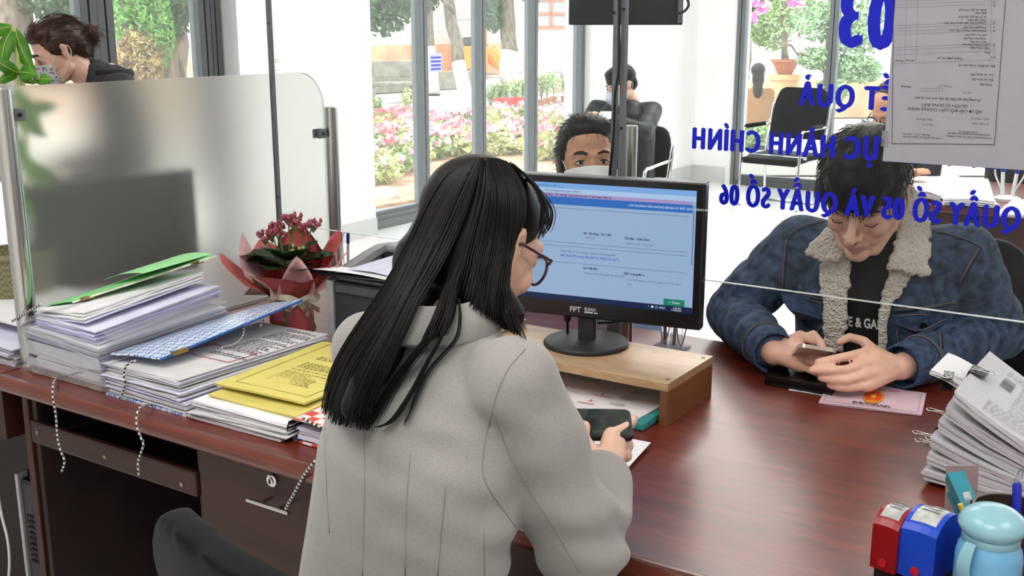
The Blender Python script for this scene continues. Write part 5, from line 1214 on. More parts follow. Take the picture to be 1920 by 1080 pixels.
def head_blobs(b, M, ears=True, nose=1.0, jaw=1.0, lids=True):
    e = lambda c, r, n=20: ell(b, c, r, M, n)
    e((0, -.010, .038), (.074, .094, .080), 28)            # skull
    e((0, .020, .000), (.068, .070, .085), 24)
    e((0, .034, -.045), (.052*jaw, .051, .062), 20)          # lower face
    e((0, .066, -.094), (.026*jaw, .024, .020), 14)          # chin
    caps(b, [(-.052*jaw, .0, -.055), (-.03*jaw, .052, -.092), (.03*jaw, .052, -.092), (.052*jaw, .0, -.055)], [.018, .016, .016, .018], M)
    for s in (-1, 1):
        e((s*.040, .057, -.028), (.021, .021, .024), 14)     # cheek
        if lids: e((s*.031, .0725, .002), (.0165, .0145, .0125), 16)
        if ears:
            caps(b, [(s*.076, -.006, -.024), (s*.080, -.014, .0), (s*.083, -.018, .018), (s*.081, -.006, .028), (s*.077, .004, .018)], [.007, .0065, .006, .006, .005], M, 8)
            e((s*.076, -.006, .002), (.006, .014, .022), 10)
    caps(b, [(-.046, .068, .022), (-.018, .083, .020), (.018, .083, .020), (.046, .068, .022)], .0105, M)   # brow
    caps(b, [(0, .086, .010), (0, .096, -.012), (0, .108*nose, -.032)], [.0075, .009, .0115], M)
    for s in (-1, 1): e((s*.0125, .094, -.036), (.0085, .010, .0075), 10)
    caps(b, [(-.021, .079, -.064), (-.008, .0895, -.0605), (0, .090, -.0615), (.008, .0895, -.0605), (.021, .079, -.064)], [.004, .006, .006, .006, .004], M, 8)
    caps(b, [(-.018, .080, -.071), (0, .0885, -.0745), (.018, .080, -.071)], [.004, .0072, .004], M, 8)
def paint(me, M, regions, base=0):
    """assign material slots by local head position; regions: (slot, fn(local co))"""
    co = getco(me); Mi = np.array(M.inverted()); loc = co @ Mi[:3, :3].T + Mi[:3, 3]
    tags = np.zeros(len(co), int)
    for slot, fn in regions: tags[fn(loc)] = slot
    lp = np.empty(len(me.loops), np.int32); me.loops.foreach_get('vertex_index', lp)
    st = np.empty(len(me.polygons), np.int32); me.polygons.foreach_get('loop_start', st)
    me.polygons.foreach_set('material_index', tags[lp[st]].astype(np.int32))
lips_fn = lambda l: (np.abs(l[:, 0]) < .0225) & (l[:, 1] > .074) & (l[:, 2] < -.0565+.0*l[:, 0]) & (l[:, 2] > -.0815+np.abs(l[:, 0])*.35) & (l[:, 2] < -.0555-np.abs(l[:, 0])*.25)
def place(name, mesh_bm, m, par, smooth=True): return obj(name, mesh_bm, m, par, smooth, True)
def eye_open(par, M, side, look=(0, 0)):
    c = M @ Vector((side*.031, .0725, .001)); s = M.to_scale().x
    b = BM(); ell(b, (side*.031, .0775, .001), (.0135, .0115, .0065), M, 16); o = place('eye', b, M_eye, par)
    b = BM(); ell(b, (side*.031+look[0], .0866, .001+look[1]), (.0062, .003, .0058), M, 14); q = obj('iris', b, M_iris, o, True); q.data.transform(mw(par).inverted())
    b = BM(); caps(b, [(side*.031-.0145, .0795, .0005), (side*.031-.006, .0868, .0068), (side*.031+.006, .0868, .0068), (side*.031+.0145, .0785, .0005)], [.0016, .0022, .0022, .0016], M, 6); place('upper_lid', b, M_brow, par)
    b = BM(); caps(b, [(side*.031-.014, .079, .0), (side*.031, .0868, -.0058), (side*.031+.014, .079, .0)], [.0014, .0018, .0014], M, 6); place('lower_lid', b, MATS['tan_skin'], par)
def brow(par, M, side, z=.022, th=.0035, m=None):
    b = BM(); tube(b, [M @ Vector(p) for p in ((side*.014, .0925, z), (side*.028, .0905, z+.006), (side*.042, .082, z+.004), (side*.052, .072, z-.003))], [th*.9, th*1.15, th, th*.35], 8, flat=.7); place('eyebrow', b, m or M_brow, par)
def strands(paths, r, m, name, par, seed=0, sides=3, taper=.4):
    b = BM()
    for P in paths:
        n = len(P); tube(b, P, [r*(1-(1-taper)*(i/(n-1))**3) for i in range(n)], sides, cap=False)
    o = place(name, b, m, par); o['kind'] = 'stuff'; return o
def garment(b, voxel, smooth, folds=None):
    me = remesh(b, voxel, smooth)
    if folds: displace(me, folds)
    return me
def seam(tree, px, par, m, r=.0008, off=.0003, name='seam', closed=False):
    P = []
    for x, y in [(p.x, p.y) for p in spline([(x, y, 0) for x, y in px], 6)]:
        h, n_ = hit_px(tree, x, y)
        if h: P.append(h+n_*off)
    if len(P) < 2: return None
    b = BM(); tube(b, P, r, 5); return place(name, b, m, par)
def hand(b, wrist, knuckles, fingers, thumb, rp=.0135, rf=(.0092, .0086, .0078), rw=.021):
    """explicit joints: knuckles (index..little), fingers: further joints for each, thumb: joints from the base"""
    wrist = Vector(wrist); K = [Vector(k) for k in knuckles]
    for i, k in enumerate(K): caps(b, [wrist.lerp(k, .12), wrist.lerp(k, .55), k], [rw*.75, rp*1.05, rp*.92], n=10)
    for a_, c_ in zip(K[:-1], K[1:]): caps(b, [a_.lerp(wrist, .25), c_.lerp(wrist, .25)], rp*.95, n=8); caps(b, [a_.lerp(wrist, .55), c_.lerp(wrist, .55)], rp, n=8)
    sc = (1, 1.03, .97, .85)
    for k, js, s in zip(K, fingers, sc):
        P = [k] + [Vector(j) for j in js]; n = len(P); caps(b, P, [rf[0]*s*1.05] + [(rf[1] if i < n-2 else rf[2])*s for i in range(n-1)], n=10)
    T = [Vector(t) for t in thumb]; caps(b, [wrist.lerp(T[0], .3)] + T, [rp*1.15, rp*1.1] + [.0108, .0095, .0085][:len(T)-1], n=10)
def arm_blobs(b, pts, rs): caps(b, pts, rs, n=16)
# ------------------------------------------------------------------ woman in the light grey blazer
wz = thing('person', 'woman in a light grey blazer with long dark hair, seen from behind', 'person', (PD(830, 900, 1.3).x, PD(830, 900, 1.3).y, 0))
SR = PD(966, 722, 1.30); SL = PD(690, 655, 1.49); sd = (SR-SL); sd.z = 0; sd.normalize(); fd = V3(-sd.y, sd.x, 0)
T0 = (SR+SL)/2
HC = PD(897, 458, 1.46); hf = (fd*.95+RT*.02+V3(0, 0, -.45)).normalized(); HM = head_frame(HC, hf, (0, 0, 1), .95)
EL = PD(1090, 1030, 1.40); WR = PD(1128, 892, 1.575)
EL2 = PD(745, 890, 1.70); WR2 = PD(1020, 840, 1.70)
# body (skin)
b = BM(); head_blobs(b, HM)
nb = T0 + V3(0, 0, .01) - fd*.0
caps(b, [HM @ V3(0, -.02, -.05), HM @ V3(0, -.035, -.10), nb + V3(0, 0, .02), nb - V3(0, 0, .1)], [.05, .048, .056, .075], n=16)
hip = nb - V3(0, 0, .58) - fd*.16
caps(b, [nb-V3(0, 0, .12), nb-V3(0, 0, .35)-fd*.07, hip], [.09, .09, .10], n=16)
caps(b, [nb-V3(0, 0, .06), SR, EL, WR], [.045, .042, .036, .026], n=14); caps(b, [nb-V3(0, 0, .06), SL, EL2, WR2], [.045, .042, .036, .026], n=14)
kn_ = [PD(1146, 816, 1.645), PD(1160, 833, 1.64), PD(1160, 853, 1.625), PD(1150, 870, 1.61)]
hand(b, WR, kn_, [[PD(1172, 803, 1.665), PD(1184, 792, 1.69), PD(1187, 784, 1.715)], [PD(1178, 836, 1.665), PD(1172, 822, 1.695), PD(1160, 815, 1.705)], [PD(1176, 856, 1.65), PD(1168, 842, 1.685), PD(1156, 832, 1.695)], [PD(1162, 872, 1.635), PD(1158, 858, 1.665), PD(1148, 848, 1.675)]],
     [PD(1104, 850, 1.60), PD(1092, 820, 1.615), PD(1096, 799, 1.635)], rp=.0145, rf=(.0098, .009, .0082))
kl = [PD(1035, 800, 1.735), PD(1030, 820, 1.74), PD(1028, 838, 1.74), PD(1026, 852, 1.74)]
hand(b, WR2, kl, [[PD(1050, 790, 1.73), PD(1060, 785, 1.72)], [PD(1048, 812, 1.73), PD(1062, 808, 1.72)], [PD(1046, 830, 1.73), PD(1060, 826, 1.72)], [PD(1044, 846, 1.73), PD(1056, 842, 1.72)]], [PD(1035, 810, 1.70), PD(1048, 795, 1.69)])
for s in (-1, 1): caps(b, [hip+sd*s*.08, hip+sd*s*.1+fd*.4+V3(0, 0, .02), hip+sd*s*.1+fd*.42-V3(0, 0, .40), hip+sd*s*.1+fd*.54-V3(0, 0, .43)], [.08, .055, .04, .035], n=12)
me = remesh(b, .0033, 4); body = obj('body', me, [M_skin3, M_lip], wz, True, True)
# blazer
b = BM()
up_ = V3(0, 0, 1)
secs = []
for dz_, back, rx, ry in ((-.66, .18, .155, .115), (-.5, .14, .145, .105), (-.36, .10, .142, .10), (-.22, .055, .150, .105), (-.12, .03, .157, .103), (-.05, .012, .152, .092), (0, 0, .128, .076), (.035, -.006, .09, .064), (.06, -.012, .064, .056)):
    c = nb + up_*dz_ - fd*back; tl_ = -.0
    secs.append((c, sd, fd, rx, ry))
loft(b, secs, 32)
caps(b, [nb+sd*.1-V3(0, 0, .005)*1, SR+V3(0, 0, .004), SR+(EL-SR)*.22-RT*.002], [.048, .056, .058], n=18)
caps(b, [nb-sd*.1, SL+V3(0, 0, .004), SL+(EL2-SL)*.22], [.046, .05, .052], n=18)
mid = SR.lerp(EL, .6)
caps(b, [SR, mid, EL, EL.lerp(WR, .35), EL.lerp(WR, .9)], [.058, .060, .058, .054, .046], n=18)
caps(b, [SL, SL.lerp(EL2, .55), EL2, EL2.lerp(WR2, .93)], [.052, .052, .05, .04], n=16)
ax_f = (WR-EL).normalized(); ax_u = (EL-SR).normalized()
def folds(co, no):
    el = np.array(PD(1108, 965, 1.41)); d = np.linalg.norm(co-el, axis=1); w = np.exp(-(d/.075)**2)
    s1 = (co-el) @ np.array((ax_f*.6-ax_u*.8).normalized()); inner = np.clip((co-el) @ np.array((ax_f-ax_u).normalized())/.06, -.2, 1)
    v = w*.010*np.sin(s1*95+2.2*vnoise(co, 14, 5))
    sh = np.array(SR.lerp(EL, .45)); d2 = np.linalg.norm(co-sh, axis=1); v += np.exp(-(d2/.11)**2)*.006*np.sin((co @ np.array(ax_u))*60+3*vnoise(co, 8, 9))
    ap = np.array(SR-sd*.05-V3(0, 0, .12)); d3 = np.linalg.norm(co-ap, axis=1); v += np.exp(-(d3/.13)**2)*.007*vnoise(co*np.array([1, 1, 2.]), 26, 12)
    return v + .0022*vnoise(co, 11, 2)
M_blz = mat('light_grey_wool', '#9a9894', .9, var=.07, scale=420, sheen=.25, bump=.12, bscale=900, bdist=.0006)
me = garment(b, .0045, 8, folds); blz = obj('blazer', me, M_blz, wz, True, True)
M_seam = mat('grey_seam_thread', '#8c8a86', .9, var=.05)
wtree = bvh_of(me); 
# me is in local coordinates now; rebuild the tree in world coordinates
def world_tree(o):
    bm_ = BM(); bm_.from_mesh(o.data); bm_.transform(mw(o)); t_ = BVHTree.FromBMesh(bm_); bm_.free(); return t_
wtree = world_tree(blz)
for px in ([(683, 800), (684, 900), (682, 1000), (680, 1079)], [(770, 850), (763, 940), (760, 1079)], [(836, 910), (828, 1000), (821, 1079)], [(908, 1000), (908, 1079)],
           [(985, 655), (958, 685), (938, 722), (924, 768), (910, 825), (905, 880), (916, 915), (945, 958), (972, 995)], [(924, 770), (958, 858), (1000, 930), (1050, 1010), (1086, 1072)], [(622, 620), (612, 680), (609, 760), (612, 900), (618, 1000)]):
    seam(wtree, px, wz, M_seam, .0007)
# cuff and collar
b = BM(); nC = nb+V3(0, 0, .072)-fd*.002
prev = None
for k in range(19):
    a_ = math.pi*(-.2+k/18*1.4)+math.pi; d_ = sd*math.cos(a_)+fd*math.sin(a_)
    rg = [b.verts.new(nC+d_*r_+V3(0, 0, z_)) for r_, z_ in ((.055, .010), (.062, .013), (.085, -.028), (.08, -.034), (.056, -.015))]
    if prev: bridge(b, prev, rg)
    else: b.faces.new(rg[::-1])
    prev = rg
b.faces.new(prev); colr = place('collar', b, M_blz, wz)
# trousers
b = BM()
for s in (-1, 1): caps(b, [hip+sd*s*.08, hip+sd*s*.1+fd*.4+V3(0, 0, .02), hip+sd*s*.1+fd*.42-V3(0, 0, .38)], [.1, .07, .055], n=14)
caps(b, [hip-sd*.09, hip+sd*.09], .12, n=16); place('trousers', garment(b, .008, 5), mat('black_trousers', '#1b1b1e', .85, var=.1), wz)
for s in (-1, 1):
    b = BM(); p_ = hip+sd*s*.1+fd*.42; caps(b, [V3(p_.x, p_.y, .05), V3(p_.x, p_.y, .04)+fd*.13], [.045, .035]); place('shoe', remesh(b, .006, 4), mat('black_leather', '#17171a', .4), wz)
# glasses and earring
M_spec = mat('plum_acetate', '#4a2233', .2, var=.2, scale=20, spec=.6); M_gold = mat('gold', '#d9a94a', .2, metal=1, var=.05)
gl = BM()
for s in (-1, 1): tube(gl, [HM @ V3(s*.034+.026*math.cos(a_), .098-.012*abs(math.cos(a_))*(1 if math.cos(a_)*s > 0 else .2), -.006+.021*math.sin(a_)) for a_ in np.linspace(0, 6.283, 25)[:-1]], .0022, 6, closed=True)
tube(gl, [HM @ V3(-.009, .1, 0), HM @ V3(.009, .1, 0)], .002, 6)
g_ = place('glasses', gl, M_spec, wz)
for s in (-1, 1):
    b = BM(); tube(b, [HM @ V3(s*.06, .088, .006), HM @ V3(s*.078, .07, .008), HM @ V3(s*.082, .0, .012), HM @ V3(s*.08, -.025, .004)], .0024, 6); o = obj('temple_arm', b, M_spec, g_, True); o.data.transform(mw(wz).inverted())
    b = BM(); lathe(b, [(.0, 0), (.024, .0003), (.024, .0008), (0, .001)], 20, M=HM @ Matrix.Translation((s*.034, .094, -.006)) @ Matrix.Rotation(math.pi/2, 4, 'X') @ Matrix.Diagonal((1, .82, 1, 1))); o = obj('lens', b, M_pane, g_); o.data.transform(mw(wz).inverted())
    b = BM(); tube(b, [HM @ V3(s*.079, -.006+.004*math.cos(a_), -.036+.006*math.sin(a_)) for a_ in np.linspace(0, 6.28, 13)[:-1]], .0014, 6, closed=True); place('earring', b, M_gold, wz)
# hair: cap volume, then strands
b = BM(); ell(b, (0, -.014, .040), (.077, .096, .083), HM, 28); ell(b, (0, -.045, -.03), (.076, .06, .09), HM, 24); caps(b, [HM @ V3(-.035, -.05, -.06), PD(782, 560, 1.37), PD(708, 680, 1.33), PD(660, 765, 1.31)], [.04, .026, .024, .016], n=14)
caps(b, [HM @ V3(-.02, -.06, -.05), PD(880, 540, 1.385)], [.05, .035], n=14); caps(b, [HM @ V3(.05, -.045, -.05), PD(955, 590, 1.39)], [.035, .022], n=14)
cap_ = place('hair', remesh(b, .006, 6), M_hair, wz)
ctree = world_tree(cap_); coltree = world_tree(colr)
def depth_at(x, y):
    ds = []
    for t_ in (wtree, ctree, coltree):
        h, n_ = hit_px(t_, x, y)
        if h: ds.append((h-CAM).dot(FWD))
    return min(ds) if ds else None
def guide(px, n=26):
    P = spline([(x, y, 0) for x, y in px], 6); K = len(P); idx = [i*(K-1)/(n-1) for i in range(n)]
    Q = [(P[int(i)].lerp(P[min(int(i)+1, K-1)], i-int(i))) for i in idx]; d = [depth_at(q.x, q.y) for q in Q]
    last = next((v for v in d if v), 1.41)
    for i in range(n):
        if d[i] is None: d[i] = last
        last = d[i]
    d = [min(d[max(0, i-2):i+3]) for i in range(n)]
    for _ in range(4): d = [d[0]] + [(d[i-1]+d[i]+d[i+1])/3 for i in range(1, n-1)] + [d[-1]]
    return [(q.x, q.y, v) for q, v in zip(Q, d)]
def bundle(guides, count, seed, jit=4.0, off=(.004, .018), lenvar=.11, spread=0):
    r = random.Random(seed); G_ = [guide(g) for g in guides]; out = []
    for k in range(count):
        a_ = r.random()*(len(G_)-1) if len(G_) > 1 else 0; i = min(int(a_), len(G_)-2) if len(G_) > 1 else 0; f = a_-i
        A_, B_ = G_[i], G_[min(i+1, len(G_)-1)]; jx = r.gauss(0, jit*.5); o_ = r.uniform(*off); ph_ = r.random()*6.28; ln_ = 1-lenvar*r.random(); n = len(A_); amp = r.uniform(.2, 1.2)
        P = []
        for q in range(n):
            s = q/(n-1)*ln_*(n-1); j0 = min(int(s), n-2); ff = s-j0
            def L_(g): return [g[j0][c]*(1-ff)+g[j0+1][c]*ff for c in range(3)]
            a3, b3 = L_(A_), L_(B_); x = a3[0]*(1-f)+b3[0]*f; y = a3[1]*(1-f)+b3[1]*f; d = a3[2]*(1-f)+b3[2]*f
            w = q/(n-1); x += jx*(.3+w) + amp*math.sin(w*5+ph_)*2*w + spread*jx*w*w; P.append(PD(x, y, d-o_*min(1, .35+w*2)))
        out.append(P)
    return out
A0 = [(884, 297), (832, 328), (797, 385), (770, 445), (738, 508), (698, 572), (652, 640), (620, 705), (605, 778)]
A1 = [(888, 297), (848, 338), (810, 405), (780, 475), (750, 542), (712, 608), (668, 680), (638, 750), (628, 797)]
A2 = [(895, 296), (865, 345), (830, 420), (797, 490), (765, 550), (730, 620), (692, 692), (666, 755), (657, 803)]
A3 = [(903, 296), (888, 350), (860, 430), (825, 500), (788, 560), (755, 630), (720, 705), (697, 760), (693, 810)]
strA = bundle([A0, A1, A2, A3], 780, 1)
B_0 = [(910, 296), (905, 360), (885, 440), (868, 510), (852, 562)]; B_1 = [(920, 297), (935, 360), (930, 440), (915, 520), (902, 588)]; B_2 = [(935, 299), (962, 360), (962, 440), (950, 520), (944, 580), (950, 620)]; B_3 = [(950, 303), (982, 352), (985, 405), (966, 455), (953, 505), (956, 560), (970, 600), (984, 637)]
strB = bundle([B_0, B_1, B_2, B_3], 520, 2)
strC = bundle([[(903, 296), (890, 380), (865, 460), (838, 530), (815, 590), (790, 640)], [(905, 296), (900, 380), (880, 460), (858, 530), (848, 590), (830, 640)]], 150, 3)
strT = bundle([[(868, 520), (845, 580), (828, 630), (795, 690), (768, 740), (735, 788), (705, 802)]], 26, 4, 7) + bundle([[(860, 560), (862, 600), (852, 640), (800, 700), (770, 770), (757, 800)]], 10, 5, 5) + bundle([[(830, 540), (822, 600), (790, 650), (745, 710), (712, 765), (688, 802)]], 40, 6, 9)
strF = bundle([[(955, 304), (995, 340), (1016, 380), (1015, 420), (1008, 452)], [(965, 310), (1002, 345), (1021, 385), (1022, 415), (1012, 445)]], 42, 7, 6) + bundle([[(985, 335), (1018, 365), (1035, 395), (1030, 425), (1018, 440)]], 8, 8, 6)
strands(strA+strB+strC, .0014, M_hair, 'hair_strands', wz); strands(strT+strF, .0008, M_hair, 'loose_strands', wz)
# phone in her hands
pc = PD(1108, 782, 1.672); pa = (PD(1182, 772, 1.70)-PD(1050, 770, 1.70)).normalized()
pn = (HC-pc).normalized(); pn = (pn+V3(0, 0, .75)).normalized(); pbx = pa; pby = pn.cross(pbx).normalized(); pn = pbx.cross(pby)
Mp = Matrix((pbx, pby, pn)).transposed().to_4x4(); Mp.translation = PD(1181, 768, 1.70) - pbx*.078 - pby*.036
def phone(name, label, M, Lp, Wp, back, screen, scr_pattern=False):
    t = thing(name, label, 'phone', M.translation); I_ = Matrix.Translation(-M.translation)
    def rr(l, w, r, n=5):
        o_ = []
        for cx, cy, a0 in ((l/2-r, w/2-r, 0), (-l/2+r, w/2-r, 90), (-l/2+r, -w/2+r, 180), (l/2-r, -w/2+r, 270)):
            for k in range(n+1): a_ = math.radians(a0+90*k/n); o_.append((cx+r*math.cos(a_), cy+r*math.sin(a_)))
        return o_
    b = BM(); prism(b, rr(Lp, Wp, .011), .008, M @ Matrix.Translation((0, 0, -.008))); bd = obj('case', b, back, t, True, True, bevel=.0018, auto=40)
    b = BM(); prism(b, rr(Lp-.006, Wp-.006, .009), .0006, M @ Matrix.Translation((0, 0, .0))); obj('screen', b, screen, t, True, True, auto=40)
    return t
M_scr = mat('dark_phone_photo', '#0d1112', .08, base2='#39483f', scale=40, detail=5, lo=.4, hi=.8, spec=.6)
phw = phone('smartphone', 'black smartphone held sideways by the woman in the grey blazer', Mp, .156, .074, mat('black_phone_case', '#1a1a1c', .3, var=.05), M_scr)
# ------------------------------------------------------------------ her office chair
oc0 = PD(262, 940, 1.25); zt_c = oc0.z+.02; cen = oc0+sd*.235; cen.z = 0
oc = thing('office_chair', 'black padded office chair with armrests under the woman in grey', 'chair', cen, math.atan2(sd.y, sd.x))
M_pu = mat('black_leatherette', '#101114', .55, var=.15, scale=120, spec=.12, bump=.15, bscale=300, bdist=.0006)
b = BM(); nu, nv = 16, 12; g = []
for i in range(nu+1):
    row_ = []
    for j in range(nv+1):
        u = i/nu*2-1; v = j/nv; a = .235*(1-.0*v); x = u*a; z = .50+(zt_c-.50)*v
        cr = max(0, abs(u)-.55)/.45; z -= .075*cr**2.2*(v**2) if v > .3 else 0; x *= 1-.06*(1-v)**2
        y = -.02+.045*u*u - .05*(v-.4)**2*1.2
        row_.append(V3(x, y, z))
    g.append(row_)
slab(b, g, (0, .045, 0))
o = obj('backrest', remesh(b, .008, 18), M_pu, oc, True)
b = BM(); ell(b, (0, .22, .455), (.245, .25, .05), n=28); obj('seat', remesh(b, .01, 3), M_pu, oc, True)
for s in (-1, 1):
    b = BM(); caps(b, [(s*.255, .08, .665), (s*.262, .2, .672), (s*.255, .33, .665)], [.02, .026, .02], n=12); obj('armrest', remesh(b, .006, 4), M_pu, oc, True)
    b = BM(); tube(b, spline([(s*.25, .28, .66), (s*.26, .3, .56), (s*.2, .26, .45)], 5), .014, 8); obj('arm_bracket', b, M_mm, oc, True)
b = BM(); tube(b, [(0, .2, .08), (0, .2, .42)], .028, 14); obj('column', b, M_mm, oc, True, auto=40)
for k in range(5):
    a_ = k*1.2566; b = BM(); tube(b, [(0, .2, .1), (math.cos(a_)*.28, .2+math.sin(a_)*.28, .07)], [.028, .018], 8); lg = obj('leg', b, M_mm, oc, True); b = BM(); ell(b, (math.cos(a_)*.28, .2+math.sin(a_)*.28, .03), (.03, .03, .03), n=12); obj('caster', b, M_pcb, lg, True)
b = BM(); bx(b, -.03, .03, -.06, .0, .42, .62); bx(b, -.03, .03, -.06, .2, .40, .425); obj('back_bracket', b, M_mm, oc, bevel=.005)
def inside(x, y, poly):
    c = False; j = len(poly)-1
    for i in range(len(poly)):
        xi, yi = poly[i]; xj, yj = poly[j]
        if (yi > y) != (yj > y) and x < (xj-xi)*(y-yi)/(yj-yi)+xi: c = not c
        j = i
    return c
# ------------------------------------------------------------------ young man in the denim jacket
mz = thing('person', 'young man in a denim jacket with fleece collar typing on a phone', 'person', (PD(1660, 560, 2.62).x, PD(1660, 560, 2.62).y, 0))
mSR = PD(1503, 462, 2.56); mSL = PD(1805, 480, 2.42)      # his right shoulder is at the picture's left
md = mSL-mSR; md.z = 0; md.normalize(); mf = V3(md.y, -md.x, 0)                # mf: towards the counter
mT = (mSR+mSL)/2
mH = PD(1622, 366, 2.33); tc_ = V3(CAM.x-mH.x, CAM.y-mH.y, 0).normalized()
mhf = (tc_*math.cos(.28)-RT*math.sin(.28)); mhf = (mhf*math.cos(.54)+V3(0, 0, -math.sin(.54))).normalized()
mM = head_frame(mH, mhf, (0, 0, 1), 1.06, -.04)
E1 = PD(1372, 612, 2.66); W1 = PD(1452, 662, 2.36); E2 = PD(1868, 640, 2.50); W2 = PD(1688, 688, 2.27)
E1.z = max(E1.z, .825); E2.z = max(E2.z, .825)
b = BM(); head_blobs(b, mM, jaw=1.0)
mnb = mT + V3(0, 0, .03)
caps(b, [mM @ V3(0, -.02, -.05), mM @ V3(0, -.04, -.11), mnb+mf*.02, mnb-V3(0, 0, .12)], [.054, .054, .06, .085], n=16)
mhip = mnb-V3(0, 0, .56)-mf*.12
caps(b, [mnb-V3(0, 0, .12), mnb-V3(0, 0, .3)-mf*.04, mhip], [.1, .1, .11], n=16)
caps(b, [mnb-V3(0, 0, .08), mSR, E1, E1.lerp(W1, .5), W1], [.05, .046, .042, .036, .028], n=14); caps(b, [mnb-V3(0, 0, .08), mSL, E2, E2.lerp(W2, .5), W2], [.05, .046, .042, .036, .028], n=14)
# his right hand (picture left): fingers under the phone, thumb hidden over the screen
hand(b, W1, [PD(1497, 640, 2.36), PD(1500, 655, 2.335), PD(1503, 671, 2.325), PD(1502, 686, 2.325)],
     [[PD(1525, 627, 2.34), PD(1540, 645, 2.315), PD(1543, 662, 2.305)], [PD(1528, 662, 2.29), PD(1545, 672, 2.285)], [PD(1530, 682, 2.285), PD(1548, 690, 2.285)], [PD(1528, 698, 2.295), PD(1545, 706, 2.295)]],
     [PD(1478, 645, 2.37), PD(1500, 628, 2.36), PD(1528, 640, 2.33)], rp=.017, rf=(.0105, .0098, .0092), rw=.028)
# his left hand (picture right)
hand(b, W2, [PD(1628, 660, 2.26), PD(1622, 682, 2.235), PD(1622, 703, 2.225), PD(1626, 722, 2.225)],
     [[PD(1590, 668, 2.235), PD(1562, 674, 2.23), PD(1535, 679, 2.235)], [PD(1585, 694, 2.215), PD(1555, 694, 2.22), PD(1524, 694, 2.235)], [PD(1588, 713, 2.21), PD(1562, 712, 2.22), PD(1540, 708, 2.235)], [PD(1592, 728, 2.215), PD(1572, 726, 2.22), PD(1556, 722, 2.235)]],
     [PD(1640, 665, 2.28), PD(1620, 640, 2.29), PD(1593, 632, 2.30), PD(1575, 641, 2.305)], rp=.017, rf=(.0108, .010, .0092), rw=.028)
for s in (-1, 1): caps(b, [mhip+md*s*.09, mhip+md*s*.11+mf*.42, mhip+md*s*.11+mf*.44-V3(0, 0, .40)], [.09, .06, .045], n=12)
me = remesh(b, .0032, 4); paint(me, mM, [(1, lips_fn)]); obj('body', me, [M_skin, M_lip], mz, True, True)
# closed eyes: lash lines, brows, nostrils
for s in (-1, 1):
    b = BM(); tube(b, [mM @ V3(s*.031+x, y, z) for x, y, z in ((-.015, .0795, -.004), (-.007, .0868, -.0085), (.007, .0868, -.0085), (.015, .0785, -.004))], [.0009, .0013, .0013, .0009], 6); place('lashes', b, M_brow, mz)
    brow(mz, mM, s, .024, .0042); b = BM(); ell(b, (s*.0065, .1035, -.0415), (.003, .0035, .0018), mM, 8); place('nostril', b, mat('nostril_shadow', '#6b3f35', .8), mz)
# hair
b = BM(); ell(b, (0, -.012, .056), (.086, .106, .090), mM, 28); ell(b, (0, .046, .082), (.068, .056, .055), mM, 20); ell(b, (0, .078, .046), (.055, .022, .03), mM, 16); ell(b, (0, -.05, .0), (.074, .06, .07), mM, 20)
for s in (-1, 1): ell(b, (s*.066, .022, .04), (.018, .038, .04), mM, 14)
me = remesh(b, .005, 5); displace(me, lambda c, n: .003*vnoise(c, 60, 4)); hc = place('hair', me, M_hair, mz); htree = world_tree(hc)
r = random.Random(9); P_ = []
co = getco(hc.data); no = getno(hc.data); Wm = mw(hc); Mi = mM.inverted()
crown = V3(.0, -.05, .12)
for k in range(900):
    i = r.randrange(len(co)); p = Wm @ Vector(co[i]); l = Mi @ p; n_ = Vector(no[i])
    if l.z < -.03: continue
    d_ = (l-crown); d_ -= 0*d_; d_ = (mM.to_3x3() @ d_).normalized(); d_ = (d_-n_*d_.dot(n_)).normalized(); L_ = r.uniform(.02, .045)
    P_.append([p-n_*.002, p+d_*L_*.5+n_*.005, p+d_*L_+n_*r.uniform(-.002, .007)])
strands(P_, .0011, M_hair, 'hair_strands', mz, taper=.1)
# T-shirt
M_tee = mat('black_tshirt', '#1d1d20', .9, var=.12, scale=60, bump=.1, bscale=300)
b = BM(); loft(b, [(mnb+V3(0, 0, z)-mf*k, md, mf, rx, ry) for z, k, rx, ry in ((-.56, .12, .13, .11), (-.35, .055, .15, .115), (-.18, .022, .16, .117), (-.06, .004, .15, .108), (0, -.01, .09, .08), (.03, -.02, .07, .07))], 28)
tee = place('t_shirt', garment(b, .005, 6, lambda c, n: .002*vnoise(c, 25, 6)), M_tee, mz)
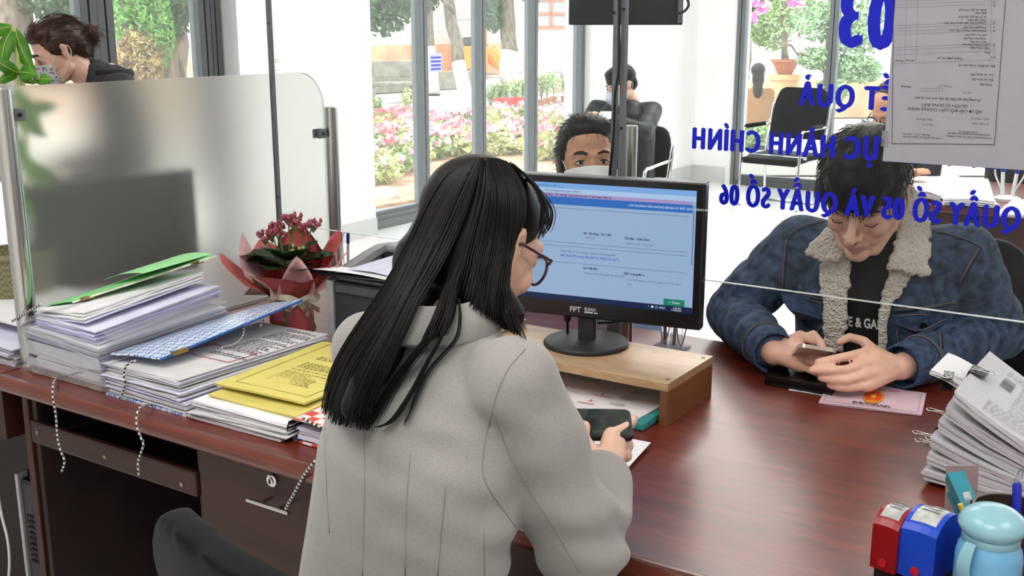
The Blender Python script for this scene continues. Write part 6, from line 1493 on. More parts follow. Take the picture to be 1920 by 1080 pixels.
# denim jacket
def denim():
    m = bpy.data.materials.new('blue_denim'); m.use_nodes = True; N = m.node_tree.nodes; L = m.node_tree.links; bs = N['Principled BSDF']
    tc = N.new('ShaderNodeTexCoord'); n1 = N.new('ShaderNodeTexNoise'); n1.inputs['Scale'].default_value = 48; n1.inputs['Detail'].default_value = 6; L.new(tc.outputs['Object'], n1.inputs['Vector'])
    n2 = N.new('ShaderNodeTexNoise'); n2.inputs['Scale'].default_value = 500; L.new(tc.outputs['Object'], n2.inputs['Vector'])
    gm = N.new('ShaderNodeNewGeometry')
    r1 = N.new('ShaderNodeValToRGB'); r1.color_ramp.elements[0].position = .34; r1.color_ramp.elements[1].position = .7; r1.color_ramp.elements[0].color = (*lin('#22324a'), 1); r1.color_ramp.elements[1].color = (*lin('#546b8e'), 1); L.new(n1.outputs[0], r1.inputs[0])
    pw = N.new('ShaderNodeMapRange'); pw.inputs[1].default_value = .5; pw.inputs[2].default_value = .6; L.new(gm.outputs['Pointiness'], pw.inputs[0])
    mx = N.new('ShaderNodeMix'); mx.data_type = 'RGBA'; mx.inputs[7].default_value = (*lin('#8497b0'), 1); L.new(r1.outputs[0], mx.inputs[6]); L.new(pw.outputs[0], mx.inputs[0])
    mx2 = N.new('ShaderNodeMix'); mx2.data_type = 'RGBA'; mx2.blend_type = 'MULTIPLY'; mx2.inputs[0].default_value = .5; L.new(mx.outputs[2], mx2.inputs[6]); L.new(n2.outputs[0], mx2.inputs[7])
    L.new(mx2.outputs[2], bs.inputs['Base Color']); bs.inputs['Roughness'].default_value = .9
    bn = N.new('ShaderNodeBump'); bn.inputs['Strength'].default_value = .2; bn.inputs['Distance'].default_value = .001; L.new(n2.outputs[0], bn.inputs['Height']); L.new(bn.outputs[0], bs.inputs['Normal']); return m
M_den = denim(); M_den2 = mat('faded_denim', '#2c3d57', .9, base2='#4a607f', scale=70, detail=6, bump=.2, bscale=500)
b = BM()
loft(b, [(mnb+V3(0, 0, z)-mf*k, md, mf, rx, ry) for z, k, rx, ry in ((-.58, .13, .175, .125), (-.4, .07, .175, .125), (-.25, .035, .18, .128), (-.12, .015, .19, .125), (-.05, .005, .175, .11), (0, .01, .13, .085), (.02, .02, .09, .07))], 32)
for S_, E_, W_ in ((mSR, E1, W1), (mSL, E2, W2)):
    caps(b, [mnb-V3(0, 0, .06), S_, S_.lerp(E_, .5), E_, E_.lerp(W_, .45), E_.lerp(W_, .86)], [.075, .074, .07, .066, .058, .048], n=18)
def mfolds(c, n):
    v = .002*vnoise(c, 18, 3)
    for S_, E_, W_ in ((mSR, E1, W1), (mSL, E2, W2)):
        for A_, B_, amp in ((S_, E_, .005), (E_, W_, .006)):
            a_ = np.array(A_); d_ = np.array(B_-A_); L_ = np.linalg.norm(d_); d_ /= L_; t_ = (c-a_) @ d_; ds = np.linalg.norm(c-a_-t_[:, None]*d_, axis=1)
            w = np.exp(-((t_-L_*.6)/(L_*.5))**2)*(ds < .1)
            v = v + amp*w*np.sin(t_*90+6*vnoise(c, 15, 7))*(.5+.5*vnoise(c, 20, 17))
    return v
def to_px(p):
    q = Vector(p)-CAM; t_ = q.dot(FWD); return 960+F*q.dot(RT)/t_, 540-F*q.dot(UU)/t_, t_
def carve(me, poly, tmax):
    """cut an opening (neck, open front) out of the near side of a garment"""
    bm_ = BM(); bm_.from_mesh(me); kill = []
    for f in bm_.faces:
        x, y, t_ = to_px(f.calc_center_median())
        if t_ < tmax and inside(x, y, poly): kill.append(f)
    bmesh.ops.delete(bm_, geom=kill, context='FACES'); bm_.to_mesh(me); bm_.free(); me.update(); return me
OPEN = [(1592, 455), (1640, 470), (1685, 470), (1676, 505), (1662, 560), (1655, 600), (1654, 672), (1572, 672), (1580, 600), (1584, 520)]
jm = garment(b, .0042, 5, mfolds); jfull = bvh_of(jm); carve(jm, OPEN, (mnb-CAM).dot(FWD)+.06)
jk = place('denim_jacket', jm, M_den, mz)
jtree = jfull
M_stit = mat('tan_stitching', '#8a7a62', .8, var=.1); M_jseam = mat('dark_denim_seam', '#1c2738', .9, var=.1)
def stitch(px, m=None, rr=.0011): seam(jtree, px, mz, m or M_stit, rr, .0004, 'stitching')
for px in ([(1478, 440), (1500, 425), (1540, 412), (1580, 404)], [(1474, 448), (1470, 490), (1466, 540)], [(1740, 430), (1780, 438), (1820, 452), (1838, 462)], [(1836, 464), (1815, 500), (1800, 530)], [(1466, 545), (1480, 546), (1545, 562)], [(1672, 582), (1740, 575), (1790, 566)], [(1680, 620), (1690, 660)], [(1762, 620), (1765, 650)], [(1545, 600), (1530, 625)]):
    stitch(px); stitch([(x+3, y+4) for x, y in px], M_jseam, .0016)
# pocket flaps with buttons
def on_j(x, y, off): h, n_ = hit_px(jtree, x, y); return (h+n_*off) if h else PD(x, y, 2.45)
def flap(px, button):
    b = BM(); bot = [on_j(x, y, .001) for x, y in px]; top = [on_j(x, y, .006) for x, y in px]
    A_ = [b.verts.new(p) for p in bot]; B_ = [b.verts.new(p) for p in top]; bridge(b, A_, B_); b.faces.new(A_[::-1]); b.faces.new(B_); o = place('pocket_flap', b, M_den2, mz, False)
    cx = sum(x for x, y in px)/len(px); cy = sum(y for x, y in px)/len(px)
    b = BM(); tube(b, [p+(CAM-p).normalized()*.002 for p in [on_j(cx+(x-cx)*.88, cy+(y-cy)*.84, .0062) for x, y in px]], .0009, 5, closed=True); q = obj('stitching', b, M_stit, o, True); q.data.transform(mw(mz).inverted())
    p = on_j(*button, .008); h, n_ = hit_px(jtree, *button); b = BM(); tube(b, [p, p+n_*.003, p+n_*.0035], [.0078, .0078, .004], 16); q = obj('button', b, mat('dark_metal_button', '#3c3b3a', .4, metal=.8), o, True, auto=40); q.data.transform(mw(mz).inverted())
flap([(1463, 547), (1505, 552), (1546, 566), (1546, 598), (1502, 598), (1478, 580), (1462, 556)], (1509, 580))
flap([(1673, 590), (1715, 586), (1787, 588), (1786, 600), (1738, 626), (1712, 620), (1676, 606)], (1729, 607))
# cuffs
for E_, W_ in ((E1, W1), (E2, W2)):
    b = BM(); g = []
    a_ = E_.lerp(W_, .80); c_ = E_.lerp(W_, 1.0); ax_ = (c_-a_).normalized(); o1 = ax_.orthogonal().normalized(); o2 = ax_.cross(o1)
    for k in range(25):
        an = 2*math.pi*k/24; d_ = o1*math.cos(an)+o2*math.sin(an); g.append([a_+d_*.049, a_+d_*.052, c_+d_*.047, c_+d_*.043, a_+d_*.043])
    V_ = [[b.verts.new(p) for p in r_] for r_ in g[:-1]]; V_.append(V_[0])
    for i in range(24):
        for j in range(4): b.faces.new((V_[i][j], V_[i+1][j], V_[i+1][j+1], V_[i][j+1]))
    cf = place('cuff', b, M_den2, mz)
    b = BM(); tube(b, [a_.lerp(c_, .06)+(o1*math.cos(an)+o2*math.sin(an))*.0525 for an in np.linspace(0, 6.283, 33)[:-1]], .0012, 5, closed=True); q = obj('stitching', b, M_stit, cf, True); q.data.transform(mw(mz).inverted())
# fleece collar and lapels: thick lumpy pads
M_fle = mat('cream_fleece', '#ddd5c8', .95, kind='voronoi', scale=170, var=.16, bump=1.0, bscale=190, bdist=.004, sheen=.3, lo=.05, hi=.6)
tt_tree = world_tree(tee)
def pad(name, poly, rad, off, par, step=7, depth=None):
    b = BM(); xs = [p[0] for p in poly]; ys = [p[1] for p in poly]; r = random.Random(len(poly)*7)
    y = min(ys)
    while y <= max(ys):
        x = min(xs)
        while x <= max(xs):
            px_, py_ = x+r.uniform(-1.5, 1.5), y+r.uniform(-1.5, 1.5)
            if inside(px_, py_, poly):
                if depth: p = PD(px_, py_, depth(px_, py_))
                else:
                    ds = [(h-CAM).dot(FWD) for h in (hit_px(jtree, px_, py_)[0], hit_px(tt_tree, px_, py_)[0]) if h]
                    p = PD(px_, py_, (min(ds) if ds else 2.45)-off)
                ell(b, p, rad*r.uniform(.85, 1.15), n=8)
            x += step
        y += step
    me = remesh(b, .0038, 2); displace(me, lambda c, n: .0014*vnoise(c, 300, 5)); return place(name, me, M_fle, par)
collL = lambda x, y: 2.40-.0*(x-1510)+.0003*abs(x-1560)
pad('fleece_collar', [(1510, 476), (1540, 440), (1572, 408), (1590, 420), (1600, 452), (1596, 470), (1572, 486), (1548, 490)], .0085, .03, mz, 6, lambda x, y: 2.40+(1600-x)*.0002)
pad('fleece_collar', [(1706, 350), (1728, 372), (1740, 420), (1740, 500), (1742, 514), (1712, 512), (1690, 505), (1668, 500), (1680, 460), (1690, 420), (1698, 380)], .0085, .03, mz, 6, lambda x, y: 2.36+(480-y)*.0004)
pad('fleece_lapel', [(1536, 498), (1560, 486), (1594, 470), (1592, 520), (1586, 590), (1580, 655), (1566, 662), (1548, 650), (1546, 580)], .0075, .012, mz, 6)
pad('fleece_lapel', [(1672, 505), (1704, 512), (1694, 540), (1672, 570), (1660, 600), (1660, 662), (1646, 664), (1648, 600), (1654, 560)], .0075, .012, mz, 6)
# shirt print
me = text_mesh('-CE & GAI', .042, .0012, .82)
co = getco(me); w_ = co[:, 0].max()
a_ = on_j(1584, 605, 0); out = []
for x, y, z in co:
    px_ = 1572+(x/w_)*76; py_ = 604 - y/.0306*18 + (px_-1572)*.12 + 4
    h, n_ = hit_px(tt_tree, px_, py_); out.append(tuple((h+n_*.0012) if h else PD(px_, py_, 2.5)))
setco(me, np.array(out)); place('shirt_print', me, mat('white_print', '#eeeeee', .7, var=.02), mz, False)
# jeans
b = BM()
for s in (-1, 1): caps(b, [mhip+md*s*.09, mhip+md*s*.11+mf*.40, mhip+md*s*.11+mf*.42-V3(0, 0, .40)], [.11, .075, .06], n=14)
caps(b, [mhip-md*.1, mhip+md*.1], .12, n=14); place('trousers', garment(b, .008, 4), mat('dark_jeans', '#20242d', .9, var=.15), mz)
for s in (-1, 1):
    p_ = mhip+md*s*.11+mf*.42; b = BM(); caps(b, [V3(p_.x, p_.y, .05), V3(p_.x, p_.y, .04)+mf*.13], [.05, .04]); place('shoe', remesh(b, .006, 4), mat('white_sneaker', '#d8d8d6', .6), mz)
# his phone
ph_a = PD(1476, 644, 2.345); ph_b = PD(1548, 655, 2.335); pbx = (PD(1556, 660, 2.30)-PD(1480, 648, 2.31)).normalized(); pn = (mH-PD(1530, 655, 2.3)).normalized(); pn = (pn+V3(0, 0, .2)+FH*.25).normalized(); pby = pn.cross(pbx).normalized(); pn = pbx.cross(pby)
Mp2 = Matrix((pbx, pby, pn)).transposed().to_4x4(); Mp2.translation = PD(1522, 662, 2.305)
phone('smartphone', 'silver smartphone in a clear case held by the man in denim', Mp2, .076, .15, mat('silver_phone_back', '#b9a9a0', .18, metal=.5, var=.05), MATS['dark_phone_photo'])
# things in front of him on the desk
t = thing('wallet', 'black leather wallet under the hands of the man in denim', 'wallet', PZ(1500, 705, ZD))
q = [PZ(1433, 722, ZD), PZ(1560, 745, ZD), PZ(1590, 705, ZD), PZ(1445, 686, ZD)]
for z0_, s_ in ((.001, 1), (.011, .98)):
    b = BM(); cc = sum(q, V3(0, 0, 0))/4; vs = [cc+(p-cc)*s_ for p in q]; lo_ = [b.verts.new(V3(p.x, p.y, ZD+z0_)) for p in vs]; hi_ = [b.verts.new(V3(p.x, p.y, ZD+z0_+.009)) for p in vs]; bridge(b, lo_, hi_); b.faces.new(lo_[::-1]); b.faces.new(hi_); obj('leather_flap', b, mat('shiny_black_leather', '#0e0e10', .25, var=.2, scale=50, bump=.1), t, world=True, bevel=.0035)
t = thing('receipt', 'small white slip sticking out from under the wallet', 'paper slip', PZ(1510, 738, ZD))
sheaf('slip', [PZ(1478, 731, ZD+.002), PZ(1542, 741, ZD+.002), PZ(1555, 728, ZD+.002), PZ(1490, 719, ZD+.002)], .0012, 1, t, M_pap3, 0, 0, 71)
t = thing('certificate_booklet', 'pink certificate booklet with a round orange emblem lying upside down', 'booklet', PZ(1640, 745, ZD))
qb = [PZ(1535, 754, ZD+.004), PZ(1728, 778, ZD+.004), PZ(1736, 737, ZD+.004), PZ(1560, 708, ZD+.004)]
sheaf('cover', qb, .0035, 2, t, [mat('pale_pink_card', '#dcc0cc', .55, var=.05, scale=18), M_pap], .001, 0, 72)
f_ = surf_frame(qb)
b = BM()
for u0_, v0_, u1_, v1_ in ((.04, .06, .96, .06), (.96, .06, .96, .95), (.04, .06, .04, .95)): tube(b, [f_(u0_, v0_), f_(u1_, v1_)], .0004, 4)
obj('frame_print', b, mat('mauve_print', '#b08aa0', .8), t, world=True)
def disc(f, u, v, ru, rv, m, par, name, h=.0004, n=28, star=False):
    b = BM(); pts = []
    for k in range(n if not star else 10):
        a_ = 2*math.pi*k/(n if not star else 10); r_ = 1 if not star or k % 2 == 0 else .42; pts.append(b.verts.new(f(u+math.cos(a_)*ru*r_, v+math.sin(a_)*rv*r_, h)))
    b.faces.new(pts); return obj(name, b, m, par, world=True)
disc(f_, .5, .47, .105, .3, mat('orange_print', '#e79a2c', .6), t, 'emblem_ring'); disc(f_, .5, .47, .082, .23, mat('vermilion_print', '#e2542a', .6), t, 'emblem_disc', .0007); disc(f_, .5, .47, .045, .13, mat('yellow_print', '#f0c43a', .6), t, 'emblem_star', .001, star=True)
disc(f_, .5, .25, .06, .06, MATS['orange_print'], t, 'emblem_scroll', .001)
me = text_mesh('GIẤY CHỨNG NHẬN', .0105, .0002); me.transform(Matrix.Rotation(math.pi, 4, 'Z')); o_ = f_(.74, .86, .0003); e = (f_(.6, .85)-f_(.5, .85)).normalized(); Mt = Matrix((e, V3(0, 0, 1).cross(e), V3(0, 0, 1))).transposed().to_4x4(); Mt.translation = o_; me.transform(Mt); obj('title_print', me, mat('crimson_print', '#b3345a', .7), t, world=True)
print_on(qb, t, 2, 6, M_print, .32, .68, .10, .2, hh=.5)
# his chair
t = thing('visitor_chair', 'black chair with chrome frame behind the man in denim', 'chair', V3(mhip.x, mhip.y, 0)-mf*.05+md*.08, math.atan2(md.y, md.x), group='black visitor chairs')
def visitor_chair(t, arms=True, back_h=.92, w=.24):
    """local: x right, -y front"""
    g = []
    for i in range(13):
        u = i/12*2-1; row_ = []
        for j in range(11):
            v = j/10; x = u*w*(1-.12*max(0, v-.75)/.25*abs(u)); z = .56+(back_h-.56)*v - .05*max(0, abs(u)-.7)**1.5*4*v*v; row_.append(V3(x, .20+.10*v-.03*(1-u*u), z))
        g.append(row_)
    b = BM(); slab(b, g, (0, .035, 0)); obj('backrest', remesh(b, .01, 5), M_pu, t, True)
    b = BM(); g = [[V3((i/12*2-1)*w, -.24+.46*j/8, .45-.02*(1-j/8)**2*1.5) for j in range(9)] for i in range(13)]; slab(b, g, (0, 0, -.05)); obj('seat', remesh(b, .01, 5), M_pu, t, True)
    for s in (-1, 1):
        x = s*(w+.02)
        b = BM(); tube(b, spline([(x, .30, back_h-.12), (x, .26, .68), (x, .2, .45), (x, .21, .1), (x, .2, .012), (x, -.05, .01), (x, -.22, .012), (x, -.24, .1), (x, -.22, .45), (x, -.2, .64), (x, -.1, .66), (x, .24, .67)], 4), .0115, 10); obj('chrome_frame', b, M_chrome, t, True)
        if arms: b = BM(); caps(b, [(x, -.16, .675), (x, .14, .682)], .018, n=10); obj('arm_pad', b, M_pu, t, True)
    b = BM(); tube(b, [(-w-.02, .2, .012), (w+.02, .2, .012)], .0115, 8); tube(b, [(-w-.02, -.1, .43), (w+.02, -.1, .43)], .0115, 8); obj('cross_bar', b, M_chrome, t, True)
visitor_chair(t, False, .97, .26)
# ------------------------------------------------------------------ masked woman across the counter
M_mask = mat('white_face_mask', '#e9eaec', .8, var=.03, scale=30)
def mask(par, M, m, kind='fold'):
    g = []
    for i in range(21):
        u = i/20*2-1; row_ = []
        for j in range(13):
            v = j/12*2-1; x = u*.073; z = -.055+v*(.050 if kind == 'fold' else .052)*(1-.35*abs(u)**2.5)
            y = .110-.050*abs(u)**2.4 + .022*math.exp(-((v-.15)/.45)**2)*math.exp(-(u/.3)**2) + .008*(1-v*v)*(1-u*u)
            if v < -.3: y -= .02*(-.3-v)
            row_.append(M @ V3(x, y, z))
        g.append(row_)
    b = BM(); n_ = (M.to_3x3() @ V3(0, 1, 0)).normalized(); slab(b, g, -n_*.002); o = place('face_mask', b, m, par)
    if kind == 'fold':
        for zz in (-.045, -.03):
            b = BM(); tube(b, [M @ V3(u*.05, .117-.05*abs(u*.76)**2.2+.022*math.exp(-(u*.76/.3)**2)+.008*(1-u*u*.57), zz-.004*abs(u)) for u in np.linspace(-.8, .8, 13)], .0012, 5); q = obj('mask_pleat', b, m, o, True); q.data.transform(mw(par).inverted())
    for s in (-1, 1):
        b = BM(); tube(b, spline([M @ V3(s*.066, .05, -.02), M @ V3(s*.074, .012, .012), M @ V3(s*.082, -.022, .02), M @ V3(s*.083, -.026, -.01), M @ V3(s*.07, .005, -.05), M @ V3(s*.06, .036, -.075)], 5), .0013, 5); q = obj('ear_loop', b, M_mask, o, True); q.data.transform(mw(par).inverted())
def sitter(name_label, HMx, shoulder_l, shoulder_r, fdir, cloth, skin, hairfn, arms=None, voxel=.005, pants=None, seat_drop=.56, standing=False, r=(.165, .11), mat_h=None):
    """person with head, torso, arms, legs; arms: [(elbow, wrist, hand dir)] for left and right"""
    SLx, SRx = Vector(shoulder_l), Vector(shoulder_r); md_ = (SLx-SRx); md_.z = 0; md_.normalize(); mid_ = (SLx+SRx)/2; nb_ = mid_+V3(0, 0, .035); f_ = Vector(fdir).normalized()
    pz = thing('person', name_label, 'person', (mid_.x, mid_.y, ZG if standing else 0)); hip_ = nb_-V3(0, 0, seat_drop)-f_*.06
    b = BM(); head_blobs(b, HMx); caps(b, [HMx @ V3(0, -.02, -.05), HMx @ V3(0, -.04, -.11), nb_, nb_-V3(0, 0, .2), hip_], [.052, .05, .055, .09, .1], n=14)
    arms = arms or [(SLx-V3(0, 0, .27), SLx-V3(0, 0, .3)+f_*.22), (SRx-V3(0, 0, .27), SRx-V3(0, 0, .3)+f_*.22)]
    for S_, (E_, W_) in zip((SLx, SRx), arms):
        caps(b, [nb_-V3(0, 0, .07), S_, E_, W_], [.04, .04, .034, .026], n=12); d_ = (Vector(W_)-Vector(E_)).normalized(); sd_ = d_.cross(V3(0, 0, 1)).normalized()
        K_ = [Vector(W_)+d_*.085+sd_*(-.027+.018*k) for k in range(4)]
        hand(b, W_, K_, [[k+d_*.035-V3(0, 0, .01), k+d_*.055-V3(0, 0, .03)] for k in K_], [Vector(W_)+d_*.03-sd_*.035, Vector(W_)+d_*.065-sd_*.045])
    if standing:
        for s in (-1, 1): caps(b, [hip_+md_*s*.08, hip_+md_*s*.09-V3(0, 0, .42), V3((hip_+md_*s*.09).x, (hip_+md_*s*.09).y, ZG+.05)], [.08, .055, .04], n=10)
    else:
        for s in (-1, 1): caps(b, [hip_+md_*s*.09, hip_+md_*s*.1+f_*.4, hip_+md_*s*.1+f_*.42-V3(0, 0, hip_.z-.06)], [.085, .06, .042], n=10)
    me_ = remesh(b, voxel*.72, 4); paint(me_, HMx, [(1, lips_fn)]); obj('body', me_, [skin, M_lip], pz, True, True)
    b = BM(); loft(b, [(nb_+V3(0, 0, z)-f_*k, md_, f_, rx, ry) for z, k, rx, ry in ((-seat_drop-.02, .06, r[0], r[1]), (-.3, .03, r[0], r[1]), (-.14, .01, r[0]*1.05, r[1]), (-.05, .0, r[0]*.98, r[1]*.9), (0, .0, .12, .08), (.03, 0, .07, .065))], 28)
    for S_, (E_, W_) in zip((SLx, SRx), arms): caps(b, [nb_-V3(0, 0, .06), S_, S_.lerp(Vector(E_), .5), E_, Vector(E_).lerp(Vector(W_), .92)], [.065, .062, .06, .056, .042], n=14)
    nk_ = HMx @ V3(0, -.04, -.11); caps(b, [nb_-V3(0, 0, .03), nb_.lerp(nk_, .6)], [.085, .064], n=16)
    place('jacket', garment(b, voxel, 5, lambda c, n: .006*vnoise(c, 22, 3)*vnoise(c, 9, 8)+.002*vnoise(c, 40, 2)), cloth, pz)
    b = BM()
    if standing:
        for s in (-1, 1): caps(b, [hip_+md_*s*.08, hip_+md_*s*.09-V3(0, 0, .42), V3((hip_+md_*s*.09).x, (hip_+md_*s*.09).y, ZG+.1)], [.1, .075, .06], n=12)
    else:
        for s in (-1, 1): caps(b, [hip_+md_*s*.09, hip_+md_*s*.1+f_*.4, hip_+md_*s*.1+f_*.42-V3(0, 0, hip_.z-.12)], [.1, .075, .055], n=12)
    place('trousers', garment(b, .012, 4), pants or mat('dark_trousers', '#24262b', .9, var=.1), pz)
    for s in (-1, 1):
        p_ = hip_+md_*s*.1+(f_*.42 if not standing else f_*.0); zf = ZG if standing else 0; b = BM(); caps(b, [V3(p_.x, p_.y, zf+.05), V3(p_.x, p_.y, zf+.04)+f_*.13], [.045, .036]); place('shoe', remesh(b, .008, 3), MATS['black_leather'], pz)
    return pz
def hair_cap(par, M, blobs, m, nst=500, seed=1, back=V3(0, -.11, .0), rad=.0012, L0=.03, voxel=.005, zmin=-.2):
    b = BM()
    for c, rr_ in blobs: ell(b, c, rr_, M, 22)
    me_ = remesh(b, voxel, 5); displace(me_, lambda c, n: .0015*vnoise(c, 90, 4)); hc_ = place('hair', me_, m, par)
    r_ = random.Random(seed); co_ = getco(hc_.data); no_ = getno(hc_.data); Wm_ = mw(hc_); Mi_ = M.inverted(); P_ = []
    for k in range(nst):
        i = r_.randrange(len(co_)); p = Wm_ @ Vector(co_[i]); l = Mi_ @ p; n_ = Vector(no_[i])
        if l.y > .045 and l.z < .09: continue
        d_ = (M.to_3x3() @ (back-l)).normalized(); d_ = (d_-n_*d_.dot(n_)).normalized(); L_ = r_.uniform(.5, 1.3)*L0
        P_.append([p-n_*.001, p+d_*L_*.5+n_*.0015, p+d_*L_+n_*.0005])
    strands(P_, rad, m, 'hair_strands', par, taper=.3); return hc_
c_ = PD(1101, 300, 2.97); tc_ = V3(CAM.x-c_.x, CAM.y-c_.y, 0).normalized(); f2 = (tc_*math.cos(.16)+RT*math.sin(.16)); M2 = head_frame(c_, (f2+V3(0, 0, .03)).normalized(), (0, 0, 1), .98, .03)
sl_ = c_+RT*.17-V3(0, 0, .26)-f2*.04; sr_ = c_-RT*.17-V3(0, 0, .26)-f2*.04
p2 = sitter('masked woman with swept-back hair looking over the top of the monitor', M2, sl_, sr_, f2, mat('pale_blue_blouse', '#9fb2d8', .85, var=.2, scale=40), M_skin2, None)
for s in (-1, 1): eye_open(p2, M2, s, (.0, .0008)); brow(p2, M2, s, .024, .0046)
mask(p2, M2, M_mask)
hair_cap(p2, M2, [((0, -.022, .044), (.082, .098, .086)), ((0, .02, .088), (.068, .055, .04)), ((-.07, -.02, .01), (.016, .045, .06)), ((.07, -.02, .01), (.016, .045, .06)), ((0, -.06, -.03), (.07, .05, .08)), ((0, -.1, -.05), (.04, .04, .045))], M_hair, 900, 3, V3(0, -.14, -.03), .0009, .05)
b = BM(); r = random.Random(2)
for k in range(3): tube(b, [M2 @ V3(x, .0945-.2*x*x*6, .052+k*.010) for x in np.linspace(-.03, .03, 7)], .0008, 4)
place('forehead_crease', b, M_skin2, p2)
# ------------------------------------------------------------------ man in the black jacket on a chair
c_ = PD(1165, 160, 6.8); f3 = (-RT*.86-FH*.5).normalized(); M3 = head_frame(c_, (f3+V3(0, 0, -.35)).normalized(), (0, 0, 1), 1.0)
s3 = V3(-f3.y, f3.x, 0)
fT = (-FH*.88-RT*.48).normalized(); s3 = V3(-fT.y, fT.x, 0); q3_ = c_-V3(0, 0, .155)-fT*.06
sl_ = q3_+s3*.19; sr_ = q3_-s3*.19
M_blk = mat('black_padded_jacket', '#26292f', .55, var=.25, scale=14, spec=.4)
hl = PD(1128, 222, 6.65); hr = PD(1140, 222, 6.55)
p3 = sitter('masked man in a black jacket sitting against the far white pillar', M3, sl_, sr_, fT, M_blk, M_skin3, None, arms=[(PD(1206, 248, 6.6), hr), (PD(1102, 234, 6.9), hl)] if (sl_-CAM).dot(FWD) < (sr_-CAM).dot(FWD) else [(PD(1102, 234, 6.9), hl), (PD(1206, 248, 6.6), hr)], voxel=.009, r=(.19, .13))
mask(p3, M3, mat('pale_blue_mask', '#cdd6e4', .8, var=.03)); [brow(p3, M3, s) for s in (-1, 1)]
hair_cap(p3, M3, [((0, -.012, .048), (.083, .102, .084)), ((0, .04, .085), (.065, .05, .035)), ((0, -.06, .0), (.07, .045, .06))], M_hair, 200, 5, voxel=.008)
for s in (-1, 1): eye_open(p3, M3, s)
t = thing('white_note', 'folded white paper held by the man in the black jacket', 'paper', PD(1142, 216, 6.45)); b = BM(); box(b, (0, 0, 0), (.1, .07, .008), YAW, Matrix.Rotation(.5, 4, RT)); obj('folded_sheet', b, M_pap, t)
t = thing('visitor_chair', 'black chair with white metal arms under the man in the black jacket', 'chair', V3(q3_.x, q3_.y, 0)+fT*.08, math.atan2(fT.y, fT.x)+math.pi/2, group='black visitor chairs'); visitor_chair(t, False, .88, .24)
# empty visitor chair near the far window
fC = PZ(1462, 385, 0); t = thing('visitor_chair', 'empty black visitor chair with chrome sled frame near the far window', 'chair', (fC.x, fC.y, 0), -.15, group='black visitor chairs'); visitor_chair(t, True, .99, .25)
# ------------------------------------------------------------------ masked woman at the left
c_ = PD(112, 98, 4.0); f4 = (-RT*.85-FH*.5).normalized(); M4 = head_frame(c_, (f4+V3(0, 0, -.45)).normalized(), (0, 0, 1), .98, 0); s4 = V3(-f4.y, f4.x, 0)
q4_ = c_-V3(0, 0, .13)-f4*.17
M_cot = mat('charcoal_knit', '#3a3a3f', .9, var=.2, scale=40)
p4 = sitter('woman with a hair bun and patterned mask behind the frosted partition', M4, q4_+s4*.17, q4_-s4*.17, (f4+V3(0, 0, 0)), M_cot, M_skin3, None, voxel=.006, seat_drop=.6)
M_flor = mat('floral_mask_cloth', '#4a4c58', .85, kind='voronoi', scale=110, base2='#c9c9cf', lo=.25, hi=.4)
mask(p4, M4, M_flor, 'cup'); [(eye_open(p4, M4, s), brow(p4, M4, s, .022, .004)) for s in (-1, 1)]
hair_cap(p4, M4, [((0, -.02, .046), (.081, .098, .084)), ((0, .03, .085), (.066, .055, .04)), ((.07, -.005, .03), (.012, .05, .04)), ((-.07, -.005, .03), (.012, .05, .04)), ((0, -.07, -.0), (.062, .045, .06)), ((0, -.135, .012), (.034, .036, .04))], M_hairb, 900, 6, V3(0, -.13, .0), .001, .05)
b = BM(); lo_ = q4_+V3(0, 0, .03); tube(b, [lo_+(s4*math.cos(a_)*.075+f4*math.sin(a_)*.07)+V3(0, 0, .02) for a_ in np.linspace(0, 6.28, 20)[:-1]], .018, 8, closed=True); place('jacket_collar', b, mat('black_collar', '#1e1e20', .8), p4)
# ------------------------------------------------------------------ woman outside
c_ = PD(1421, 138, 14); f5 = FH; M5 = head_frame(c_, (f5*.95+RT*.1).normalized(), (0, 0, 1), 1.05)
q5_ = c_-V3(0, 0, .24); p5 = sitter('woman with long black hair in a tan jacket standing in the garden', M5, q5_-RT*.17, q5_+RT*.17, f5, mat('tan_wool', '#8a6444', .9, var=.06), M_skin3, None, voxel=.012, standing=True, seat_drop=.56)
hair_cap(p5, M5, [((0, -.012, .045), (.088, .104, .088)), ((0, -.075, -.06), (.075, .045, .12)), ((0, -.09, -.18), (.06, .035, .13))], M_hair, 0, 5, voxel=.01)
# ------------------------------------------------------------------ people behind the right desk
c_ = PD(1668, 205, 5.3); f6 = (-RT*.8-FH*.6).normalized(); M6 = head_frame(c_, (f6+V3(0, 0, -.6)).normalized(), (0, 0, 1), 1.0); s6 = V3(-f6.y, f6.x, 0); q6_ = c_-V3(0, 0, .24)-f6*.1
p6 = sitter('bowed person in dark clothes half hidden by the taped form', M6, q6_+s6*.18, q6_-s6*.18, f6, mat('black_coat', '#1f2024', .8, var=.15), M_skin2, None, arms=[(q6_+s6*.2-V3(0, 0, .25)+f6*.1, PD(1690, 345, 4.95)), (q6_-s6*.2-V3(0, 0, .25)+f6*.1, PD(1700, 330, 5.1))], voxel=.007)
hair_cap(p6, M6, [((0, -.03, .05), (.081, .09, .08)), ((0, -.06, .0), (.07, .05, .06))], mat('grey_black_hair', '#3a3735', .5, var=.4, scale=90), 300, 8, voxel=.007)
b = BM(); 
for s in (-1, 1): tube(b, [M6 @ V3(s*.034+.025*math.cos(a_), .1, .0+.02*math.sin(a_)) for a_ in np.linspace(0, 6.28, 17)[:-1]], .003, 6, closed=True); tube(b, [M6 @ V3(s*.06, .095, .005), M6 @ V3(s*.083, .0, .01)], .003, 6)
place('glasses', b, M_pcb, p6)
c_ = PD(1960, 170, 5.6); f7 = (-RT*.5-FH*.8).normalized(); M7 = head_frame(c_, f7, (0, 0, 1), 1.0); s7 = V3(-f7.y, f7.x, 0); q7_ = c_-V3(0, 0, .27)
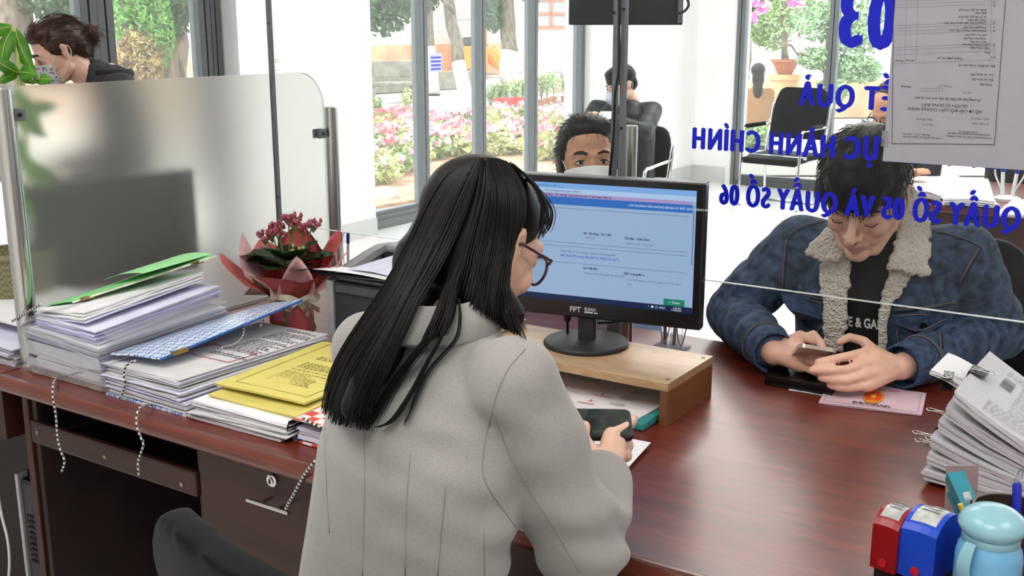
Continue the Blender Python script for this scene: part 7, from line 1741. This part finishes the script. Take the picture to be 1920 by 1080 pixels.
p7 = sitter('person in a black coat seated at the far right behind the papers', M7, q7_+s7*.19, q7_-s7*.19, f7, MATS['black_coat'], M_skin2, None, voxel=.01)
hair_cap(p7, M7, [((0, -.012, .048), (.083, .102, .084)), ((0, .04, .085), (.065, .05, .035))], M_hair, 0, 5, voxel=.01)
# ================================================================== clipped document bundles at the right
def clip(par, p, ax, up, w=.03, label=None):
    """binder clip on an edge: p edge point, ax along the edge, up = sheet normal"""
    ax = Vector(ax).normalized(); up = Vector(up).normalized(); inn = up.cross(ax).normalized(); M = Matrix((ax, inn, up)).transposed().to_4x4(); M.translation = p
    b = BM(); prism(b, [(-.004, -.012), (.018, -.0045), (.018, .0), (.0, .0), (.018, .0045+.001), (-.004, .012)][:1]+[(.024, -.012), (.024, -.0105), (-.001, -.0105), (-.001, .0105), (.024, .0105), (.024, .012), (-.004, .0125)], w, M @ Matrix.Translation((-w/2, 0, 0)) @ Matrix(((0, 0, 1, 0), (1, 0, 0, 0), (0, 1, 0, 0), (0, 0, 0, 1))))
    c = obj('binder_clip', b, mat('black_clip_steel', '#15161a', .3, var=.05), par, world=True)
    for s, z in ((1, .012), (-1, -.012)):
        b = BM(); pts = [M @ V3(x, y, z+s*dz) for x, y, dz in ((-.006, -.003, 0), (-.004, .012 if s > 0 else -.02, .003), (-.0075, .03 if s > 0 else -.03, .006), (0, .036 if s > 0 else -.036, .007), (.0075, .03 if s > 0 else -.03, .006), (.004, .012 if s > 0 else -.02, .003), (.006, -.003, 0))]
        tube(b, spline(pts, 4), .0011, 6); o = obj('wire_handle', b, M_chrome, c, True); o.data.transform(mw(par).inverted())
XLs = (-.356, -.352, -.349, -.34, -.331, -.319); ZLs = (.787, .818, .846, .874, .902, .931); ZRs = (.778, .790, .802, .814, .826, .838)
place_w = ['bottom', 'second from the bottom', 'third from the bottom', 'fourth from the bottom', 'second from the top', 'topmost']
rb = random.Random(21); M_pap4 = mat('shaded_bundle_paper', '#c9c9ce', .75, var=.06, scale=160, stretch=(1, 1, 6))  # white paper greyed in its colour for the shading on the pile
for k in range(6):
    dy = rb.uniform(-.008, .008); x0_ = XLs[k]; yF = 1.79+dy; L_ = .268
    cs_ = [V3(x0_, yF, ZLs[k]), V3(x0_+.21, yF-.02, ZRs[k]), V3(x0_+.212, yF+L_-.02, ZRs[k]), V3(x0_+.004, yF+L_, ZLs[k])]
    t = thing('paper_bundle', 'clipped bundle of printed papers, %s in the curved pile at right' % place_w[k], 'paper bundle', (x0_+.1, yF+.13, cs_[1].z-.01), group='clipped bundles of papers at right')
    th = .0225 if k else .024
    # taper: thick at the clipped side
    sheaf('sheets', cs_, .019 if k else .0165, 4, t, [M_pap4, M_pap3, M_pap4], .0022, -.011 if k > 1 else -.003*k, 80+k, gap=.08)
    e_ = V3(0, 1, 0); clip(t, V3(x0_-.001, yF+(.5 if k == 5 else rb.choice((.2, .35, .75)))*L_, ZLs[k]-.009), -e_, (.3, 0, 1), .042 if k == 5 else .03)
    if k == 5:
        f_ = surf_frame(cs_, .0018)
        def ff(u, v, h=0): p = f_(u, v, h); return p+V3(0, 0, -.011*4*u*(1-u)+.0008)
        b = BM(); r_ = random.Random(4)
        for i in range(40):
            v = .06+.86*i/40
            if .30 < v < .62 and i % 3 == 0: continue
            u = .34 if .25 < v < .8 else .2
            while u < .95:
                w_ = r_.uniform(.012, .04); b.faces.new([b.verts.new(ff(*q_)) for q_ in ((u, v), (u+w_, v), (u+w_, v+.006), (u, v+.006))]); u += w_+.018
        obj('printed_lines', b, mat('grey_text_print', '#8b8b93', .8), t, world=True)['kind'] = 'stuff'
        b = BM(); u = .2
        for i in range(18):
            w_ = r_.choice((.003, .006, .004)); b.faces.new([b.verts.new(ff(*q_)) for q_ in ((.2, .56+i*.011), (.29, .56+i*.011), (.29, .56+i*.011+w_), (.2, .56+i*.011+w_))])
        obj('barcode', b, M_ink, t, world=True)
# rolled white bundle standing out on the left
t = thing('paper_bundle', 'thin folded bundle of white papers sticking out left of the pile', 'paper bundle', (-.36, 1.99, .86), group='clipped bundles of papers at right')
sheaf('sheets', [V3(-.395, 1.965, .905), V3(-.33, 1.975, .875), V3(-.32, 2.06, .885), V3(-.385, 2.06, .915)], .008, 6, t, [M_pap, M_pap2], .004, .004, 91)
clip(t, V3(-.368, 1.985, .889), V3(-1, -.1, 0), (0, -.2, 1), .02)
# ================================================================== stamps
def stamp(label, c, rz, w, d, h, colr, top):
    t = thing('rubber_stamp', label, 'stamp', (c[0], c[1], ZD), rz, group='self-inking rubber stamps')
    m = mat(colr[0], colr[1], .3, var=.05, scale=20, spec=.6)
    b = BM(); bx(b, -w/2+.004, w/2-.004, -d/2+.004, d/2-.004, .001, h*.42); obj('inner_frame', b, mat('black_stamp_plastic', '#1a1b1e', .35, var=.05), t, bevel=.003)
    b = BM(); n = 10; prev = None
    g = []
    for i in range(n+1):
        v = i/n*2-1; y = v*d/2; z = h-.018*(abs(v)**2.2)*1.0
        g.append([V3(-w/2, y, z), V3(-w/4, y, z+.0015), V3(0, y, z+.002), V3(w/4, y, z+.0015), V3(w/2, y, z)])
    slab(b, g, lambda p, i, j: V3(p.x, p.y, h*.25)); obj('shell', b, m, t, False, bevel=.002)
    b = BM(); g = []
    for i in range(n+1):
        v = i/n*2-1; y = v*d/2*.72; z = h-.018*(abs(v*.72)**2.2)
        g.append([V3(-w*.36, y, z+.0012), V3(0, y, z+.0032), V3(w*.36, y, z+.0012)])
    slab(b, g, (0, 0, -.002)); o = obj('label_window', b, mat('clear_label_window', '#b9bdb9', .06, var=.25, scale=60, spec=.8), t, True, auto=30)
    b = BM()
    for i in range(3): box(b, (0, -.008+i*.008, h+.0035-.0008*abs(i-1)), (w*.5, .0012, .0004))
    obj('label_print', b, M_print, t)
    b = BM(); tube(b, [(0, -d/2-.0005, h*.36), (0, -d/2-.003, h*.36)], .006, 14); obj('button', b, mat('red_button', '#b8202a', .35), t, True, auto=30)
stamp('red self-inking stamp standing at the near right corner of the desk', (-.312, 1.43), -.22, .036, .066, .108, ('red_stamp_plastic', '#8f0f18'), 0)
stamp('blue self-inking stamp between the red stamp and the blue bottle', (-.268, 1.435), -.2, .048, .082, .112, ('blue_stamp_plastic', '#1347c4'), 0)
# ================================================================== bottle
bt = thing('thermos_bottle', 'light blue bottle with a domed lid and carry strap at the near right', 'bottle', (-.190, 1.40, ZD))
M_bb = mat('sky_blue_enamel', '#6fb0d8', .25, var=.04, scale=15, spec=.6, coat=.3); M_bl = mat('pale_teal_plastic', '#8fc0cd', .3, var=.04, scale=15, spec=.6, coat=.2)
b = BM(); lathe(b, [(.036, 0), (.04, .004), (.0405, .05), (.0405, .085), (.038, .098), (.033, .106), (.032, .11)], 40); obj('body', b, M_bb, bt, True)
b = BM(); lathe(b, [(.0335, .105), (.035, .107), (.035, .115), (.033, .117)], 40); obj('neck_ring', b, M_bl, bt, True, auto=40)
b = BM(); lathe(b, [(.031, .115), (.037, .1185), (.0408, .126), (.0408, .131), (.037, .1395), (.027, .147), (.014, .151), (0, .152)], 40); obj('lid', b, M_bl, bt, True)
ca2 = math.atan2(-1.395, .196)-.55
g = []
for i in range(15):
    s_ = i/14; z = .113-.085*s_; rr_ = .036+.016*math.sin(math.pi*min(1, s_*1.15+.1)); row_ = []
    for j in (-1, 1): a_ = ca2+j*.16; row_.append(V3(math.cos(a_)*rr_, math.sin(a_)*rr_, z))
    g.append(row_)
b = BM(); slab(b, g, lambda p, i, j: V3(p.x*1.06, p.y*1.06, p.z)); obj('carry_strap', b, M_bl, bt, True, auto=40)
# ================================================================== pen cup with tools
oc2 = V3(-.185, 1.53, ZD)
t = thing('pen_cup', 'dark brown desk organizer cup behind the light blue bottle', 'pen cup', oc2)
b = BM(); prof = [(.0475, 0), (.05, .002), (.05, .1), (.047, .1), (.0465, .006), (0, .006)]; lathe(b, prof, 32); obj('cup', b, mat('dark_brown_mesh', '#3a2a24', .5, var=.2, scale=80), t, True, auto=30)
b = BM(); tube(b, [oc2+V3(math.cos(a_)*.049, math.sin(a_)*.049, .1) for a_ in np.linspace(0, 6.28, 33)[:-1]], .0022, 6, closed=True); obj('rim', b, mat('grey_rim', '#6f665f', .4), t, True, True)
st_ = thing('stapler', 'teal stapler standing upright in the organizer cup', 'stapler', oc2+V3(-.03, .0, .01))
a_ = oc2+V3(-.012, -.01, .012); c_ = PD(1788, 893, 1.60)
d_ = (c_-a_).normalized(); sdv = d_.cross(FWD).normalized(); nv_ = sdv.cross(d_)
Ms_ = Matrix((sdv, nv_, d_)).transposed().to_4x4(); Ms_.translation = a_; Ls = (c_-a_).length
b = BM(); prism(b, [(-.012, -.014), (.012, -.014), (.012, .006), (-.012, .006)], Ls, Ms_); obj('upper_arm', b, mat('teal_gloss_plastic', '#2e8fa0', .25, var=.05, spec=.6), st_, world=True, bevel=.004)
b = BM(); prism(b, [(-.009, .008), (.009, .008), (.009, .015), (-.009, .015)], Ls*.96, Ms_); obj('magazine', b, mat('black_stapler_rail', '#1d2022', .35), st_, world=True, bevel=.001)
b = BM(); prism(b, [(-.011, .017), (.011, .017), (.011, .025), (-.011, .025)], Ls*.9, Ms_); obj('base_arm', b, MATS['teal_gloss_plastic'], st_, world=True, bevel=.002)
t = thing('nail_clipper', 'chrome nail clipper leaning in the organizer cup', 'nail clipper', oc2)
b = BM(); p_ = PD(1812, 922, 1.52); q_ = oc2+V3(-.02, -.03, .02); tube(b, [q_, p_.lerp(q_, .2), p_], [.004, .005, .0055], 4, flat=.5); obj('lever', b, M_chrome, t, True, True, auto=40)
t = thing('yellow_pencil', 'yellow pencil leaning in the organizer cup', 'pencil', oc2+V3(-.03, -.02, 0)); b = BM(); tube(b, [oc2+V3(-.02, -.02, .01), PD(1800, 945, 1.50)], .0035, 6); obj('shaft', b, mat('yellow_lacquer', '#e5c02e', .3), t, world=True)
t = thing('clear_pen', 'clear ballpoint pen with a blue cap in the organizer cup', 'pen', oc2+V3(.02, 0, .01))
q_ = oc2+V3(.015, -.01, .012); p_ = PD(1907, 905, 1.50); b = BM(); tube(b, [q_, q_.lerp(p_, .6)], .004, 8); obj('barrel', b, mat('pen_body_c9c9cc', '#c9c9cc', .3), t, True, True)
b = BM(); tube(b, [q_.lerp(p_, .55), q_.lerp(p_, .98), p_], [.006, .0062, .004], 12); obj('blue_cap', b, mat('bright_blue_plastic', '#2430b8', .25, var=.03), t, True, True, auto=40)
b = BM(); tube(b, [p_, p_+V3(.004, .004, .02)], [.005, .003], 8); obj('clear_end', b, M_acr, t, True, True)
t = thing('pink_card', 'greyish pink card standing behind the teal stapler', 'card', PZ(1775, 975, ZD))
b = BM(); A_ = PZ(1770, 985, ZD); Bq = PZ(1830, 985, ZD); d_ = (Bq-A_); n_ = V3(-d_.y, d_.x, 0).normalized()
g = [[A_+d_*u+V3(0, 0, .092*v)+n_*.012*v for v in (0, .5, 1)] for u in (0, .5, 1)]; slab(b, g, n_*.0015); obj('sheet', b, mat('dusty_pink_card', '#a08d90', .7, var=.06), t, world=True)
# ================================================================== desk of the next counter in the background
bd_ = thing('background_desk', 'reddish-brown desk behind the man in denim', 'desk', (0, 5.2, 0))
b = BM(); bx(b, -1.13, 2.2, 4.86, 5.75, .73, .76); obj('desk_top', b, M_mah, bd_, world=True, bevel=.004)
b = BM(); bx(b, -1.08, 2.1, 4.92, 4.94, 0, .73); obj('front_panel', b, M_mahv, bd_, world=True)
b = BM(); bx(b, -1.09, -1.07, 4.92, 5.7, 0, .73); obj('side_panel', b, M_mahv, bd_, world=True)
def zq(z, *px): return [PZ(x, y, z) for x, y in px]
for i, (z, px, th, lab, bend) in enumerate(((.80, ((1712, 356), (1765, 366), (1800, 330), (1705, 329)), .035, 'thick curled stack of white papers at the left of the background desk', .006), (.795, ((1770, 372), (1868, 378), (1852, 335), (1760, 332)), .03, 'white papers fanned beside the curled stack on the background desk', .004), (.775, ((1872, 400), (1990, 410), (1990, 372), (1900, 375)), .012, 'single white sheet at the right edge of the background desk', .002))):
    t = thing('paper_stack', lab, 'papers', zq(z, *px)[0], group='papers on the background desk'); sheaf('sheets', zq(z, *px), th, 6, t, [M_pap, M_pap, M_pap3], .006, bend, 100+i)
t = thing('pen_stand', 'white pen stand with two blue pens on the background desk', 'pen stand', PZ(1888, 376, .76))
b = BM(); lathe(b, [(.055, 0), (.055, .012), (.04, .02), (0, .022)], 24); obj('stand_base', b, mat('white_acrylic', '#e6e6ea', .2), t, True, auto=30)
pen(t, (-.02, 0, .015), (-.03, 0, .155), '#26309a', '#e4e4ea', .008, world=False); pen(t, (.02, 0, .015), (.03, 0, .15), '#26309a', '#e4e4ea', .008, world=False)
for s in (-1, 1): b = BM(); tube(b, spline([(s*.03, 0, .15), (s*.05, 0, .17), (s*.06, 0, .12), (s*.03, 0, .05), (s*.02, 0, .02)], 5), .004, 6); obj('cord', b, M_cw, t, True)
# ================================================================== house plant at the far left
pp0 = V3(-2.56, 1.60, ZD)
t = thing('house_plant', 'leafy green house plant in an olive planter beyond the frosted partition', 'house plant', pp0)
b = BM(); lathe(b, [(.075, 0), (.09, .17), (.094, .172), (.094, .185), (.085, .185), (.08, .16)], 28); obj('planter', b, mat('olive_woven_planter', '#8d8a66', .7, kind='checker', scale=130, base2='#74714f', bump=.3), t, True, auto=30)
node = PD(25, 52, 2.72); n2 = PD(36, 140, 2.72)
b = BM(); tube(b, spline([pp0+V3(0, 0, .15), n2-V3(0, 0, .2), n2, node], 5), .006, 7); obj('stem', b, mat('pale_stem', '#a9b56a', .6), t, True, True)
M_lf = mat('fresh_green_leaf', '#57902c', .4, var=.25, scale=25, spec=.5); 
def add_trans(m, c):
    N = m.node_tree.nodes; L = m.node_tree.links; tr_ = N.new('ShaderNodeBsdfTranslucent'); tr_.inputs[0].default_value = (*lin(c), 1); mx_ = N.new('ShaderNodeMixShader'); mx_.inputs[0].default_value = .45
    L.new(N['Principled BSDF'].outputs[0], mx_.inputs[1]); L.new(tr_.outputs[0], mx_.inputs[2]); L.new(mx_.outputs[0], N['Material Output'].inputs[0])
add_trans(M_lf, '#8fd040')
for x0_, y0_, x1_, y1_, w_, dd in ((25, 52, 4, 132, 15, 0), (27, 54, 60, 132, 16, .05), (22, 50, -25, 70, 14, .08), (30, 60, 72, 148, 9, .02), (36, 138, -10, 112, 13, -.02), (36, 138, 72, 140, 16, -.03), (36, 140, 0, 156, 9, .03), (75, 152, 102, 150, 11, -.02), (40, 142, 64, 156, 8, .04), (76, 154, 58, 160, 6, .0), (20, 200, 90, 260, 16, .0), (10, 230, 60, 320, 16, .03), (40, 210, 110, 200, 14, .05), (20, 260, 90, 360, 16, .0), (30, 300, 110, 340, 15, .04), (15, 330, 70, 420, 16, .02), (40, 180, 80, 240, 14, -.02), (10, 170, 70, 200, 14, .02)):
    A_ = PD(x0_, y0_, 2.72+dd*.3); B_ = PD(x1_, y1_, 2.70+dd); ax_ = B_-A_; L_ = ax_.length; ax_.normalize(); sv = ax_.cross(FWD).normalized(); nv_ = sv.cross(ax_); w_ = w_*2.72/F
    g = []
    for i in range(11):
        u = i/10; wv = w_*math.sin(math.pi*min(1, .04+u*.96))**.75; row_ = []
        for j in range(5): v = j/4*2-1; row_.append(A_+ax_*(u*L_)+sv*(v*wv)+nv_*(abs(v)*wv*.35-.02*math.sin(u*3)))
        g.append(row_)
    b = BM(); slab(b, g, nv_*.0008); lf = obj('leaf', b, M_lf, t, True, True)
    b = BM(); tube(b, [A_+ax_*(u*L_)+nv_*(-.02*math.sin(u*3)-.0006) for u in np.linspace(0, .95, 8)], .0012, 4); o = obj('midrib', b, MATS['pale_stem'], lf, True); o.data.transform(mw(t).inverted())
# notice taped to the middle window
a_ = PX(806, 100, XW+.03); c_ = PX(829, 135, XW+.03)
t = thing('window_notice', 'small notice with blue lettering taped to the second mullion', 'notice', (XW+.03, (a_.y+c_.y)/2, c_.z))
b = BM(); bx(b, XW+.029, XW+.031, a_.y, c_.y, c_.z, a_.z); obj('sheet', b, mat('pale_violet_sheet', '#c9c9ea', .6, var=.05), t, world=True)
for i in range(4):
    b = BM(); z = a_.z-(a_.z-c_.z)*(.2+i*.2); bx(b, XW+.0312, XW+.0316, a_.y+.01, c_.y-.015, z-.012, z+.004); obj('print_line', b, mat('blue_print', '#5a5ac8', .6), t, world=True)
